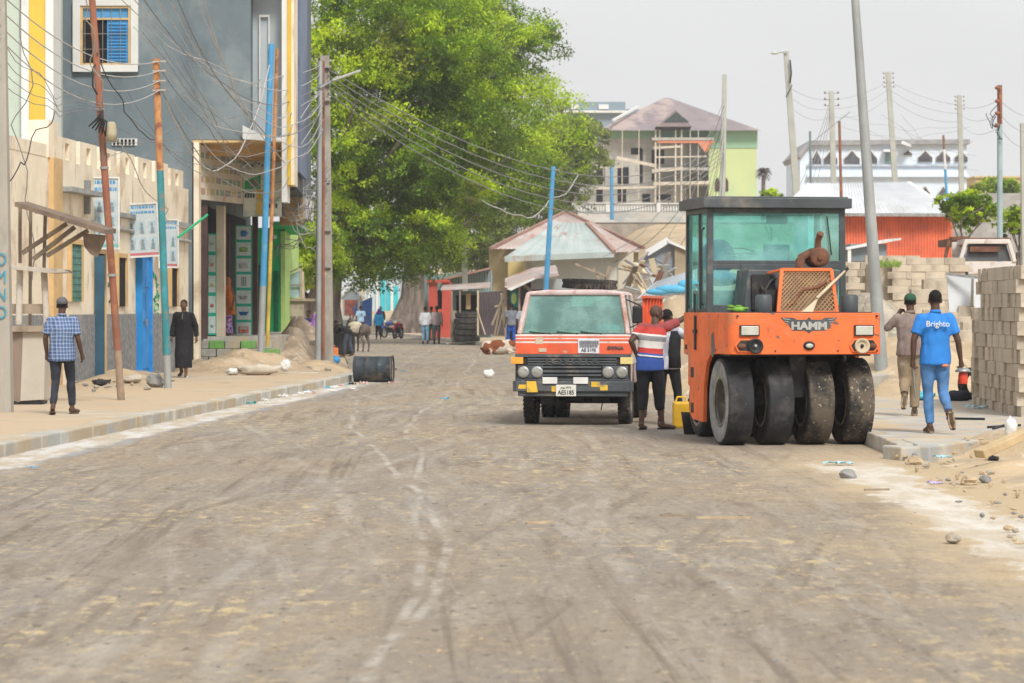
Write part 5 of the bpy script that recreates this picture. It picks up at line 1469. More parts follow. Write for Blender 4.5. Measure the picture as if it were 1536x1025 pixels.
for row in range(3):
    n = 5-row*0
    for k in range(n):
        xx = -8.3+.42*k+(.2 if row % 2 else 0)
        m = BLKN if (row, k) in ((2, 1), (1, 2), (2, 3), (1, 4), (0, 3)) else BLKG
        wpart(GB, 'step_block', m, lambda b: b.box((xx, 78.35+.06*row, .30+.215*row), (.40, .38, .205), r3.uniform(-.03, .03)), .012)
# receding shop fascia and the fascia facing the camera
fs = wpart(GB, 'shop_fascia', mat('faded_fascia', (.72, .67, .58), .8, .1, 2, .05, stain=((.55, .35, .33), .8, .5, .7), stain2=((.36, .45, .38), 1.2, .55, .7)), lambda b: b.prism([(-8.18, 76.4, 4.55), (-8.26, 76.4, 4.55), (-7.42, 80.0, 4.55), (-7.34, 80.0, 4.55)], (0, 0, 1.42)))
def fl(b):
    r3 = random.Random(2)
    for row in range(4):
        u = .15
        while u < 3.4:
            l = r3.uniform(.12, .4); b.cur = r3.randrange(4)
            q = lambda uu, z: (-8.18+uu*.2272-.0+.012, 76.4+uu*.9738, z)
            z0 = 4.70+row*.31
            b.prism([q(u, z0), q(min(u+l, 3.55), z0), q(min(u+l, 3.55), z0+.15), q(u, z0+.15)], (-.01, 0, 0)); u += l+.14
wpart(fs, 'faded_lettering', (mat('faded_red', (.48, .30, .28), .8, .1, 2, 0), mat('faded_green', (.30, .42, .33), .8, .1, 2, 0), mat('faded_yellow', (.54, .48, .26), .8, .1, 2, 0), mat('faded_grey', (.36, .36, .36), .8, .1, 2, 0)), fl, split=True)
zf = 80.0; XF = lambda px: (px-768)/F*zf; ZF = lambda py: HC+(HZ-py)/F*zf
f2 = wpart(GB, 'shop_fascia', mat('pale_fascia', (.70, .74, .66), .8, .1, 2, .05, stain=((.30, .36, .32), 1.4, .5, .7)), lambda b: b.bx(XF(365), XF(422), zf, zf+.1, ZF(325), ZF(242)))
wpart(f2, 'green_panel', GREENP, lambda b: b.prism([(XF(367), zf-.01, ZF(272)), (XF(391), zf-.01, ZF(262)), (XF(391), zf-.01, ZF(284)), (XF(367), zf-.01, ZF(284))], (0, .01, 0)))
wpart(f2, 'blue_panel', DADO, lambda b: b.bx(XF(374), XF(388), zf-.016, zf-.01, ZF(281), ZF(270)))
wpart(f2, 'yellow_panel', YEL, lambda b: b.bx(XF(385), XF(395), zf-.01, zf, ZF(322), ZF(285)))
wpart(f2, 'dark_mark', mat('faded_black', (.10, .11, .11)), lambda b: [b.bx(XF(367+5*k), XF(370+5*k), zf-.01, zf, ZF(246+(k % 3)*2), ZF(243+(k % 3)*2)) for k in range(7)]+[b.bx(XF(367+4*k), XF(370+4*k), zf-.01, zf, ZF(297), ZF(290)) for k in range(4)]+[b.bx(XF(398+5*k), XF(401+5*k), zf-.01, zf, ZF(312), ZF(306)) for k in range(4)], split=True)
textobj('faded_lettering', 'ELECTRONICS', .13, mat('faded_green', (.30, .42, .33)), f2, Mfront(XF(404), zf-.008, ZF(300)), .004, .9)

# tall product posters beside the shop doors
PG = mat('poster_green', (.02, .40, .27), .6, .1, 4, 0)
def poster(label, px0, px1, py0, py1, z, kinds):
    a, c = P(px0, py1, z), P(px1, py0, z); W, Hh = c.x-a.x, c.z-a.z
    t = thing('poster_board', label, 'poster', (a.x+W/2, z, a.z))
    part(t, 'board', PG, lambda b: b.bx(-W/2, W/2, 0, .05, 0, Hh), .004)
    n = len(kinds); ch = Hh/n
    cols = dict(b=(.03, .16, .5), g=(.22, .40, .12), s=(.42, .45, .46), r=(.55, .12, .07), y=(.6, .5, .1), o=(.60, .25, .08), k=(.05, .06, .06))
    for i, (shape, cc) in enumerate(kinds):
        z0 = Hh-(i+1)*ch; m = mat('poster_'+cc, cols[cc], .5, .2, 20, 0)
        pn = part(t, 'picture', mat('poster_white', (.58, .66, .64), .6, .06, 6, 0, stain=((.45, .60, .52), 8, .5, .7)), lambda b: b.bx(-W*.43, W*.43, -.006, 0, z0+ch*.10, z0+ch*.92))
        zc = z0+ch*.48; s = W*.30
        def fig(b):
            if shape == 'jug': b.lathe([(0, 0), (s*.5, 0), (s*.62, s*.9), (s*.4, s*1.2), (0, s*1.2)], (0, -.012, zc-s*.6), (0, 0, 1), 14); b.tube([(s*.5, -.012, zc-s*.2), (s*.95, -.012, zc), (s*.5, -.012, zc+s*.4)], s*.08, 6)
            elif shape == 'bowl': b.lathe([(0, 0), (s*.6, 0), (s*1.05, s*.7), (s*.95, s*.7), (0, s*.15)], (0, -.012, zc-s*.35), (0, 0, 1), 16)
            elif shape == 'pot': b.lathe([(0, 0), (s*.8, 0), (s*.9, s*.8), (s*.95, s*.85), (0, s*1.05)], (0, -.012, zc-s*.5), (0, 0, 1), 16)
            elif shape == 'forks': [b.bar((dx*s, -.01, zc-s*.9), (dx*s, -.01, zc+s*.9), s*.14, .01) for dx in (-.35, 0, .35)]
            elif shape == 'bottles': [b.lathe([(0, 0), (s*.22, 0), (s*.22, s), (s*.08, s*1.3), (0, s*1.6)], (dx*s, -.01, zc-s*.8), (0, 0, 1), 8) for dx in (-.5, 0, .5)]
            elif shape == 'bus': b.bx(-s, s, -.02, -.006, zc-s*.7, zc+s*.6); b.cur = 1; b.bx(-s*.8, s*.8, -.026, -.02, zc, zc+s*.45); b.ell((-s*.6, -.02, zc-s*.4), (s*.18, .01, s*.18), 8, 6); b.ell((s*.6, -.02, zc-s*.4), (s*.18, .01, s*.18), 8, 6)
            for i_ in range(len(b.v)):
                if b.v[i_].y < -.03: b.v[i_].y = -.03
                if b.v[i_].y > -.003 : b.v[i_].y = -.003
        part(pn, 'goods', (m, LENS), fig)
poster('tall green bordered poster of housewares right of the veiled woman', 353, 378, 338, 506, 83.2, [('jug', 'b'), ('pot', 'g'), ('pot', 's'), ('forks', 'k'), ('bowl', 's'), ('bowl', 'b'), ('bus', 'r')])
poster('narrow green bordered poster of groceries between the two cream pillars', 312, 324, 350, 503, 79.6, [('pot', 's'), ('bottles', 'o'), ('bottles', 'y'), ('bottles', 'r'), ('jug', 's')])

# --- green shop
GS = thing('green_shop', 'small bright green shop with lime side wall under the tree', 'shop', (-7.4, 96, 0))
XG = lambda px: (px-768)/F*95
wpart(GS, 'wall', GREENP, lambda b: b.bx(XG(384), XG(421), 95, 101, 0, 4.3), .01)
wpart(GS, 'side_wall', LIME, lambda b: b.bx(XG(421), XG(428), 94.95, 101, 0, 4.2), .01)
wpart(GS, 'canopy', GREENP, lambda b: b.prism([(XG(410), 93.5, 4.35), (XG(462), 93.5, 4.30), (XG(452), 97, 4.12), (XG(410), 97, 4.12)], (0, 0, .12)))
dg_ = wpart(GS, 'doorway', mat('deep_green', (.01, .12, .06), .7, .2, 3, 0), lambda b: (b.bx(XG(386), XG(392), 94.93, 95, .4, 3.1), b.bx(XG(412), XG(418), 94.93, 95, .4, 2.9)), split=True)
wpart(GS, 'lamp', WHITEP, lambda b: b.ell((XG(413), 94.8, 4.0), .07, 8, 6))
gp = MB(); gp.tube([P(266, 357, 66), P(312, 322, 66)], .03, 6)
tag(gp.build('green_pipe', mat('green_plastic_pipe', (.03, .50, .24), .5, .1, 5, .1)), 'bright green plastic pipe jutting out beside the shop corner', 'pipe')

# --- wooden stall and cabinet, far left foreground
zs = 48.0
def Q(px, py, dz=0): return P(px, py, zs+dz)
ST = thing('wooden_stall', 'weathered wooden stall frame with sloping plank canopy over a pale cabinet', 'stall', Q(60, 610))
POSTW = mat('whitewashed_post', (.52, .48, .42), .9, .12, 3, .3, stain=((.36, .28, .2), 3, .5, .7))
for a, c in (((30, 405), (28, 487)), ((66, 405), (70, 487))): wpart(ST, 'post', POSTW, lambda b: b.tube([Q(*a), Q(*c)], .055, 10))
for a, c, d in (((30, 305), (30, 395), .3), ((46, 312), (45, 488), 1.0), ((68, 318), (66, 405), .2)): wpart(ST, 'post', WOOD, lambda b: b.bar(Q(*a, d), Q(*c, d), .05))
def canopy(b):
    b.prism([Q(22, 303, -.6), Q(158, 345, -.6), Q(158, 352, -.6), Q(22, 310, -.6)], V((0, 1.3, .05)))
    for k in range(6): b.bar(Q(30+k*24, 312+k*7.2, -.65), Q(30+k*24, 312+k*7.2, -.65)+V((0, 1.35, .05)), .035)
wpart(ST, 'canopy', mat('plank_canopy', (.20, .15, .11), .92, .25, 3, .5, stain=((.14, .10, .08), 2, .5, .7)), canopy)
for a, c in (((33, 380), (100, 336)), ((50, 389), (112, 341)), ((70, 384), (132, 346))): wpart(ST, 'strut', WOOD, lambda b: b.bar(Q(*a), Q(*c, -.1), .05, .07))
wpart(ST, 'end_board', mat('plank_canopy', (.20, .15, .11)), lambda b: b.prism([Q(124, 350, -.3), Q(158, 353, -.3), Q(158, 360, -.3), Q(146, 386, -.3), Q(136, 382, -.3), Q(126, 370, -.3)], (0, .04, 0)))
wpart(ST, 'shelf', mat('pale_plank', (.46, .42, .36), .9, .15, 3, .3, stain=((.28, .22, .16), 3, .5, .7)), lambda b: b.prism([Q(16, 398, -.3), Q(92, 404, -.3), Q(99, 409, -.3), Q(72, 410, -.3), Q(16, 404, -.3)], (0, .9, 0)), .004)
wpart(ST, 'rail', WOOD, lambda b: (b.bx(Q(16, 0).x, Q(64, 0).x, zs+.1, zs+.14, Q(0, 471).z, Q(0, 456).z)))
cb = thing('cabinet', 'pale wheeled cabinet with a wooden top under the weathered stall', 'cabinet', Q(42, 608))
wpart(cb, 'front', mat('beige_panel', (.47, .43, .36), .85, .08, 2, .1, stain=((.38, .31, .22), 2, .55, .75)), lambda b: b.prism([Q(30, 602), Q(66, 600), Q(68, 497), Q(34, 497)], (0, .6, 0)), .01)
wpart(cb, 'side', mat('brown_panel', (.25, .19, .15), .85, .1, 2, .1), lambda b: b.prism([Q(17, 604, .05), Q(30, 603, .0), Q(34, 497, .0), Q(17, 497, .05)], (0, .5, 0)))
wpart(cb, 'top', WOOD, lambda b: b.bx(Q(16, 0).x, Q(72, 0).x, zs-.1, zs+.7, Q(0, 498).z, Q(0, 489).z), .006)
wpart(cb, 'base_frame', BLACKM, lambda b: b.bx(Q(18, 0).x, Q(64, 0).x, zs+.02, zs+.5, Q(0, 606).z, Q(0, 602).z))
for px in (24, 58): wpart(cb, 'wheel', BLACKM, lambda b: b.cyl(Q(px, 607, 0), Q(px, 607, .05), .035, n=12))

# --- tea stall behind the poles
TS = thing('market_stall', 'rough wooden stall with a glass case on its counter behind the twin poles', 'stall', P(445, 515, 97))
zt = 97
def T(px, py, d=0): return P(px, py, zt+d)
wpart(TS, 'counter', mat('dusty_board', (.36, .31, .25), .92, .15, 3, .3, stain=((.24, .19, .14), 3, .5, .7)), lambda b: b.bx(T(416, 0).x, T(456, 0).x, zt, zt+.9, T(0, 475).z, T(0, 452).z), .01)
wpart(TS, 'counter_top', WOOD, lambda b: b.bx(T(413, 0).x, T(482, 0).x, zt-.1, zt+1.0, T(0, 452).z, T(0, 448).z))
for px in (418, 440, 455, 476): wpart(TS, 'leg', WOOD, lambda b: b.bar(T(px, 475), T(px+rnd.uniform(-2, 2), 514), .07))
wpart(TS, 'case', WOOD, lambda b: [b.bar(T(*a), T(*c), .05) for a, c in (((421, 448), (421, 415)), ((452, 448), (452, 402)), ((421, 415), (447, 403)), ((421, 428), (452, 428)))])
wpart(TS, 'case_glass', mat('case_glass', (.30, .42, .44), .3, .3, 4, 0, spec=.6), lambda b: b.prism([T(423, 446, .1), T(450, 446, .1), T(450, 406, .1), T(423, 418, .1)], (0, .03, 0)))
wpart(TS, 'back_post', mat('cream_stone', (.50, .42, .30), .9, .2, 3, .3), lambda b: b.prism([T(446, 448, 1), T(456, 448, 1), T(455, 410, 1), T(450, 402, 1), T(446, 408, 1)], (0, .4, 0)))
# black pots by the road
for i, (px, py, r_) in enumerate(((509, 532, .30), (519, 520, .26))):
    c = G(px, py, .05) if i == 0 else V(((px-768)/F*103, 104, .05))
    b = MB(); b.lathe([(0, 0), (r_*.9, 0), (r_, .1), (r_, .75), (r_*1.08, .78), (r_*.9, .78), (r_*.85, .1), (0, .08)], (0, 0, 0), (0, 0, 1), 22)
    o = b.build('cooking_drum', BLACKM); o.location = c
    tag(o, ('black metal drum with the broad dark basin on it', 'dark drum between the basin and the donkey')[i], 'drum')
b = MB(); b.lathe([(0, 0), (.3, 0), (.42, .22), (.36, .22), (.28, .06), (0, .06)], (0, 0, 0), (0, 0, 1), 22); c = G(509, 532, .05)
o = b.build('basin', BLACKM); o.location = (c.x, c.y, .84); tag(o, 'broad dark basin sitting on the nearer black drum', 'basin')
jerry(tuple(G(500, 541, .1)), mat('orange_plastic', (.66, .20, .06), .6, .1, 4, .1), 'orange plastic can beside the twin street poles', 1.15)
b = MB(); b.ell((0, 0, .10), (.15, .15, .12), 12, 8); o = b.build('plastic_bag', mat('blue_plastic', (.04, .26, .55), .5, .2, 5, .2)); o.location = G(503, 545, .1)
tag(o, 'small blue plastic bag below the orange can', 'bag')

# --- sand, rubble and litter on the left pavement
mound('sand_heap', 'broad low heap of sand against the shop plinth', 'sand heap', (-7.0, 74.5, .05), 2.8, 6.0, .50, mat('brown_sand', (.40, .305, .20), .95, .2, 1.2, .8, bsc=8, bd=.05, stain=((.50, .41, .30), 1.6, .48, .64), stain2=((.27, .21, .15), 3.5, .56, .68)), 2, rough=.5)
mound('sand_heap', 'rubble strewn sand heap around the foot of the blue pole', 'sand heap', (-6.3, 86, .05), 1.5, 7, .95, mat('rubble_sand', (.36, .28, .20), .95, .3, 1.6, .9, bsc=9, bd=.08, stain=((.52, .45, .36), 3.5, .52, .62), stain2=((.2, .17, .14), 2.5, .58, .68)), 5, rough=.5)
mound('sand_heap', 'flat spill of sand beneath the bright blue door', 'sand heap', (-8.6, 65, .12), 1.2, 8, .22, SAND, 9)
mound('sand_heap', 'sand drift between the pavement end and the twin poles', 'sand heap', (-5.3, 79, 0), 1.4, 6, .28, SAND, 12)
STONE = mat('pale_rubble', (.42, .39, .33), .95, .2, 4, .5, stain=((.32, .26, .19), 3, .5, .7))
GSTONE = mat('grey_rubble', (.25, .25, .24), .95, .2, 4, .5)
SACK = mat('dusty_white_sack', (.50, .45, .37), .9, .12, 4, .3)
def bag(label, c, s, m, seed, name='plastic_bag', cat='bag', group=None):
    if s[2] < .045:      # a crumpled scrap of film rather than a filled bag
        n = 9; vs, fs = [], []
        for i in range(n):
            for j in range(n):
                u, v = i/(n-1)*2-1, j/(n-1)*2-1
                k = 1+.45*nz(u*1.3+seed, v*1.3, 2)
                vs.append((u*s[0]*k, v*s[1]*k, .012+abs(nz(u*2.1+seed*3, v*2.1, 5))*s[2]*2.6+abs(nz(u*5+seed, v*5, 1))*s[2]))
        for i in range(n-1):
            for j in range(n-1):
                if nz(i*.45+seed*2, j*.45, 7) > -.22: fs.append((i*n+j, (i+1)*n+j, (i+1)*n+j+1, i*n+j+1))
        b = MB(); b.add(vs, fs)
        o = b.build(name, m, None, norm=False); md = o.modifiers.new('solid', 'SOLIDIFY'); md.thickness = .003
        o.location = c; o.rotation_euler = (0, 0, seed); return tag(o, label, cat, group)
    b = MB(); b.ell((0, 0, s[2]*.8), s, 18, 12)
    for i, p in enumerate(b.v): b.v[i] = p*(1+.35*nz(p.x/s[0]*2+seed, p.y/s[1]*2, p.z/s[2]*2)+.15*nz(p.x/s[0]*5, p.y/s[1]*5+seed, p.z/s[2]*5))
    o = b.build(name, m); o.location = c; o.rotation_euler = (0, 0, seed); return tag(o, label, cat, group)
bag('long dusty white sack lying on the sand below the blue pole', tuple(G(388, 562, .16)), (.5, .25, .13), SACK, 0.1, 'sack', 'sack')
bag('crumpled white plastic bag left of the long dusty sack', tuple(G(350, 562, .16)), (.2, .14, .08), WHITEP, 1)
bag('white plastic bag with red marks on the rubble slope', tuple(G(428, 556, .22)), (.13, .13, .14), WHITEP, 2)
bag('pale sack slumped on the rubble near the twin poles', tuple(G(458, 532, .35)), (.3, .25, .22), SACK, 3, 'sack', 'sack')
bag('dark plastic bag at the foot of the cream house wall', tuple(G(152, 578, .16)), (.2, .16, .07), BLACKM, 4)
bag('dusty white sack lying between the rusty pole and the blue door', tuple(G(198, 574, .16)), (.28, .22, .09), SACK, 5, 'sack', 'sack')
rock('stone_block', 'squared grey stone block leaning beside the green and rust pole', 'stone', tuple(G(233, 580, .16)+V((0, 0, .1))), (.22, .18, .16), GSTONE, 2)
r3 = random.Random(21)
for k in range(34):
    px = r3.uniform(385, 500); py = r3.uniform(502, 555)
    c = G(px, max(py, 520), .2); h = .95*max(0, 1-((c.y-86)/7)**2)*max(0, 1-((c.x+6.3)/1.5)**2)+.1
    rock('stone', 'pale lump of rubble on the heap around the blue pole', 'stone', (c.x, c.y, h), (r3.uniform(.05, .15), r3.uniform(.05, .15), r3.uniform(.04, .10)), r3.choice((STONE, STONE, GSTONE)), k, 'rubble around the blue pole')
for k in range(14):
    c = G(r3.uniform(100, 260), r3.uniform(572, 590), .16)
    rock('stone', 'small stone at the foot of the cream house', 'stone', (c.x, c.y, .18), (r3.uniform(.03, .09), r3.uniform(.03, .09), r3.uniform(.02, .05)), r3.choice((STONE, STONE, GSTONE)), k, 'stones below the cream house')
# barrel
BR = thing('oil_drum', 'dented dark oil drum lying on its side at the end of the pavement', 'barrel', (0, 0, 0))
c = V(((560-768)/F*67.5, 67.5, .31))
BR.location = c; BR.rotation_euler = (0, 0, -.10)
BARR = mat('tarred_drum', (.035, .045, .055), .6, .3, 3, .3, stain=((.16, .13, .10), 2.6, .50, .68), stain2=((.10, .26, .38), 5, .60, .70))
def brl(b):
    R_ = .295; pr = [(0, -.43), (R_*.96, -.43), (R_+.012, -.435), (R_+.012, -.415), (R_, -.41)]
    for k in (-1, 1): pass
    pr += [(R_, -.16), (R_+.014, -.145), (R_, -.13), (R_, .13), (R_+.014, .145), (R_, .16), (R_, .41), (R_+.012, .415), (R_+.012, .435), (R_*.96, .43)]
    b.lathe(pr, (0, 0, 0), (1, 0, 0), 36)
part(BR, 'body', BARR, brl)
part(BR, 'lid', mat('dusty_drum_lid', (.27, .23, .19), .8, .2, 4, .3, stain=((.15, .11, .08), 3, .5, .7)), lambda b: (b.cyl((.41, 0, 0), (.425, 0, 0), .28, n=32), b.cyl((.425, .12, .12), (.44, .12, .12), .03, n=10)))
part(BR, 'rim_wire', BLACKM, lambda b: b.lathe([(.31, .44), (.325, .45), (.31, .46)], (0, 0, 0), (1, .03, 0), 32))
# litter on the road and in the gutter
LM = [WHITEP, mat('litter_blue', (.10, .38, .58), .6, .2, 6, .1), mat('litter_pink', (.58, .38, .36), .7, .2, 6, .1), mat('litter_teal', (.08, .36, .36), .6, .2, 6, .1), BLACKM]
items = [(463, 588, 1), (447, 583, 1), (476, 583, 0), (490, 578, 4), (505, 583, 0), (520, 578, 1), (452, 592, 0), (545, 577, 2), (590, 575, 2), (607, 558, 1), (377, 607, 3), (400, 606, 0), (392, 602, 0), (435, 590, 0), (50, 703, 1), (590, 556, 4), (668, 600, 1), (672, 517, 0), (498, 587, 0), (512, 580, 2), (425, 596, 0), (470, 592, 2), (530, 585, 0)]
for k, (px, py, m) in enumerate(items):
    c = G(px, py, .02)
    if c.x < xk(c.y)+.05 and c.y < 71: c.x = xk(c.y)+.12+.1*(k % 4)
    zz = .55+.45*sst(28, 55, c.y)
    bag('scrap of plastic litter on the road or in the gutter', (c.x, c.y, .018), (zz*r3.uniform(.04, .10), zz*r3.uniform(.04, .10), zz*r3.uniform(.015, .04)), LM[m], k, 'litter', 'litter', 'scraps of litter along the road')
c = G(733, 567, .02); bag('clear white plastic bag standing up alone in the middle of the road', (c.x, c.y, .02), (.13, .10, .12), WHITEP, 3)
# ------------------------------------------------------------------ right side: block stacks, heaps, sheds
BLOCK = mat('cement_block', (.50, .435, .345), .95, .12, 3, .5, bsc=25, stain=((.31, .27, .215), 2, .5, .72))
# each block takes its own slight tone, as cast blocks do
_t = BLOCK.node_tree; _p = [n for n in _t.nodes if n.type == 'BSDF_PRINCIPLED'][0]
_src = _p.inputs['Base Color'].links[0].from_socket
_oi = _t.nodes.new('ShaderNodeObjectInfo'); _mr = _t.nodes.new('ShaderNodeMapRange'); _mr.inputs[3].default_value = .84; _mr.inputs[4].default_value = 1.10
_mm = _t.nodes.new('ShaderNodeMix'); _mm.data_type = 'RGBA'; _mm.blend_type = 'MULTIPLY'; _mm.inputs[0].default_value = 1
_t.links.new(_oi.outputs['Random'], _mr.inputs[0]); _t.links.new(_src, _mm.inputs[6]); _t.links.new(_mr.outputs[0], _mm.inputs[7]); _t.links.new(_mm.outputs[2], _p.inputs['Base Color'])
def blockmesh(L, W, H):
    b = MB(); b.box((0, 0, 0), (L, W, H)); o = b.build('concrete_block', BLOCK, None, .008)
    return o
def stackrow(p, q, rows, nb, label, group, dims, z0f, seed, top=None, proto=None):
    """a wall of loose stacked blocks from p to q (world), each block its own object"""
    r4 = random.Random(seed); p, q = V(p), V(q); a = math.atan2(q.y-p.y, q.x-p.x); n = 0
    d = (q-p).normalized(); nrm = V((-d.y, d.x, 0))
    for i in range(nb):
        t = (i+.5)/nb; c = p.lerp(q, t); nr = rows if top is None else top(t)
        for j in range(nr):
            o = proto.copy(); COL.objects.link(o)
            c2 = c + nrm*r4.uniform(-.03, .03) + d*((dims[0]*.25 if j % 2 else 0))
            o.location = (c2.x, c2.y, z0f(c.x, c.y)+dims[2]*(j+.5)+.002*j)
            o.rotation_euler = (0, 0, a+r4.uniform(-.06, .06)); tag(o, label, 'block', group); n += 1
    return n
pr1 = blockmesh(.325, .19, .200)
N = 0
lab1 = 'grey cement block in the tall stack at the right edge of the photo'
N += stackrow((7.32, 41.8, 0), (7.42, 46.1, 0), 11, 13, lab1, 'blocks of the tall right stack', (.33, .2, .2), lambda x, y: .12, 1, None, pr1)
lab2 = 'grey cement block in the lower stack just left of the tallest one'
N += stackrow((7.46, 46.7, 0), (7.80, 49.1, 0), 8, 7, lab2, 'blocks of the lower right stack', (.4, .2, .2), lambda x, y: .12, 2, None, pr1)
b = MB(); b.bx(7.6, 11, 41.9, 46.3, .1, 2.30); o = b.build('block_core', BLOCK); tag(o, 'solid inner mass of the tall cement block stack', 'blocks', kind='stuff')
b = MB(); b.prism([(7.7, 46.9, .1), (8.05, 50.2, .1), (11, 50.2, .1), (11, 46.9, .1)], (0, 0, 1.6)); o = b.build('block_core', BLOCK); tag(o, 'solid inner mass of the lower cement block stack', 'blocks', kind='stuff')
pr1.hide_render = False
tag(pr1, 'single grey cement block lying on the sand behind the two walking men', 'block'); pr1.location = (6.3, 55, .25)
# stacks standing on the rising ground behind the walkers
pr2 = blockmesh(.585, .19, .20)
Zb = 84.0
def zb(py, z=Zb): return HC+(HZ-py)/F*z
def Xb(px, z=Zb): return (px-768)/F*z
tag(pr2, 'long cement block lying at the foot of the middle stack', 'block'); pr2.location = (Xb(1370), 80, zb(470, 80))
lab3 = 'long cement block in the middle stack behind the man with the green cap'
N += stackrow((Xb(1332), Zb, 0), (Xb(1446), Zb, 0), 9, 4, lab3, 'blocks of the middle stack', (.55, .2, .2), lambda x, y: zb(482), 3, lambda t: 9, pr2)
N += stackrow((Xb(1305), Zb+2, 0), (Xb(1385), Zb+2, 0), 10, 3, lab3, 'blocks of the middle stack', (.55, .2, .2), lambda x, y: zb(487, 86), 7, lambda t: 10, pr2)
lab4 = 'long cement block in the stack between the roller cab and the leaning steel pole'
N += stackrow((Xb(1270, 88), 88, 0), (Xb(1332, 88), 88, 0), 7, 3, lab4, 'blocks of the stack by the leaning pole', (.5, .2, .2), lambda x, y: zb(455, 88), 4, lambda t: 6, pr2)
b = MB(); b.bx(Xb(1310), Xb(1444), Zb+.2, Zb+1.8, 1.0, zb(396)); o = b.build('block_core', BLOCK); tag(o, 'inner mass of the middle cement block stack', 'blocks', kind='stuff')
b = MB(); b.bx(Xb(1272, 88), Xb(1330, 88), 88.2, 89.4, .8, zb(398, 88)); o = b.build('block_core', BLOCK); tag(o, 'inner mass of the stack by the leaning pole', 'blocks', kind='stuff')
lab5 = 'cement block set on the ground between the walkers and the right stack'
for (px, py, z) in ((1400, 430, 78), (1418, 432, 78), (1382, 445, 76), (1440, 452, 76), (1455, 470, 74), (1445, 487, 72), (1430, 500, 70), (1452, 508, 68), (1460, 495, 69), (1300, 490, 70), (1312, 502, 66)):
    o = pr2.copy(); COL.objects.link(o); o.location = P(px, py, z); o.rotation_euler = (0, 0, rnd.uniform(-.3, .3)); o.scale = (1, 1.5, 1.9); tag(o, lab5, 'block', 'loose blocks behind the walkers')
# low retaining step of concrete behind the slab
b = MB(); b.prism([P(1303, 597, 55), P(1345, 592, 56), P(1345, 560, 56), P(1303, 563, 55)], (0, 1.2, 0)); tag(b.build('pole_footing', CONC, None, .03), 'rough concrete footing of the leaning steel pole', 'footing')

# terrain heaps
mound('sand_pile', 'tall pile of tan sand heaped behind the orange roller and the lorry', 'sand pile', (3.9, 62, -.05), 2.6, 5, 1.95, SAND, 4)
mound('sand_heap', 'low heap of sand behind the slab at the foot of the cement stacks', 'sand heap', (7.9, 60, -.05), 3.5, 8, 1.15, SAND, 14)
mound('sand_heap', 'sand drift heaped on the near edge of the right slab', 'sand heap', (6.35, 34.2, -.03), 1.7, 2.6, .42, SAND, 23, .6, rough=.5)
mound('sand_heap', 'small spill of sand in the lower right corner by the slab', 'sand heap', (5.6, 31.0, -.03), 1.9, 2.4, .16, SAND, 33, rough=.5)
WP = mat('white_sheet_metal', (.58, .62, .66), .6, .08, 1, .1, stain=((.42, .42, .40), 1.4, .55, .75))
t = thing('sheet_metal_fence', 'leaning white sheet metal panels beside the middle cement stack', 'fence', P(1452, 475, 74))
wpart(t, 'panel', WP, lambda b: (b.prism([P(1420, 412, 74), P(1458, 417, 74), P(1457, 470, 74), P(1424, 468, 74)], (0, .06, 0)), b.prism([P(1460, 418, 73.5), P(1488, 420, 73.5), P(1480, 452, 73.5), P(1462, 474, 73.5)], (0, .06, 0))), split=True)
wpart(t, 'edge', STEEL, lambda b: (b.bar(P(1420, 411, 73.9), P(1486, 419, 73.4), .07), b.bar(P(1459, 417, 73.4), P(1457, 474, 73.9), .06)), split=True)
t = thing('corrugated_fence', 'white and blue sheet fence on the slope left of the roller cab', 'fence', P(1010, 425, 95))
wpart(t, 'panel', WP, lambda b: b.corr(P(955, 448, 95), P(1046, 440, 95), P(1046, 403, 95), P(985, 422, 95), 16, .05))
wpart(t, 'tarpaulin', mat('blue_tarpaulin', (.10, .42, .66), .6, .15, 2, .3), lambda b: (b.ell(P(1010, 434, 94.7), (.6, .12, .14)), b.ell(P(987, 438, 94.7), (.4, .1, .10)), b.ell(P(1033, 427, 94.7), (.35, .12, .18))))
# old white lorry body on the high ground
t = thing('old_lorry', 'old white lorry cab with rusty body parked above the cement stacks', 'truck', P(1480, 412, 92))
zt_ = 92; O = lambda px, py, d=0: P(px, py, zt_+d)
wpart(t, 'cab', TWH, lambda b: (b.prism([O(1440, 400), O(1522, 400), O(1524, 376), O(1512, 358), O(1448, 358), O(1438, 376)], (0, .07, 0)) if False else (b.bx(O(1438, 0).x, O(1524, 0).x, 92, 93.6, O(0, 412).z, O(0, 393).z), b.bar(O(1440, 393), O(1449, 362), .12), b.bar(O(1522, 393), O(1513, 362), .12), b.bx(O(1447, 0).x, O(1515, 0).x, 91.95, 93.5, O(0, 366).z, O(0, 359).z), b.bx(O(1438, 0).x, O(1450, 0).x, 93.4, 93.5, O(0, 393).z, O(0, 362).z))), .02)
wpart(t, 'windscreen', mat('dark_screen', (.05, .055, .06), .3, .3, 2, 0, spec=.6), lambda b: b.prism([O(1446, 392, .1), O(1517, 392, .1), O(1509, 366, .2), O(1453, 366, .2)], (0, .03, 0)))
wpart(t, 'dashboard', RUST, lambda b: b.bx(O(1455, 0).x, O(1500, 0).x, 91.95, 92.05, O(0, 378).z, O(0, 370).z))
wpart(t, 'cargo_bed', RUST, lambda b: (b.bx(O(1445, 0).x, O(1530, 0).x, 93.7, 97.5, O(0, 366).z, O(0, 355).z), b.bar(O(1418, 388, 1), O(1424, 358, 1), .1), b.bar(O(1424, 358, 1), O(1450, 357, 1), .1)))
wpart(t, 'wheel', RUBBER, lambda b: (b.cyl(O(1444, 411, .2), O(1450, 411, .2), .35),))
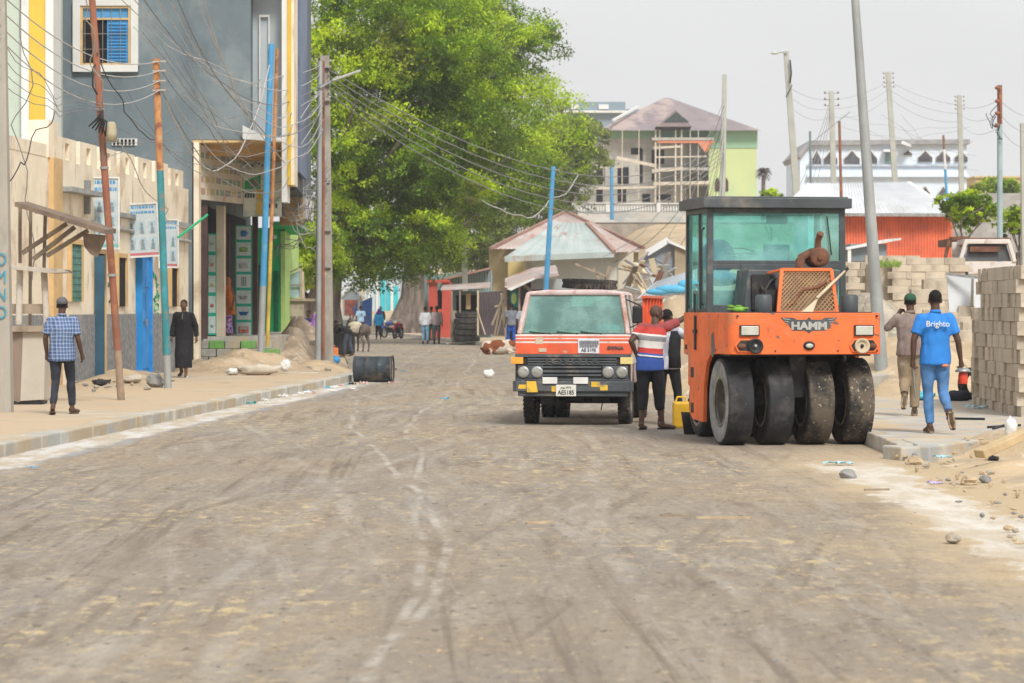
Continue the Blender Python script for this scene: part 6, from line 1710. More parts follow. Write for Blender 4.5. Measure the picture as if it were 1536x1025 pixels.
# red shed with pale ribbed roof
ZR = 130; S = lambda px, py, d=0: P(px, py, ZR+d)
t = thing('tin_shed', 'red corrugated shed under a wide white ribbed roof behind the cement stacks', 'shed', S(1340, 392))
REDT = mat('red_tin', (.72, .19, .10), .7, .12, 1, .1, stain=((.50, .14, .1), .8, .5, .7))
wpart(t, 'wall', REDT, lambda b: (b.corr(S(1232, 400), S(1428, 400), S(1428, 322), S(1232, 322), 46, .06), b.corr(S(1428, 400), S(1428, 400, 9), S(1428, 322, 9), S(1428, 322), 14, .06)))
ROOFW = mat('pale_roof_sheet', (.70, .72, .74), .6, .06, 1, .1, metal=.1, stain=((.48, .46, .44), .8, .5, .75, (1, .3, .3)))
wpart(t, 'roof', ROOFW, lambda b: (b.corr(S(1162, 321, -.6), S(1432, 321, -.6), S(1360, 274, 6), S(1210, 276, 6), 44, .10), b.corr(S(1432, 321, -.6), S(1432, 318, 12), S(1365, 274, 8), S(1360, 274, 6), 12, .1)))
wpart(t, 'eaves', STEEL, lambda b: b.bar(S(1232, 322, -.65), S(1431, 323, -.65), .14))
t = thing('lean_to', 'small grey lean-to with white edged roof before the red shed', 'shed', S(1300, 392, -20))
U = lambda px, py, d=0: P(px, py, 108+d)
wpart(t, 'wall', mat('blue_grey_board', (.20, .24, .28), .85, .15, 2, .2), lambda b: b.bx(U(1276, 0).x, U(1330, 0).x, 108, 110, U(0, 392).z, U(0, 366).z))
wpart(t, 'roof', ROOFW, lambda b: b.prism([U(1270, 371, -.3), U(1330, 359, -.3), U(1352, 357, -.3), U(1352, 360, -.3), U(1330, 364, -.3), U(1270, 375, -.3)], (0, 2.6, 0)))
wpart(t, 'post', WHITEP, lambda b: b.bar(U(1274, 395, -.2), U(1274, 372, -.2), .12))
# grey wall and yellow house at the right edge
t = thing('block_wall', 'long plain grey block wall at the right behind the small tree', 'wall', P(1480, 370, 140))
GBLK = mat('grey_block_wall', (.40, .40, .38), .93, .08, 1, .3, brick=(.45, .22, (.85, .85, .83), 'a'), stain=((.28, .28, .27), .7, .5, .75))
wpart(t, 'wall', GBLK, lambda b: b.bx(P(1425, 0, 140).x, P(1600, 0, 140).x, 140, 140.4, 2, P(0, 290, 140).z))
t = thing('house', 'far yellow house above the grey wall at the right', 'house', P(1500, 300, 230))
wpart(t, 'wall', mat('far_yellow', (.55, .44, .24), .9, .08, 1, .1), lambda b: b.bx(P(1463, 0, 230).x, P(1560, 0, 230).x, 230, 238, 5, P(0, 265, 230).z))
wpart(t, 'parapet', mat('far_yellow', (.5, .4, .3)), lambda b: b.bx(P(1461, 0, 230).x, P(1562, 0, 230).x, 229.8, 238, P(0, 267, 230).z, P(0, 264.5, 230).z))
# white arcaded building
ZW = 200; Wp = lambda px, py, d=0: P(px, py, ZW+d)
AB = thing('arcaded_building', 'long white two storey building with pointed dark arches on the skyline', 'building', Wp(1330, 320))
WB = mat('bluish_white_render', (.66, .75, .87), .9, .05, .6, .1, stain=((.58, .65, .74), .8, .5, .75))
wpart(AB, 'wall', WB, lambda b: (b.bx(Wp(1212, 0).x, Wp(1450, 0).x, 200, 210, 3, Wp(0, 214).z), b.prism([Wp(1200, 300), Wp(1212, 300), Wp(1212, 214), Wp(1200, 236)], (0, 10, 0))))
wpart(AB, 'roof', mat('grey_roof_edge', (.30, .30, .31), .8, .15, 2, .2), lambda b: b.prism([Wp(1196, 232, -.4), Wp(1214, 211, -.4), Wp(1455, 209, -.4), Wp(1455, 216, -.4), Wp(1214, 218, -.4), Wp(1200, 238, -.4)], (0, 11, 0)))
wpart(AB, 'ledge', WB, lambda b: (b.bx(Wp(1210, 0).x, Wp(1452, 0).x, 199.6, 200, Wp(0, 266).z, Wp(0, 262).z)))
wpart(AB, 'string_course', mat('pale_lilac', (.46, .52, .60)), lambda b: b.bx(Wp(1210, 0).x, Wp(1452, 0).x, 199.8, 200, Wp(0, 250).z, Wp(0, 247).z))
def arch(px, py0, py1, w):
    c = Wp(px, (py0+py1)/2)
    f = wpart(AB, 'arch', WHT, lambda b: b.prism([Wp(px-w/2-.7, py1, -.12), Wp(px+w/2+.7, py1, -.12), Wp(px+w/2+.7, py0+(py1-py0)*.55, -.12), Wp(px+w*.12, py0-.8, -.12), Wp(px-w*.12, py0-.8, -.12), Wp(px-w/2-.7, py0+(py1-py0)*.55, -.12)], (0, .10, 0)))
    wpart(f, 'opening', mat('shaded_loggia', (.10, .10, .115), .9, .3, 1, 0), lambda b: b.prism([Wp(px-w/2, py1-.4, -.15), Wp(px+w/2, py1-.4, -.15), Wp(px+w/2, py0+(py1-py0)*.62, -.15), Wp(px+w*.28, py0+(py1-py0)*.40, -.15), Wp(px, py0, -.15), Wp(px-w*.28, py0+(py1-py0)*.40, -.15), Wp(px-w/2, py0+(py1-py0)*.62, -.15)], (0, .04, 0)))
for px, w_, y1 in ((1225, 13, 246), (1246, 20, 246), (1278, 23, 246), (1306, 19, 245), (1362, 12, 233), (1388, 21, 243), (1415, 21, 243), (1442, 19, 243)): arch(px, 226, y1, w_)
for px in (1388, 1415, 1442): arch(px, 280, 296, 14)
wpart(AB, 'window', mat('pale_teal_glass', (.20, .32, .32), .4, .2, 2, 0, spec=.5), lambda b: b.bx(Wp(1328, 0).x, Wp(1339, 0).x, 199.85, 200, Wp(0, 245).z, Wp(0, 229).z))
wpart(AB, 'awning', ROOFW, lambda b: (b.prism([Wp(1325, 228, -.8), Wp(1342, 228, -.8), Wp(1342, 226, 0), Wp(1325, 226, 0)], (0, 0, .12)), b.prism([Wp(1352, 216, -1.2), Wp(1367, 221, -1.2), Wp(1367, 219, 0), Wp(1356, 214, 0)], (0, 0, .12))), split=True)

# ------------------------------------------------------------------ centre background
ZG = 330; K = lambda px, py, d=0: P(px, py, ZG+d)
UB = thing('unfinished_building', 'green topped block building under construction with timber scaffolding', 'building', K(1000, 305))
KX = lambda px: K(px, 0).x
KZ = lambda py: K(0, py).z
BLW = mat('raw_block_wall', (.50, .49, .45), .93, .06, .3, .2, brick=(1.3, .65, (.62, .62, .6), 'a'), stain=((.34, .335, .31), .12, .45, .7))
PG1 = mat('mint_render', (.27, .45, .30), .9, .08, .15, .1, stain=((.34, .50, .33), .3, .5, .7)); PG2 = mat('lime_render', (.52, .60, .30), .9, .06, .15, .1, stain=((.40, .56, .32), .12, .45, .65))
wpart(UB, 'wall', BLW, lambda b: (b.bx(KX(862), KX(1030), ZG, ZG+14, 4, KZ(208)), b.bx(KX(1030), KX(1062), ZG+3, ZG+14, 4, KZ(208))))
wpart(UB, 'upper_wall', PG1, lambda b: (b.bx(KX(866), KX(1068), ZG-.15, ZG+14, KZ(208), KZ(194)), b.bx(KX(1062), KX(1135), ZG-1.2, ZG+14, KZ(223), KZ(194))), split=True)
wpart(UB, 'side_wing', PG2, lambda b: b.bx(KX(1062), KX(1134), ZG-1.1, ZG+14, 4, KZ(223)))
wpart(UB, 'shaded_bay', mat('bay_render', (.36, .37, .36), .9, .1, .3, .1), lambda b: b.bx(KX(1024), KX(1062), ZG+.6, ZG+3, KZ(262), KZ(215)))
ROOFP = mat('mauve_roof_tiles', (.25, .21, .22), .85, .12, .3, .2, stain=((.40, .32, .30), .10, .50, .58), stain2=((.20, .17, .18), .5, .52, .7))
def hip(b):
    A, B_, C_, D = K(895, 196, -2.5), K(1142, 196, -2.5), K(1142, 196, 16), K(895, 196, 16)
    R1, R2 = K(996, 147, 6), K(1004, 147, 7)
    b.face([A, B_, R2, R1]); b.face([B_, C_, R2]); b.face([C_, D, R1, R2]); b.face([D, A, R1]); b.face([A, D, C_, B_])
wpart(UB, 'roof', ROOFP, hip)
wpart(UB, 'dormer', ROOFP, lambda b: (b.prism([K(984, 190, -4), K(1038, 190, -4), K(1013, 164, -4)], (0, 8, 0))))
wpart(UB, 'dormer_opening', mat('dormer_dark', (.05, .07, .07)), lambda b: b.prism([K(996, 183, -4.1), K(1034, 183, -4.1), K(1014, 168, -4.1)], (0, .08, 0)))
wpart(UB, 'ridge_tile', WHT, lambda b: b.bar(K(919, 181, -2.3), K(958, 160, 2.2), .25))
for (x0, x1, y0, y1) in ((895, 905, 222, 234), (896, 906, 253, 277), (927, 942, 252, 276), (947, 961, 223, 232), (960, 963, 225, 276), (978, 995, 226, 246), (978, 983, 259, 273), (867, 880, 291, 301), (895, 905, 285, 303), (927, 938, 284, 303), (964, 974, 292, 303), (986, 1005, 293, 300)):
    wpart(UB, 'window', DARK, lambda b: b.bx(KX(x0-.6), KX(x1+1.2), ZG-.05, ZG-.01, KZ(y1), KZ(y0-1)))
for px in (1076, 1089): wpart(UB, 'window', BROWNP, lambda b: b.prism([K(px-3.5, 287, -1.2), K(px+3.5, 287, -1.2), K(px+3.5, 272, -1.2), K(px, 266, -1.2), K(px-3.5, 272, -1.2)], (0, .06, 0)))
TIMB = mat('scaffold_timber', (.56, .50, .41), .9, .15, 1, .2)
for px, r_ in ((983, .28), (989, .22), (1013, .26), (1022, .28), (933, .14), (958, .14), (1035, .14), (1047, .14), (905, .12)): wpart(UB, 'scaffold_pole', TIMB, lambda b: b.bar(K(px, 304, -3), K(px+.5, 195, -3), r_*.62))
for (a, c, h_) in (((980, 222), (1024, 220), .4), ((978, 257), (1024, 253), .6), ((980, 276), (1064, 274), .6), ((925, 237), (984, 249), .6), ((892, 283), (985, 281), .4), ((866, 252), (935, 251), .25), ((984, 236), (1060, 235), .25)): wpart(UB, 'scaffold_plank', TIMB, lambda b: b.bar(K(*a, -2.8), K(*c, -2.8), .4, h_*.6))
wpart(UB, 'orange_beam', mat('orange_formwork', (.62, .24, .13), .8, .1, 1, .1), lambda b: (b.bx(KX(984), KX(1068), ZG-3.2, ZG-2.8, KZ(217), KZ(213)), b.prism([K(1046, 213, -3.3), K(1068, 213, -3.3), K(1059, 230, -3.3)], (0, .3, 0))))
wpart(UB, 'beam', BLW, lambda b: b.bx(KX(976), KX(1068), ZG-3.3, ZG, KZ(213), KZ(209)))
wpart(UB, 'slab', BLW, lambda b: (b.bx(KX(984), KX(1062), ZG-2.4, ZG, KZ(257), KZ(253)), b.bx(KX(984), KX(1064), ZG-2.4, ZG, KZ(280), KZ(276))), split=True)
# far flat roofed building behind
t = thing('far_building', 'flat roofed blue-grey building far behind the tree and the green roof', 'building', P(890, 180, 420))
wpart(t, 'wall', mat('far_blue_grey', (.22, .29, .34), .9, .05, .1, .1), lambda b: (b.bx(P(836, 0, 420).x, P(938, 0, 420).x, 420, 440, 5, P(0, 153, 420).z), b.bx(P(938, 0, 425).x, P(965, 0, 425).x, 425, 440, 5, P(0, 164, 425).z)))
wpart(t, 'ledge', WHT, lambda b: b.bx(P(836, 0, 420).x, P(940, 0, 420).x, 419, 420, P(0, 170, 420).z, P(0, 166.5, 420).z))
for px0, px1 in ((856, 869), (898, 913)): wpart(t, 'window', WHT, lambda b: b.bx(P(px0, 0, 420).x, P(px1, 0, 420).x, 419.7, 420, P(0, 164, 420).z, P(0, 157, 420).z))
# balustraded retaining wall
ZL = 255; Y_ = lambda px, py, d=0: P(px, py, ZL+d)
RW = thing('retaining_wall', 'stained white retaining wall with a balustrade below the unfinished building', 'wall', Y_(960, 370))
STAINW = mat('stained_white_wall', (.54, .53, .50), .93, .08, .3, .2, stain=((.38, .40, .39), .35, .46, .62, (1, 1, 2)), stain2=((.50, .44, .37), .3, .5, .7))
wpart(RW, 'wall', STAINW, lambda b: b.bx(Y_(856, 0).x, Y_(1200, 0).x, ZL, ZL+1.5, Y_(0, 334).z, Y_(0, 318.5).z))
wpart(RW, 'stone_base', mat('rubble_masonry', (.33, .29, .245), .95, .15, 2.2, .6, stain=((.24, .21, .175), .8, .5, .7)), lambda b: b.bx(Y_(845, 0).x, Y_(1200, 0).x, ZL+.1, ZL+2, 1, Y_(0, 334).z))
wpart(RW, 'rail', WHT, lambda b: b.bx(Y_(858, 0).x, Y_(1200, 0).x, ZL+.1, ZL+.5, Y_(0, 306.2).z, Y_(0, 304.5).z))
for px in (859, 912, 988, 1044, 1100, 1150): wpart(RW, 'pier', WHT, lambda b: b.bx(Y_(px-3, 0).x, Y_(px+3, 0).x, ZL, ZL+.6, Y_(0, 319).z, Y_(0, 303.5).z))
px = 863.5
while px < 1100:
    wpart(RW, 'baluster', WHT, lambda b: b.rings([(Y_(px, 0).x, ZL+.3, Y_(0, 318.5).z+h, r_, r_) for h, r_ in ((0, .07), (.2, .11), (.4, .07), (.72, .06))], 6)); px += 4.2
# hip roofed house with old tin
ZH = 160; h_ = lambda px, py, d=0: P(px, py, ZH+d)
TH = thing('tin_roofed_house', 'cream and grey house under a rusty and silver tin roof', 'house', h_(850, 440))
TINR = mat('rusty_roof_tin', (.33, .20, .16), .8, .15, .5, .2, stain=((.24, .12, .09), .8, .5, .7), stain2=((.42, .33, .29), .7, .55, .7))
TINP = mat('pink_rusty_tin', (.46, .37, .34), .75, .12, .6, .2, stain=((.38, .2, .15), .7, .5, .7), stain2=((.5, .5, .49), .5, .5, .65))
TINS = mat('silver_roof_tin', (.40, .46, .45), .6, .1, .5, .1, metal=.15, stain=((.36, .22, .17), 1.0, .54, .66, (1, 1, .15)), stain2=((.50, .53, .52), .6, .5, .7))
WG = mat('greenish_white_wall', (.56, .57, .53), .93, .07, .6, .2, stain=((.52, .46, .36), .5, .5, .7), stain2=((.36, .34, .31), .9, .55, .75))
wpart(TH, 'wall', mat('ochre_cream_wall', (.56, .46, .27), .93, .08, .6, .2, stain=((.44, .36, .22), .8, .5, .7)), lambda b: b.bx(h_(733, 0).x, h_(960, 0).x, ZH+2, ZH+12, -.2, h_(0, 374, 2).z))
wpart(TH, 'front_wall', WG, lambda b: b.bx(h_(788, 0).x, h_(925, 0).x, ZH-2, ZH+2, -.2, h_(0, 380, -2).z))
wpart(TH, 'front_wall', mat('clean_cream_wall', (.55, .51, .42), .93, .06, .6, .2), lambda b: b.bx(h_(925, 0).x, h_(948, 0).x, ZH-2.1, ZH+2, -.2, h_(0, 378, -2).z), label='paler narrow wall at the right of the front')
wpart(TH, 'yellow_wall', mat('dull_yellow', (.58, .44, .20), .9, .08, 1, .1), lambda b: b.bx(h_(762, 0).x, h_(788, 0).x, ZH-.5, ZH+2, -.2, h_(0, 390, 0).z))
wpart(TH, 'rear_roof', TINR, lambda b: b.corr(h_(733, 374, 0), h_(740, 374, 14), h_(846, 319, 7), h_(844, 319, 6.5), 16, .07))
wpart(TH, 'rear_roof', TINP, lambda b: (b.corr(h_(735, 374, 0), h_(966, 373, 0), h_(852, 319, 6), h_(844, 319, 6), 36, .04), b.corr(h_(966, 373, 0), h_(960, 373, 14), h_(852, 319, 8), h_(850, 319, 6), 16, .07)))
wpart(TH, 'front_roof', TINS, lambda b: b.corr(h_(755, 387, -3.5), h_(921, 379, -3.5), h_(880, 335, 1), h_(831, 335, 1), 8, .05))
wpart(TH, 'side_roof', TINP, lambda b: b.corr(h_(921, 379, -3.5), h_(961, 378, -1), h_(885, 333, 3), h_(880, 335, 1), 10, .07))
wpart(TH, 'ridge', TINR, lambda b: (b.bar(h_(735, 373, -.2), h_(846, 319, 5.8), .16), b.bar(h_(852, 319, 5.8), h_(966, 372, -.2), .16), b.bar(h_(880, 335, .8), h_(921, 378, -3.6), .2)))
wpart(TH, 'fascia', TINS, lambda b: b.bar(h_(757, 389, -3.5), h_(921, 382, -3.5), .12, .3))
# teal-grey tin building with a red gate
t = thing('tin_building', 'grey-green metal building with a red gate beside the big trunk', 'building', P(690, 500, 152))
m_ = lambda px, py, d=0: P(px, py, 152+d)
wpart(t, 'wall', mat('grey_green_sheet', (.23, .30, .30), .8, .08, .6, .1, stain=((.30, .30, .28), .6, .5, .7)), lambda b: b.corr(m_(636, 500), m_(738, 500), m_(738, 405), m_(636, 413), 26, .05))
wpart(t, 'side_wall', mat('grey_green_sheet', (.23, .30, .30)), lambda b: b.bx(m_(636, 0).x, m_(738, 0).x, 152.2, 160, 0, m_(0, 411).z))
wpart(t, 'roof', TINR, lambda b: b.prism([m_(664, 421, -1), m_(735, 404, -1), m_(735, 401, -1), m_(664, 418, -1)], (0, 8, 0)))
REDG = mat('red_gate_paint', (.55, .10, .07), .8, .12, .8, .1, stain=((.36, .10, .08), 1, .5, .7))
g_ = wpart(t, 'gate', REDG, lambda b: (b.bx(m_(643, 0, -1).x, m_(656, 0, -1).x, 150.9, 151.1, .1, m_(0, 424, -1).z), b.bx(m_(663, 0, -1).x, m_(677, 0, -1).x, 150.9, 151.1, .1, m_(0, 424, -1).z), b.bx(m_(656, 0, -1).x, m_(663, 0, -1).x, 150.9, 151.1, .1, m_(0, 464, -1).z), b.bx(m_(640, 0, -1).x, m_(675, 0, -1).x, 150.7, 151.1, m_(0, 424, -1).z, m_(0, 420, -1).z)))
wpart(g_, 'opening', DARK, lambda b: b.prism([m_(657, 464, -.9), m_(665, 464, -.9), m_(662, 434, -.9), m_(656, 436, -.9)], (0, .04, 0)))
# teal and white market fronts beyond the trees
t = thing('shop', 'turquoise and white shop front seen between the trunks', 'shop', P(582, 510, 215))
n_ = lambda px, py, d=0: P(px, py, 215+d)
wpart(t, 'wall', mat('pale_blue_wall', (.48, .58, .64), .9, .06, .4, .1), lambda b: b.bx(n_(548, 0).x, n_(600, 0).x, 215, 222, 0, n_(0, 395).z))
wpart(t, 'shutter', mat('turquoise_paint', (.05, .45, .52), .8, .1, .5, .1), lambda b: (b.bx(n_(571, 0).x, n_(578, 0).x, 214.9, 215, .3, n_(0, 408).z), b.bx(n_(580, 0).x, n_(597, 0).x, 214.9, 215, 1, n_(0, 430).z)), split=True)
wpart(t, 'frame', WHT, lambda b: (b.bx(n_(586, 0).x, n_(590, 0).x, 214.8, 214.9, 1, n_(0, 428).z), b.bx(n_(552, 0).x, n_(555, 0).x, 214.8, 215, .3, n_(0, 415).z), b.bx(n_(564, 0).x, n_(567, 0).x, 214.8, 215, .3, n_(0, 415).z)))
t = thing('kiosk', 'small blue-white gabled kiosk far beyond the donkey', 'kiosk', P(527, 500, 190))
o_ = lambda px, py, d=0: P(px, py, 190+d)
wpart(t, 'wall', mat('pale_blue_wall', (.48, .58, .64)), lambda b: b.prism([o_(514, 505), o_(540, 505), o_(540, 446), o_(527, 431), o_(514, 446)], (0, 3, 0)))
wpart(t, 'roof', ROOFW, lambda b: b.prism([o_(511, 449, -.2), o_(527, 431, -.2), o_(543, 449, -.2), o_(543, 446, -.2), o_(527, 428, -.2), o_(511, 446, -.2)], (0, 3.4, 0)))
wpart(t, 'opening', mat('kiosk_goods', (.35, .12, .08), .8, .5, 3, 0, stain=((.05, .12, .35), 2, .5, .6)), lambda b: b.bx(o_(517, 0).x, o_(536, 0).x, 189.9, 190, o_(0, 474).z, o_(0, 450).z))
wpart(t, 'counter', WHT, lambda b: b.bx(o_(513, 0).x, o_(541, 0).x, 189.4, 190, o_(0, 480).z, o_(0, 474).z))
t = thing('tarp_stall', 'blue tarpaulin stall beyond the pale blue football shirt', 'stall', P(548, 500, 185))
wpart(t, 'sheet', mat('navy_tarpaulin', (.03, .10, .30), .8, .2, 1, .2), lambda b: b.prism([P(541, 490, 184), P(556, 490, 184), P(557, 446, 184), P(543, 452, 184)], (0, 1.5, 0)))
wpart(t, 'post', WOOD, lambda b: b.bar(P(541, 505, 183.9), P(541, 444, 183.9), .1))
# market kiosks along the far pavement
t = thing('market_stall', 'patched kiosk with tin roof, dark window and plank counter right of the red gate', 'stall', P(685, 512, 134))
k_ = lambda px, py, d=0: P(px, py, 134+d)
wpart(t, 'wall', mat('teal_grey_board', (.20, .25, .25), .9, .15, 1, .2), lambda b: b.bx(k_(678, 0).x, k_(718, 0).x, 134.2, 137, .1, k_(0, 437).z))
wpart(t, 'window', DARK, lambda b: b.bx(k_(684, 0).x, k_(716, 0).x, 134.1, 134.2, k_(0, 466).z, k_(0, 443).z))
wpart(t, 'shutter', OCHRE, lambda b: b.bx(k_(699, 0).x, k_(706, 0).x, 133.9, 134.0, k_(0, 464).z, k_(0, 440).z))
wpart(t, 'roof', TINP, lambda b: b.prism([k_(661, 436, -.9), k_(735, 432, -.9), k_(735, 429, -.9), k_(661, 433, -.9)], (0, 4, .2)))
wpart(t, 'counter', mat('dusty_board', (.36, .31, .25)), lambda b: b.bx(k_(676, 0).x, k_(685, 0).x, 133.3, 134.2, .15, k_(0, 466).z))
for px in (678, 690): wpart(t, 'post', WOOD, lambda b: b.bar(k_(px, 502, -.8), k_(px, 434, -.8), .07))
for k in range(5):
    o = MB(); o.lathe(disc_profile(.44, .26, .26), (0, 0, 0), (0, 0, 1), 26)
    o = o.build('tyre', RUBBER); c = k_(701+rnd.uniform(-1.5, 1.5), 0, -1.2); o.location = (c.x, 132.8, .30+.265*k)
    o.scale = (1.35, 1, 1); tag(o, 'large old truck tyre in the pile before the patched kiosk', 'tyre', 'tyres piled before the kiosk')
t = thing('corrugated_fence', 'dark brown corrugated sheet wall between the tyre pile and the stick frame', 'fence', P(736, 512, 130))
wpart(t, 'panel', mat('brown_tin', (.17, .14, .15), .8, .15, 1, .1, stain=((.12, .09, .085), 1, .5, .7)), lambda b: b.corr(P(717, 502, 131), P(757, 502, 131), P(757, 436, 131), P(717, 439, 131), 16, .07))
wpart(t, 'post', PALEWOOD, lambda b: (b.bar(P(717, 503, 130.8), P(717, 436, 130.8), .08), b.bar(P(728, 502, 130.7), P(715, 462, 130.7), .05)), split=True)
t = thing('trestle', 'tripod of pale sticks leaning by the brown corrugated wall', 'frame', P(752, 505, 126))
for a, c in (((738, 488), (757, 440)), ((742, 502), (754, 440)), ((758, 505), (752, 440)), ((745, 505), (760, 446)), ((742, 460), (760, 456))): wpart(t, 'stick', PALEWOOD, lambda b: b.bar(P(*a, 126), P(*c, 126.2), .07))
t = thing('market_stall', 'dark stall with white edged lean-to roof directly behind the lorry', 'stall', P(790, 510, 124))
q_ = lambda px, py, d=0: P(px, py, 124+d)
wpart(t, 'roof', TINP, lambda b: b.prism([q_(757, 431, -1.5), q_(800, 414, -1.5), q_(835, 410, -1.5), q_(838, 414, -1.5), q_(806, 418, -1.5), q_(764, 434, -1.5)], (0, 4.5, .4)))
wpart(t, 'roof_edge', WHITEP, lambda b: b.prism([q_(760, 434, -1.7), q_(800, 417, -1.7), q_(803, 419, -1.7), q_(767, 436, -1.7)], (0, .2, 0)))
wpart(t, 'back_wall', mat('dark_board_wall', (.09, .075, .07), .9, .2, 1, .2), lambda b: b.bx(q_(758, 0).x, q_(860, 0).x, 127, 127.2, .1, q_(0, 420).z))
wpart(t, 'teal_panel', mat('teal_banner', (.02, .20, .24), .7, .1, 1, .1), lambda b: b.bx(q_(765, 0).x, q_(778, 0).x, 123.8, 123.9, q_(0, 461).z, q_(0, 436).z))
wpart(t, 'banner_mark', LIME, lambda b: b.ell(q_(771, 448, -.22), (.12, .03, .25), 10, 6))
for px in (759, 779): wpart(t, 'post', WOOD, lambda b: b.bar(q_(px, 506, -1), q_(px, 424, -1), .09))
wpart(t, 'strut', WOOD, lambda b: b.bar(q_(782, 424, -1), q_(800, 440, -1), .12))
wpart(t, 'lower_roof', TIN, lambda b: b.prism([q_(797, 434), q_(905, 434), q_(905, 420), q_(797, 418)], (0, 3, 0)))
# broken roof planks on the house front, shacks and rubble on the slope
for i, (a, c, w__, lbl) in enumerate((((863, 396), (910, 415), .35, 'broken brown plank sagging below the silver tin roof'), ((890, 402), (905, 432), .3, 'bent pale plank hanging above the spare tyre'), ((905, 436), (915, 400), .22, 'upright weathered plank behind the lorry roof'))):
    b = MB(); b.bar(P(*a, 150), P(*c, 150), w__, .12); tag(b.build('plank', WOOD), lbl, 'plank')
t = thing('shack', 'blue-grey tin shack with white edged roof on the slope above the sand pile', 'shack', P(995, 420, 140))
s_ = lambda px, py, d=0: P(px, py, 140+d)
wpart(t, 'wall', mat('blue_grey_tin', (.24, .27, .31), .7, .1, .8, .1, stain=((.32, .28, .26), .6, .5, .7)), lambda b: b.prism([s_(960, 425), s_(1012, 425), s_(1012, 366), s_(1002, 361), s_(975, 378), s_(960, 392)], (0, 4, 0)))
wpart(t, 'roof', ROOFW, lambda b: (b.bar(s_(970, 380, -.3), s_(1003, 360, -.3), .14, .3), b.prism([s_(1002, 360, -.5), s_(1030, 372, -.5), s_(1030, 376, -.5), s_(1002, 364, -.5)], (0, 4, 0))))
wpart(t, 'board_wall', mat('tan_board', (.36, .29, .20), .9, .15, .8, .2), lambda b: b.prism([s_(1012, 415, -.3), s_(1030, 412, -.3), s_(1028, 372, -.3), s_(1012, 366, -.3)], (0, 3, 0)))
t = thing('shack', 'white roofed tin shack half hidden behind the roller cab pillar', 'shack', P(1040, 420, 148))
wpart(t, 'wall', mat('blue_grey_tin', (.24, .27, .31)), lambda b: b.bx(P(1030, 0, 148).x, P(1060, 0, 148).x, 148, 152, 2, P(0, 376, 148).z))
wpart(t, 'roof', ROOFW, lambda b: b.prism([P(1030, 358, 147), P(1075, 362, 147), P(1075, 382, 145), P(1034, 378, 145)], (0, 0, .1)))
r5 = random.Random(3)
for k in range(26):
    px, py = r5.uniform(945, 1000), r5.uniform(400, 446)
    z = lerp(135, 105, (py-400)/46)
    b = MB(); c = P(px, py, z); a = V((r5.uniform(-1, 1), r5.uniform(-.4, .4), r5.uniform(-.5, 1.0))).normalized()*r5.uniform(.4, 1.0)
    b.bar(c-a, c+a, .25, .06); tag(b.build('plank', r5.choice((WOOD, RUST, PALEWOOD, TIN))), 'scrap board jumbled on the slope left of the tin shack', 'scrap board', 'scrap boards on the slope')
mound('rubble_heap', 'brown rubble heap under the shacks on the slope', 'rubble', P(985, 462, 118), 4.0, 9, 1.0, mat('brown_rubble', (.24, .19, .15), .95, .3, 1.5, .8, bsc=6, bd=.2, stain=((.38, .34, .28), 1.2, .5, .62)), 41, rough=.3)
# firewood and rubble behind the roller's right corner
t0 = 'dry branch in the wood heap between roller and leaning pole'
for k in range(16):
    c = P(r5.uniform(1272, 1300), r5.uniform(450, 472), 72); a = V((r5.uniform(-1, 1), r5.uniform(-.5, .5), r5.uniform(-.4, .6))).normalized()*r5.uniform(.2, .45)
    b = MB(); b.tube([c-a, c+a*.2+V((0, 0, .05)), c+a], [.035, .03, .02], 6); tag(b.build('branch', WOOD), t0, 'branch', 'firewood heap by the pole')
mound('rubble_heap', 'grey rubble bank under the firewood behind the roller', 'rubble', P(1300, 503, 72), 2.0, 5, .9, mat('grey_rubble_bank', (.36, .32, .26), .95, .25, 2, .8, bsc=8, bd=.1, stain=((.5, .44, .34), 1.5, .5, .65)), 47, rough=.35)

# debris by the right slab
RBM = mat('sandy_rock', (.45, .35, .23), .95, .2, 5, .5); TIMB2 = mat('sandy_timber', (.50, .38, .22), .9, .15, 4, .3)
for k in range(90):
    px = r5.uniform(1340, 1536); py = r5.uniform(668, 668+(px-1320)*.75); c = G(px, py, .04)
    rock('stone', 'small sandy stone strewn over the sand by the right slab', 'stone', (c.x, c.y, .05+.3*math.exp(-((c.x-6.3)**2/1.2+(c.y-34.2)**2/3))), tuple(q*(.4+1.0*r5.random()**3) for q in (.05, .042, .026)), r5.choice((RBM, RBM, RBM, STONE, GSTONE)), k, 'stones on the sand by the slab')
for k, (px, py, s_, lb) in enumerate(((1273, 712, .07, 'dark stone alone on the road before the roller'), (1453, 722, .075, 'ochre stone on the sand below the slab'), (1478, 719, .055, 'grey flat stone right of the ochre stone'), (1372, 692, .07, 'tan lump at the foot of the slab kerb'), (1490, 690, .06, 'dark lump under the broken board'), (1430, 808, .05, 'pale lump on the road edge in the lower right'))):
    c = G(px, py, .05); rock('stone', lb, 'stone', (c.x, c.y, .05), (s_*1.3, s_, s_*.8), (GSTONE, RBM, GSTONE, RBM, BLACKM, STONE)[k], k)
b = MB(); b.box(tuple(G(1490, 680, .2)+V((.1, 0, .1))), (.62, .20, .09), Matrix.Rotation(.4, 3, 'Z') @ Matrix.Rotation(-.35, 3, 'Y')); tag(b.build('board', TIMB2, None, .01), 'broken sandy board propped on the heap at the right edge', 'board')
bag('clear plastic bag caught on the broken board at the right edge', tuple(G(1516, 672, .2)+V((0, 0, .12))), (.07, .07, .11), WHITEP, 7)
bag('pale blue plastic scrap on the road in front of the roller', tuple(G(1258, 697, .02)), (.14, .10, .02), mat('pale_blue_plastic', (.36, .58, .66), .5, .1, 6, .1), 3)
bag('pale blue plastic scrap at the foot of the slab', tuple(G(1413, 688, .06)), (.09, .07, .02), mat('pale_blue_plastic', (.36, .58, .66)), 5)
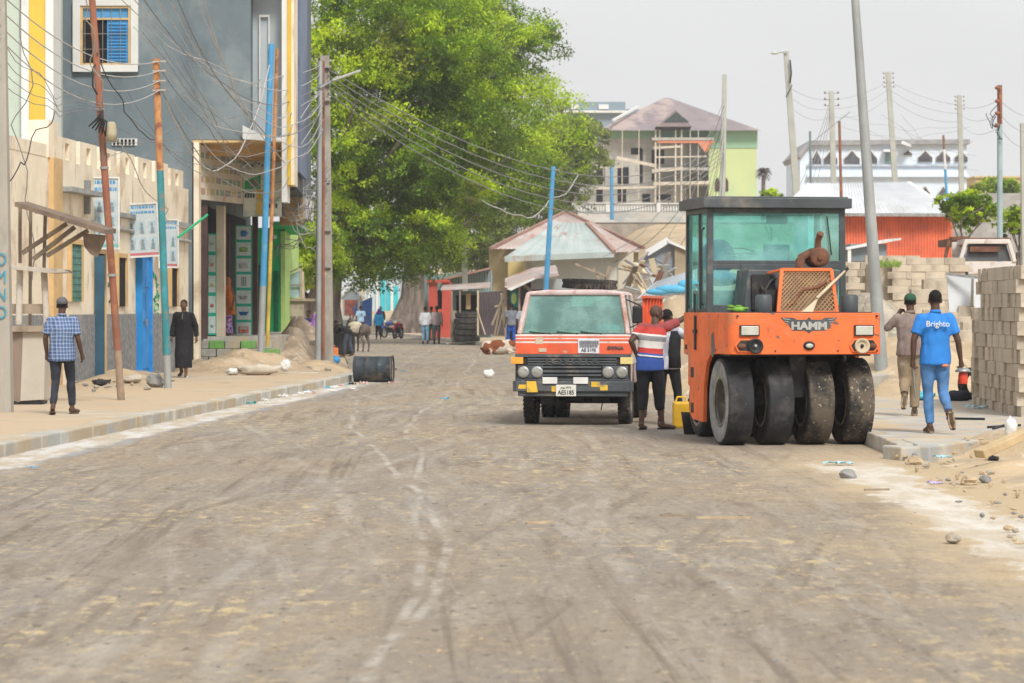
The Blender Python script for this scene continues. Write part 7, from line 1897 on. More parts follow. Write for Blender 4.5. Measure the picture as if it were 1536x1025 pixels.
bag('lilac plastic scrap on the sand left of the ochre stone', tuple(G(1402, 728, .05)), (.07, .05, .02), mat('lilac_plastic', (.5, .42, .66), .5, .1, 6, .1), 5)
bag('bright blue plastic bag beside the pavement behind the two walkers', tuple(G(1385, 600, .18)), (.22, .18, .09), mat('cyan_plastic', (.10, .52, .66)), 5)
bag('black bundle of cloth lying behind the young man in blue', tuple(G(1437, 601, .18)), (.26, .14, .09), NAVYB, 9, 'cloth', 'cloth')
bag('pale blue plastic sheet at the foot of the right cement stack', tuple(G(1470, 613, .18)), (.20, .15, .03), mat('pale_blue_plastic', (.36, .58, .66)), 4)
b = MB(); b.bar(G(1420, 628, .19), G(1477, 629, .19), .035); tag(b.build('metal_rod', BLACKM), 'black metal rod lying across the slab beside the young man', 'rod')
b = MB(); b.bar(G(1482, 641, .19), G(1530, 638, .19), .03); b.bar(G(1490, 643, .19), G(1512, 637, .19), .03); tag(b.build('branch', BLACKM), 'dark twig on the slab at the right edge', 'twig')
o = MB(); o.lathe(disc_profile(.28, .16, .17), (0, 0, .28), (1, .5, 0), 28); o = o.build('tyre', RUBBER); o.location = P(1455, 600, 50)+V((0, 0, 0)); o.location.z = .15; tag(o, 'small old tyre standing against the right cement stack', 'tyre')
for k, (px, py, L) in enumerate(((1012, 773, .12), (1085, 777, .22), (1316, 735, .12), (808, 785, .10))):
    c = G(px, py, .02); b = MB(); b.bar(c-V((L, .0, 0)), c+V((L, .06*(k-1), 0)), .03, .02); tag(b.build('stick', RBM if k % 2 else WOOD), ('short brown stick on the road below the truck', 'pale pinkish stick on the road right of the brown stick', 'dark twig by the concrete gutter strip', 'thin grey twig in the middle of the road')[k], 'stick')
for k in range(70):
    px, py = r5.uniform(20, 1400), r5.uniform(690, 1015); c = G(px, py, .012); s_ = r5.uniform(.006, .014)
    rock('pebble', 'tiny dark pebble on the dirt road', 'pebble', (c.x, c.y, .016), (s_*1.3, s_, s_*.7), r5.choice((GSTONE, RBM, STONE)), k, 'pebbles scattered on the dirt road')
# motorcycles
def moto(loc, rz, label, col):
    t = thing('motorcycle', label, 'motorcycle', loc, rz, None)
    for y in (-.62, .62):
        w_ = part(t, 'wheel', RUBBER, lambda b: b.lathe([(.24, -.04), (.30, -.045), (.30, .045), (.24, .04)], (0, y, .30), (1, 0, 0), 22))
        part(w_, 'rim', STEEL, lambda b: (b.cyl((-.05, y, .30), (.05, y, .30), .05, n=10), [b.bar((0, y, .30), (0, y+.25*math.cos(a), .30+.25*math.sin(a)), .012) for a in (0, .8, 1.6, 2.4, 3.2, 4, 4.8, 5.6)]))
    part(t, 'frame', BLACKM, lambda b: (b.tube([(0, -.62, .30), (0, -.15, .38), (0, .2, .42), (0, .40, .85)], .03), b.tube([(0, .62, .30), (0, .45, .88)], .035), b.bx(-.12, .12, -.12, .2, .28, .55), b.tube([(.12, -.1, .30), (.14, -.7, .36)], .04)))
    part(t, 'tank', col, lambda b: b.ell((0, .20, .78), (.13, .27, .12), 14, 8))
    part(t, 'seat', BLACKM, lambda b: b.ell((0, -.28, .76), (.13, .38, .07), 14, 8))
    part(t, 'mudguard', col, lambda b: (b.tube([(0, -.95, .5), (0, -.72, .66), (0, -.45, .62)], .06), b.tube([(0, .9, .5), (0, .70, .64), (0, .45, .6)], .05)))
    part(t, 'handlebar', STEEL, lambda b: b.tube([(-.34, .32, 1.02), (-.2, .42, 1.0), (0, .45, .92), (.2, .42, 1.0), (.34, .32, 1.02)], .014))
    part(t, 'headlight', LENS, lambda b: b.ell((0, .56, .86), (.09, .07, .09), 12, 8))
    part(t, 'tail_box', col, lambda b: b.ell((0, -.70, .74), (.09, .14, .07), 10, 6))
moto((((586-768)/F*160), 160, .05), 2.6, 'dark blue motorcycle parked beside the blue jacket person', mat('moto_blue', (.04, .08, .30), .4, .1, 5, 0))
moto((((597-768)/F*154), 154, .05), 2.9, 'red motorcycle parked against the big tree trunk', mat('moto_red', (.45, .03, .04), .4, .1, 5, 0))
# ------------------------------------------------------------------ trees
def leafmat(name, dark, mid, light, brown=(.13, .10, .05)):
    t = NT(name)
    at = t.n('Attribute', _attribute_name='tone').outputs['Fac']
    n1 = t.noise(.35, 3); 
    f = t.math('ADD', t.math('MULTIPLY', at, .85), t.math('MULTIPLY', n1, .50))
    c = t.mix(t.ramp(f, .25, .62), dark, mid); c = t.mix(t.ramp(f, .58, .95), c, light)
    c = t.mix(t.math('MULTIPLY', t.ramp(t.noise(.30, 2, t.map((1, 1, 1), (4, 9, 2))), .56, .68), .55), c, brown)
    p = t.n('BsdfPrincipled', Roughness=.6); t.put(p.inputs['Base Color'], c); p.inputs['Specular IOR Level'].default_value = .25
    tr = t.n('BsdfTranslucent'); t.put(tr.inputs['Color'], t.mix(.5, c, light))
    mx = t.n('MixShader', **{'0': .30, '1': p.outputs[0], '2': tr.outputs[0]})
    t.t.links.new(mx.outputs[0], t.out.inputs[0]); MATS[name] = t.m
    return t.m
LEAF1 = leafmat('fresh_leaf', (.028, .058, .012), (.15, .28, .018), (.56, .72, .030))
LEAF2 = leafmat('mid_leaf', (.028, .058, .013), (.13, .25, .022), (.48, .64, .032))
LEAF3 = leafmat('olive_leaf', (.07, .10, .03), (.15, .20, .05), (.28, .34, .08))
BARK = mat('grey_bark', (.19, .155, .13), .95, .25, 2.5, .9, bsc=7, bd=.12, st=(1, 1, .25), stain=((.10, .08, .07), 1.4, .48, .68, (1, 1, .3)))

def inpoly(x, y, pl):
    c = False; j = len(pl)-1
    for i in range(len(pl)):
        if (pl[i][1] > y) != (pl[j][1] > y) and x < (pl[j][0]-pl[i][0])*(y-pl[i][1])/(pl[j][1]-pl[i][1])+pl[i][0]: c = not c
        j = i
    return c
def leaves(name, centres, m, parent, leaf, per, seed, sub=26, flat=.75):
    """centres: lobes (x,y,z,r). Leaf faces gathered in small sprays over each lobe"""
    g = np.random.default_rng(seed); C_, T_ = [], []
    for (x, y, z, r) in centres:
        d = g.normal(size=(sub, 3)); d[:, 2] = d[:, 2]*.75+.42; d /= np.linalg.norm(d, axis=1)[:, None]
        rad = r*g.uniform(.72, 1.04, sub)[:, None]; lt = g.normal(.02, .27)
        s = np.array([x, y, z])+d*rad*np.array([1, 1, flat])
        tone = np.clip(.30+lt+.36*d[:, 2]+.25*(rad[:, 0]/r-.7)+g.normal(0, .16, sub), 0, 1)  # upper and outer sprays paler: top light, inner shade put into leaf colour
        for k in range(sub):
            q = g.normal(size=(per, 3))*r*np.array([.13, .13, .085])
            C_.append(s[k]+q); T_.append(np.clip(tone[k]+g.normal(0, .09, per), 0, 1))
    P_ = np.concatenate(C_); T_ = np.concatenate(T_); n = len(P_)
    a = g.normal(size=(n, 3)); a /= np.linalg.norm(a, axis=1)[:, None]
    b_ = g.normal(size=(n, 3)); b_[:, 2] *= .6; b_ -= a*(a*b_).sum(1)[:, None]; b_ /= np.linalg.norm(b_, axis=1)[:, None]
    L = leaf*g.uniform(.6, 1.3, n)[:, None]; W_ = L*.42
    v = np.stack([P_-a*L*.5, P_+b_*W_*.5, P_+a*L*.5, P_-b_*W_*.5], axis=1).reshape(-1, 3)
    me = bpy.data.meshes.new(name); me.vertices.add(4*n); me.vertices.foreach_set('co', v.ravel().astype(np.float32))
    me.loops.add(4*n); me.loops.foreach_set('vertex_index', np.arange(4*n, dtype=np.int32))
    me.polygons.add(n); me.polygons.foreach_set('loop_start', np.arange(0, 4*n, 4, dtype=np.int32))
    me.polygons.foreach_set('loop_total', np.full(n, 4, dtype=np.int32)); me.update(calc_edges=True)
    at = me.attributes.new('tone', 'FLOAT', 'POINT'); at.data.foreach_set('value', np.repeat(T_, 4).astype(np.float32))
    me.materials.append(m)
    o = bpy.data.objects.new(name, me); COL.objects.link(o)
    o.parent = parent; o.matrix_parent_inverse = Matrix.Translation(parent.location).inverted()
    return o
def tree(label, base, z, poly, nl, rr_, m, leaf, per, seed, trunkr, forks, depth=5.0, sub=26, trunk=True):
    r6 = random.Random(seed)
    t = thing('broadleaf_tree', label, 'tree', base)
    xs_ = [p[0] for p in poly]; ys_ = [p[1] for p in poly]; cx, cy = sum(xs_)/len(xs_), sum(ys_)/len(ys_)
    L = []
    tries = 0
    while len(L) < nl and tries < 9000:
        tries += 1
        px, py = r6.uniform(min(xs_), max(xs_)), r6.uniform(min(ys_), max(ys_))
        if not inpoly(px, py, poly): continue
        e = min(1, math.hypot((px-cx)/((max(xs_)-min(xs_))/2), (py-cy)/((max(ys_)-min(ys_))/2)))
        dz = r6.uniform(-1, 1)*depth*math.sqrt(max(.05, 1-e*e*.9))
        p = P(px, py, z+dz); r = r6.uniform(*rr_)
        if any((p-V(q[:3])).length < .62*(r+q[3])*.75 for q in L): continue
        L.append((p.x, p.y, p.z, r))
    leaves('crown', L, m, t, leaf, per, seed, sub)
    b = MB(); b.smooth = True
    B = V(base)
    tr = []
    top = V((B.x+.15*(P(cx, cy, z).x-B.x), z, B.z+(P(cx, cy, z).z-B.z)*.55))
    for i in range(7):
        s = i/6; q = B.lerp(top, s); q.x += .25*math.sin(s*5+seed)*trunkr; tr.append((q, trunkr*(1.55 if i == 0 else 1.18 if i == 1 else 1-.09*i)))
    b.tube([q for q, _ in tr], [r for _, r in tr], 20)
    for k in range(6):   # buttress roots running up the trunk
        a = k*1.05+seed; d = V((math.cos(a), math.sin(a), 0))
        b.tube([B+d*trunkr*1.75+V((0, 0, -.1)), B+d*trunkr*1.15+V((0, 0, .5)), tr[2][0]+d*trunkr*.72, tr[4][0]+d*trunkr*.45], [trunkr*.20, trunkr*.30, trunkr*.28, trunkr*.15], 8)
    wp = MB(); wp.smooth = True
    b2 = b.build('trunk', BARK, t); b2.matrix_parent_inverse = Matrix.Translation(t.location).inverted()
    for k, c in enumerate(r6.sample(L, min(len(L), forks))):
        c = V(c[:3]); s0 = tr[3+k % 4][0]; mid = s0.lerp(c, .5)+V((r6.uniform(-1, 1), r6.uniform(-1, 1), r6.uniform(.2, 1)))
        wp.tube([s0, mid, c], [trunkr*.36, trunkr*.22, .06], 8)
    o = wp.build('limbs', BARK, t); o.matrix_parent_inverse = Matrix.Translation(t.location).inverted()
    return t
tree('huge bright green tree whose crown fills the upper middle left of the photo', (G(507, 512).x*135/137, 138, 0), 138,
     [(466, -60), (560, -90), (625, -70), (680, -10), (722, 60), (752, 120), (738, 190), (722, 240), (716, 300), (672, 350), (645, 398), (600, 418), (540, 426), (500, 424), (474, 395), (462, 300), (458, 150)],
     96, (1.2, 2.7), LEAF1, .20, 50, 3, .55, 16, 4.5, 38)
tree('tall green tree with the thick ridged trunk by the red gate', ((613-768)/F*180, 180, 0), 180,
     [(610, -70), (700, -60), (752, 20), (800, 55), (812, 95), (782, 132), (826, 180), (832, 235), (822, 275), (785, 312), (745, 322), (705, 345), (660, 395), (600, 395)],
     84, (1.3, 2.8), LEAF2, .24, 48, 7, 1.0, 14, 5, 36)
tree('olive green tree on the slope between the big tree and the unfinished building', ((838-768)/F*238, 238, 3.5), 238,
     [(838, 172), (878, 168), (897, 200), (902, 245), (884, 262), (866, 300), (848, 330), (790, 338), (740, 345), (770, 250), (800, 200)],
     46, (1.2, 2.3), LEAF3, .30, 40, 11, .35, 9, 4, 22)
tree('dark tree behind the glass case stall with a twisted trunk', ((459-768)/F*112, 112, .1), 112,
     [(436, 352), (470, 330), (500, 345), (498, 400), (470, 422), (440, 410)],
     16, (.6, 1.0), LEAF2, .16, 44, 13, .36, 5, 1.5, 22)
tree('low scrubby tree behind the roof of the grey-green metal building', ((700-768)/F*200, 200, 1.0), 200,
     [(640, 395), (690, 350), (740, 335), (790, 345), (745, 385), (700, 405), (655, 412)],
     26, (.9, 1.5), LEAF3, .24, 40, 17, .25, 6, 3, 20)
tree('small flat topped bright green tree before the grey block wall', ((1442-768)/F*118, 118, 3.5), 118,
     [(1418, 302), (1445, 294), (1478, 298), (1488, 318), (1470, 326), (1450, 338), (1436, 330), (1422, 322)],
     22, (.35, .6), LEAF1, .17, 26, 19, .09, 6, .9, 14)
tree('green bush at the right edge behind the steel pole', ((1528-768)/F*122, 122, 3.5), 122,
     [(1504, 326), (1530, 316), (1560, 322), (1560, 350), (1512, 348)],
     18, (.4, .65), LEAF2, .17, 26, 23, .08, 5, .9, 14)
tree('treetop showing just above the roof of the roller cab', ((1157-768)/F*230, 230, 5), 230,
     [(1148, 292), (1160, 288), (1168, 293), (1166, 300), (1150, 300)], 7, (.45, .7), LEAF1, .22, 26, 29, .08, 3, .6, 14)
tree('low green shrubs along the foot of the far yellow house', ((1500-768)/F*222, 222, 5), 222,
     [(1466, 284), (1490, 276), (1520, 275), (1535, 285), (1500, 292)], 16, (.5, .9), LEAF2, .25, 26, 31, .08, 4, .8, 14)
# dead palm on the skyline
t = thing('dead_palm', 'bare trunk with a shaggy dead crown beside the lime wall', 'palm', ((1146-768)/F*250, 250, 6))
o = MB(); o.tube([P(1145, 330, 250), P(1145, 262, 250)], [.22, .16], 8); o = o.build('trunk', BARK, t); o.matrix_parent_inverse = Matrix.Translation(t.location).inverted()
b = MB(); r7 = random.Random(5); c = P(1145, 258, 250)
for k in range(60):
    a = r7.uniform(0, 6.28); e = r7.uniform(-.9, .9); d = V((math.cos(a)*math.cos(e), math.sin(a)*math.cos(e), math.sin(e)))
    b.tube([c, c+d*.45, c+d*.75+V((0, 0, -.25))], [.03, .03, .012], 4)
o = b.build('crown', mat('dead_fronds', (.10, .085, .075), .95, .3, 3, .2), t); o.matrix_parent_inverse = Matrix.Translation(t.location).inverted()
# weeds
b = MB(); r7 = random.Random(6)
for k in range(60):
    c = P(r7.uniform(1318, 1350), 402, 83.5); d = V((r7.uniform(-.12, .12), r7.uniform(-.1, .1), r7.uniform(.1, .28)))
    b.add([c, c+d*.6+V((.03, 0, 0)), c+d, c+d*.6-V((.03, 0, 0))], [(0, 1, 2, 3)])
tag(b.build('weeds', mat('weed_green', (.20, .30, .06), .8, .3, 3, .1)), 'patch of green weeds on the top of the cement stack', 'weeds', kind='stuff')

# ------------------------------------------------------------------ poles
CPOLE = mat('concrete_pole', (.36, .335, .29), .93, .12, 2, .4, st=(1, 1, .3), stain=((.26, .235, .2), 1.5, .5, .7, (1, 1, .3)), stain2=((.46, .43, .38), 3, .55, .7))
CPOLE2 = mat('far_concrete_pole', (.42, .43, .39), .93, .08, 1, .2)
GALV = mat('galvanised_steel', (.33, .35, .35), .6, .12, 1.5, .15, metal=.3, stain=((.42, .43, .42), 1.2, .5, .7, (1, 1, .2)), stain2=((.28, .22, .17), 3, .62, .74))
RUSTP = mat('rusty_pole_paint', (.26, .105, .065), .85, .25, 4, .3, st=(1, 1, .3), stain=((.38, .17, .08), 3, .5, .7), stain2=((.20, .15, .12), 2, .5, .7))
ORP = mat('flaking_orange_pole', (.50, .24, .10), .85, .25, 4, .3, st=(1, 1, .3), stain=((.26, .11, .07), 4, .46, .62), stain2=((.52, .36, .22), 3, .58, .7))
TEALP = mat('teal_pole_paint', (.05, .24, .27), .75, .2, 4, .3, st=(1, 1, .3), stain=((.28, .17, .11), 3, .52, .66), stain2=((.04, .34, .45), 2, .5, .7))
BLUEP = mat('blue_pole_paint', (.07, .30, .55), .75, .12, 3, .2, st=(1, 1, .3), stain=((.16, .38, .55), 2, .5, .7), stain2=((.28, .26, .24), 3, .64, .74))
INS = mat('insulator', (.20, .15, .12), .4, .2, 8, 0, spec=.5)
def pole(label, b0, t0, r0, r1, m, seg=None, square=False, name='utility_pole', cat='pole', ins=0, inss=1):
    B, T_ = V(b0), V(t0)
    t = thing(name, label, cat, B)
    segs = seg or [(0, 1, m)]
    for s0, s1, mm in segs:
        def fn(b):
            a, c = B.lerp(T_, s0), B.lerp(T_, s1)
            if square: 
                w0, w1 = lerp(r0, r1, s0), lerp(r0, r1, s1)
                b.add([e+V((i*w, j*w*.8, 0)) for e, w in ((a, w0), (c, w1)) for i, j in ((-1,-1),(1,-1),(1,1),(-1,1))], [(0,3,2,1),(4,5,6,7),(0,1,5,4),(1,2,6,5),(2,3,7,6),(3,0,4,7)])
            else: b.tube([a, c], [lerp(r0, r1, s0), lerp(r0, r1, s1)], 14)
        wpart(t, 'shaft', mm, fn, .01 if square else 0)
    d = (B-T_).normalized()
    for k in range(ins):
        q = T_+d*(.12+.28*k*inss)
        br = wpart(t, 'crossarm', STEEL, lambda b: b.bar(q+V((-.32*inss, -.02, 0)), q+V((.32*inss, -.02, 0)), .03*inss))
        for s in (-1, 1): wpart(br, 'insulator', INS, lambda b: b.lathe([(0, -.05*inss), (.035*inss, -.05*inss), (.045*inss, 0), (.03*inss, .05*inss), (0, .05*inss)], q+V((s*.30*inss, -.02, .04)), (0, 0, 1), 8))
    return t
pA = pole('weathered concrete pole with blue graffiti at the left edge', P(2, 619, 44.6), P(-4, -40, 44.6), .17, .12, CPOLE, square=True)
GRB = mat('blue_graffiti', (.05, .30, .42), .8, .1, 5, 0)
textobj('graffiti', 'O\nM\nN\nO', .27, GRB, None, Matrix.Translation(P(4, 430, 44.6)+V((0, -.15, 0))) @ Matrix.Rotation(math.pi/2, 4, 'X'), .003, .8)
g_o = [o for o in bpy.data.objects if o.name.startswith('graffiti')][0]; g_o.parent = pA; g_o.matrix_parent_inverse = Matrix.Translation(pA.location).inverted()
pB = pole('leaning rust brown steel pole on the left pavement', P(182, 602, 50.3), P(136, -30, 50.3), .065, .058, RUSTP, [(0, .12, mat('rust_bare_foot', (.30, .22, .16), .9, .2, 4, .3)), (.12, 1, RUSTP)])
wpart(pB, 'junction_box', mat('beige_box', (.42, .37, .25), .8, .15, 4, .1), lambda b: b.lathe([(0, -.17), (.085, -.17), (.095, -.02), (.08, .12), (.05, .17), (0, .17)], P(167, 198, 50.1), (0, 0, 1), 10))
wpart(pB, 'cable_bundle', BLACKM, lambda b: [b.tube([P(154, 165, 50.1), P(145+k*2, 178+k*3, 50.0), P(133+k*5, 190+k*3, 50.0), P(150+k*2, 176+k, 50.0)], .012, 5) for k in range(6)])
wpart(pB, 'cable_bundle', BLACKM, lambda b: b.tube([P(143, 98, 50.1), P(139, 102, 50.0), P(139, 130, 50.0), P(146, 142, 50.1)], .016, 5))
for y in (165, 252, 413): wpart(pB, 'clamp', STEEL, lambda b: b.cyl(P(136+(y+30)/632*46-.0, y-2, 50.3), P(136+(y+30)/632*46, y+2, 50.3), .08, n=12))
pC = pole('orange topped teal pole with a four wire rack beside the blue door', P(252, 583, 57.7), P(234, 88, 57.7), .075, .068, ORP, [(0, .10, GALV), (.10, .66, TEALP), (.66, 1, ORP)])
for k, y in enumerate((92, 106, 121, 135)): wpart(pC, 'rack_arm', mat('pale_rack', (.45, .40, .34), .8, .1, 4, .1), lambda b: b.bar(P(229, y+1, 57.6), P(249, y, 57.6), .03))
pD = pole('tall bright blue pole rising from the sand before the shops', P(391, 532, 74.3), P(407, 66, 74.3), .085, .07, BLUEP, [(0, .22, GALV), (.22, 1, BLUEP)])
pole('slim orange rusty pole right behind the bright blue pole', P(401, 520, 75.2), P(416, 74, 75.2), .05, .045, ORP, [(0, .35, mat('yellow_pole_paint', (.50, .36, .08), .8, .2, 3, .2)), (.35, 1, ORP)])
pE1 = pole('slim galvanised street lamp pole in front of the square concrete pole', P(477, 546, 82.5), P(480, 92, 82.5), .085, .07, GALV, name='street_lamp', cat='street lamp')
wpart(pE1, 'arm', GALV, lambda b: b.tube([P(480, 132, 82.4), P(500, 121, 82.4), P(520, 113, 82.4)], .035, 8))
wpart(pE1, 'lamp_head', LENS, lambda b: b.bar(P(498, 121, 82.3), P(541, 106, 82.3), .14, .07), .02)
wpart(pE1, 'foot', CONC, lambda b: b.box(P(473, 547, 82.5)+V((0, 0, -.05)), (.75, .6, .32), .3), .04)
pE2 = pole('tall square concrete pole wrapped in drooping cables', P(491, 545, 83.6), P(487, 84, 83.6), .175, .13, CPOLE, square=True)
pole('rusty steel pipe strapped between the twin poles', P(484.5, 545, 83.1), P(484.5, 92, 83.1), .055, .05, RUSTP)
for y in (100, 125, 150, 270, 345, 400): wpart(pE2, 'clamp', STEEL, lambda b: b.bx(P(480, 0, 83.4).x, P(496, 0, 83.4).x, 83.38, 83.5, P(0, y+2, 83.4).z, P(0, y, 83.4).z))
# right side
pS = pole('tall leaning galvanised pole rising behind the right corner of the roller', P(1323, 566, 56.5), P(1281, -25, 56.5), .13, .075, GALV)
wpart(pS, 'foot_plate', GALV, lambda b: b.box(P(1323, 566, 56.5), (.5, .5, .06)))
pole('short blue pole in front of the tin roofed house', P(815, 500, 122), P(830, 250, 122), .12, .09, BLUEP, ins=1)
pole('pale concrete post over the patched kiosk roof', P(700, 500, 142), P(695, 345, 142), .15, .12, CPOLE2, square=True)
pole('cyan pole before the balustraded retaining wall', P(918, 330, 250), P(917, 248, 250), .16, .14, BLUEP)
pole('pale concrete pole in front of the lime wall', P(1083, 330, 172), P(1087, 112, 172), .17, .13, CPOLE2, square=True)
pF = pole('leaning concrete pole with a small lamp arm on the skyline', P(1198, 330, 150), P(1179, 77, 150), .19, .13, CPOLE2, square=True, name='street_lamp', cat='street lamp')
wpart(pF, 'arm', GALV, lambda b: b.bar(P(1181, 79, 149.8), P(1160, 79, 149.8), .06)); wpart(pF, 'lamp_head', LENS, lambda b: b.ell(P(1162, 80, 149.8), (.22, .12, .07), 10, 6))
wpart(pF, 'bracket', BLACKM, lambda b: (b.tube([P(1185, 90, 149.7), P(1187, 110, 149.7), P(1185, 125, 149.7)], .04), b.bar(P(1179, 146, 149.7), P(1188, 128, 149.7), .05)))
pole('concrete pole with a short wire rack left of the red rusty pole', P(1252, 340, 160), P(1247, 137, 160), .16, .13, CPOLE2, square=True, ins=3, inss=1.2)
pole('thin rusty red pole beside the tin shed roof', P(1263, 340, 120), P(1259, 182, 120), .065, .055, RUSTP)
pole('thin dark pole at the left end of the arcaded building', P(1217, 330, 165), P(1215, 197, 165), .07, .06, mat('dull_teal_pole', (.16, .22, .24), .8, .1, 2, .1))
pole('slightly leaning concrete pole in front of the arcaded building', P(1347, 340, 166), P(1332, 108, 166), .17, .13, CPOLE2, square=True, ins=4, inss=.9)
pole('thin pole with blue lower half before the arcaded building', P(1423, 345, 150), P(1415, 203, 150), .075, .06, GALV, [(0, .64, BLUEP), (.64, .85, WHITEP), (.85, 1, RUSTP)])
pole('concrete pole with insulators at the right end of the arcaded building', P(1444, 345, 162), P(1439, 143, 162), .15, .12, CPOLE2, square=True, ins=4, inss=.8)
pG = pole('steel pole with rusty red top beside the old white lorry', P(1500, 420, 98), P(1499.5, 128, 98), .10, .085, GALV, [(0, .80, mat('pale_teal_pole', (.30, .40, .42), .7, .12, 2, .2)), (.80, 1, RUSTP)])
for y in (132, 152, 170, 188): wpart(pG, 'insulator', RUSTP, lambda b: b.ell(P(1496, y, 97.8), (.09, .09, .07), 8, 6))
pole('concrete pole cut by the right edge of the photo', P(1540, 400, 120), P(1536, 185, 120), .2, .15, CPOLE2, square=True)

# ------------------------------------------------------------------ cables
CAB = [mat('pale_cable', (.46, .46, .45), .7, .1, 2, 0), mat('grey_cable', (.22, .225, .23), .7, .1, 2, 0), mat('black_cable', (.03, .03, .035), .7, .1, 2, 0)]
def cable(label, a, c, sag, r_, m=0, wob=0.0, group=None, n=18):
    r = r_*1.2; a, c = V(a), V(c); pts = []; sd = (a.x*7+c.z*3+sag) % 9
    for i in range(n+1):
        t = i/n; p = a.lerp(c, t); p.z -= sag*4*t*(1-t)
        if wob: p += V((wob*nz(t*5, sd), 0, wob*nz(t*5, sd+4)))*math.sin(t*math.pi)
        pts.append(p)
    b = MB(); b.smooth = True; b.tube(pts, r, 5, False)
    return tag(b.build('power_cable', CAB[m], None, norm=False), label, 'cable', group)
g1 = 'pale cables from the left edge to the four wire rack'
for k, (y0, y1) in enumerate(((-12, 92), (12, 106), (36, 121), (56, 135))):
    cable('pale cable sagging from the left edge to the rack on the teal pole', P(-2, y0, 44.4), P(240, y1, 57.6), .42+.06*k, .0085, 0, 0, g1)
    cable('thin slack cable crossing the far left wall and window', P(-2, y0+60, 44.4), P(152, y0+168-k*20, 50.2), .25, .005, 1, .3, 'slack cables over the far left wall')
g2 = 'cables sweeping from the top edge down to the twin poles'
for k in range(8):
    cable('cable sweeping from the top of the photo down to the twin poles', P(120+22*k, -60-8*k, 52), P(484, 96+14*k, 83), 1.1+.16*k, .0085+.001*(k % 3), (0, 0, 1)[k % 3], .25, g2)
g3 = 'cables from the rack on the teal pole to the twin poles'
for k, y in enumerate((92, 106, 121, 135)):
    cable('slack cable from the teal pole rack towards the twin poles', P(242, y, 57.6), P(484, 130+14*k, 83), 1.5+.2*k, .0095, k % 2, .3, g3)
g4 = 'cables fanning from the blue pole down to the shop corner'
for k in range(7):
    cable('thin cable fanning from above down to the corner of the shop', P(200+14*k, 40+9*k, 60+k), P(436+5*(k % 3), 250+13*k, 84), .25+.1*k, .006, (0, 1)[k % 2], .4, g4)
g5 = 'tangled cables hanging beside the twin poles'
for k in range(16):
    a_ = P(rnd.uniform(425, 450), rnd.uniform(255, 330), 83); c_ = P(rnd.uniform(484, 498), rnd.uniform(225, 345), 83.3)
    cable('loose cable drooping between the shop corner and the twin poles', a_, c_, rnd.uniform(.1, .9), .0095, (0, 0, 1)[k % 3], .4, g5)
for k in range(5):
    cable('loose cable end running down from the twin poles to the shop', P(490, 250+18*k, 83), P(rnd.uniform(385, 425), 400-8*k, 86), .3, .009, 0, .5, 'loose cable ends by the twin poles')
cable('single pale cable dipping between teal pole and blue pole', P(249, 150, 57.7), P(404, 98, 74.2), 2.0, .013, 0, .1)
cable('dark cable running from the rusty pole to the wall of the cream house', P(146, 80, 50.2), P(232, 210, 60), .3, .009, 2, .2)
cable('dark cable crossing low over the cream house parapet', P(-2, 300, 44.5), P(82, 168, 55), .1, .009, 2, .4)
cable('cable hanging straight down the far left wall', P(30, -20, 50), P(48, 420, 52), .0, .008, 1, .6)
cable('cable from the rusty pole running to the top edge', P(152, 165, 50.2), P(118, -30, 46), .05, .008, 0, .3)
cable('cable running along the cream house wall to the shop', P(165, 190, 50.3), P(292, 345, 70), .4, .009, 0, .4)
for k in range(5):
    cable('long thin cable crossing the blue-grey gable', P(150+10*k, 240-26*k, 62), P(455, 60+46*k, 82), .4+.25*k, .0065, 1, .3, 'thin cables across the gable')
g6 = 'cables running through the tree crown from the twin poles'
for k in range(5):
    cable('cable running from the twin poles across the big tree', P(492, 104+9*k, 83.4), P(1083, 218+6*k, 168), 2.4+.2*k, .016, 1, 0, g6)
cable('pale cable hanging in loops among the lower branches', P(722, 300, 126), P(868, 262, 140), 1.2, .02, 0, .6)
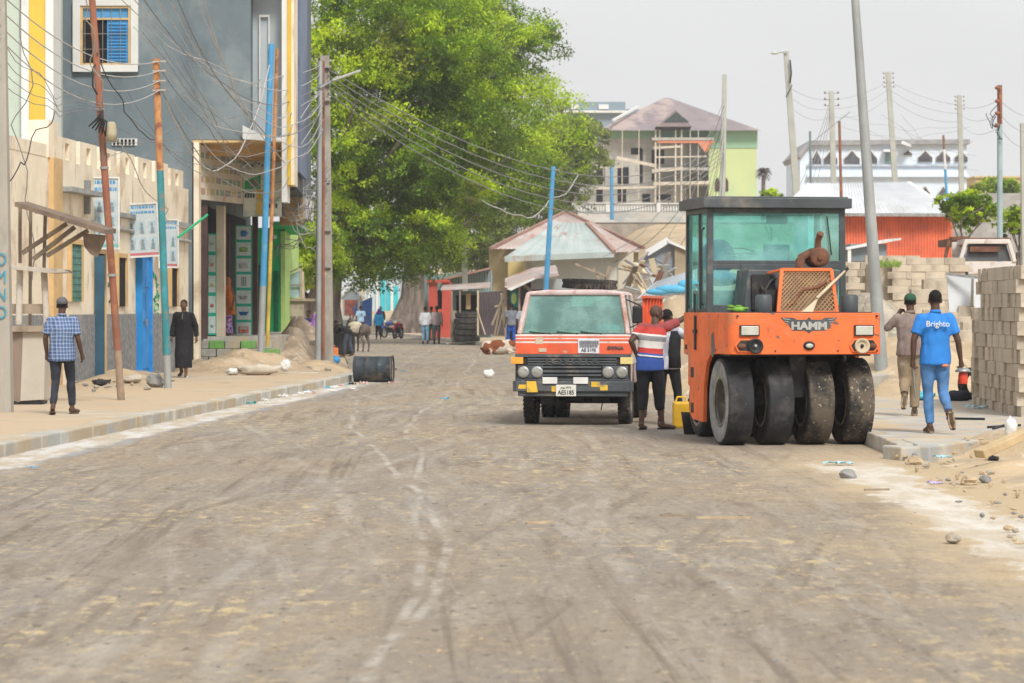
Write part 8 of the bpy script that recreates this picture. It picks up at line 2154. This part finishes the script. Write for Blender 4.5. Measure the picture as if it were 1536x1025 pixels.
cable('cable from the short blue pole to the cyan pole', P(830, 256, 122), P(917, 262, 245), 1.0, .02, 1)
g7 = 'cables fanning down the slope from the pole by the lime wall'
for k in range(10):
    cable('dark cable slanting down the slope left of the roller cab', P(1086, 150+9*k, 171), P(905+14*k, 385+9*(k % 5), 135), 1.6+.25*k, .013, 2 if k % 2 else 1, .3, g7)
g8 = 'cables strung between the skyline poles'
sk = [P(1182, 130, 150), P(1247, 150, 160), P(1333, 122, 166), P(1439, 158, 162), P(1499, 150, 98), P(1560, 175, 110)]
for i in range(5):
    for k in range(3):
        o = V((0, 0, -.45*k)); cable('thin cable strung between the poles on the right skyline', sk[i]+o, sk[i+1]+o, .22+.12*k, .007 if sk[i+1].y > 120 else .006, 1, 0, g8)
for k in range(4): cable('cable fanning from the rack left of the rusty pole', P(1245, 150+7*k, 160), P(1170+12*k, 330, 150), .6, .012, 1, .2, 'cables fanning to the tin shed')
cable('thin guy wire from the rusty red pole to the skyline', P(1217, 215, 160), P(1275, 168, 150), 0, .012, 1)
for k in range(3): cable('looped dark cable beside the steel pole top', P(1499, 135+16*k, 97.8), P(1480+8*k, 170+8*k, 97.8), .6, .011, 2, .5, 'looped cables on the steel pole')
for k in range(8): cable('thin slack cable over the face of the arcaded building', P(1262+30*(k % 4), 172+18*(k % 3), 158), P(1440+4*k, 190+22*(k % 4), 162), .4+.2*(k % 3), .006, 1, .3, 'slack cables before the arcaded building')
# ------------------------------------------------------------------ dusty air
hz = MB(); hz.bx(-260, 260, -5, 520, -1.5, 45)
t = bpy.data.materials.new('dusty_air'); t.use_nodes = True; t.node_tree.nodes.clear()
pv = t.node_tree.nodes.new('ShaderNodeVolumePrincipled'); ou = t.node_tree.nodes.new('ShaderNodeOutputMaterial')
pv.inputs['Color'].default_value = (.93, .94, .96, 1); pv.inputs['Density'].default_value = .00042; pv.inputs['Anisotropy'].default_value = .2
t.node_tree.links.new(pv.outputs[0], ou.inputs['Volume'])
struct('haze', hz, t, 'stuff')
SC.cycles.volume_bounces = 0
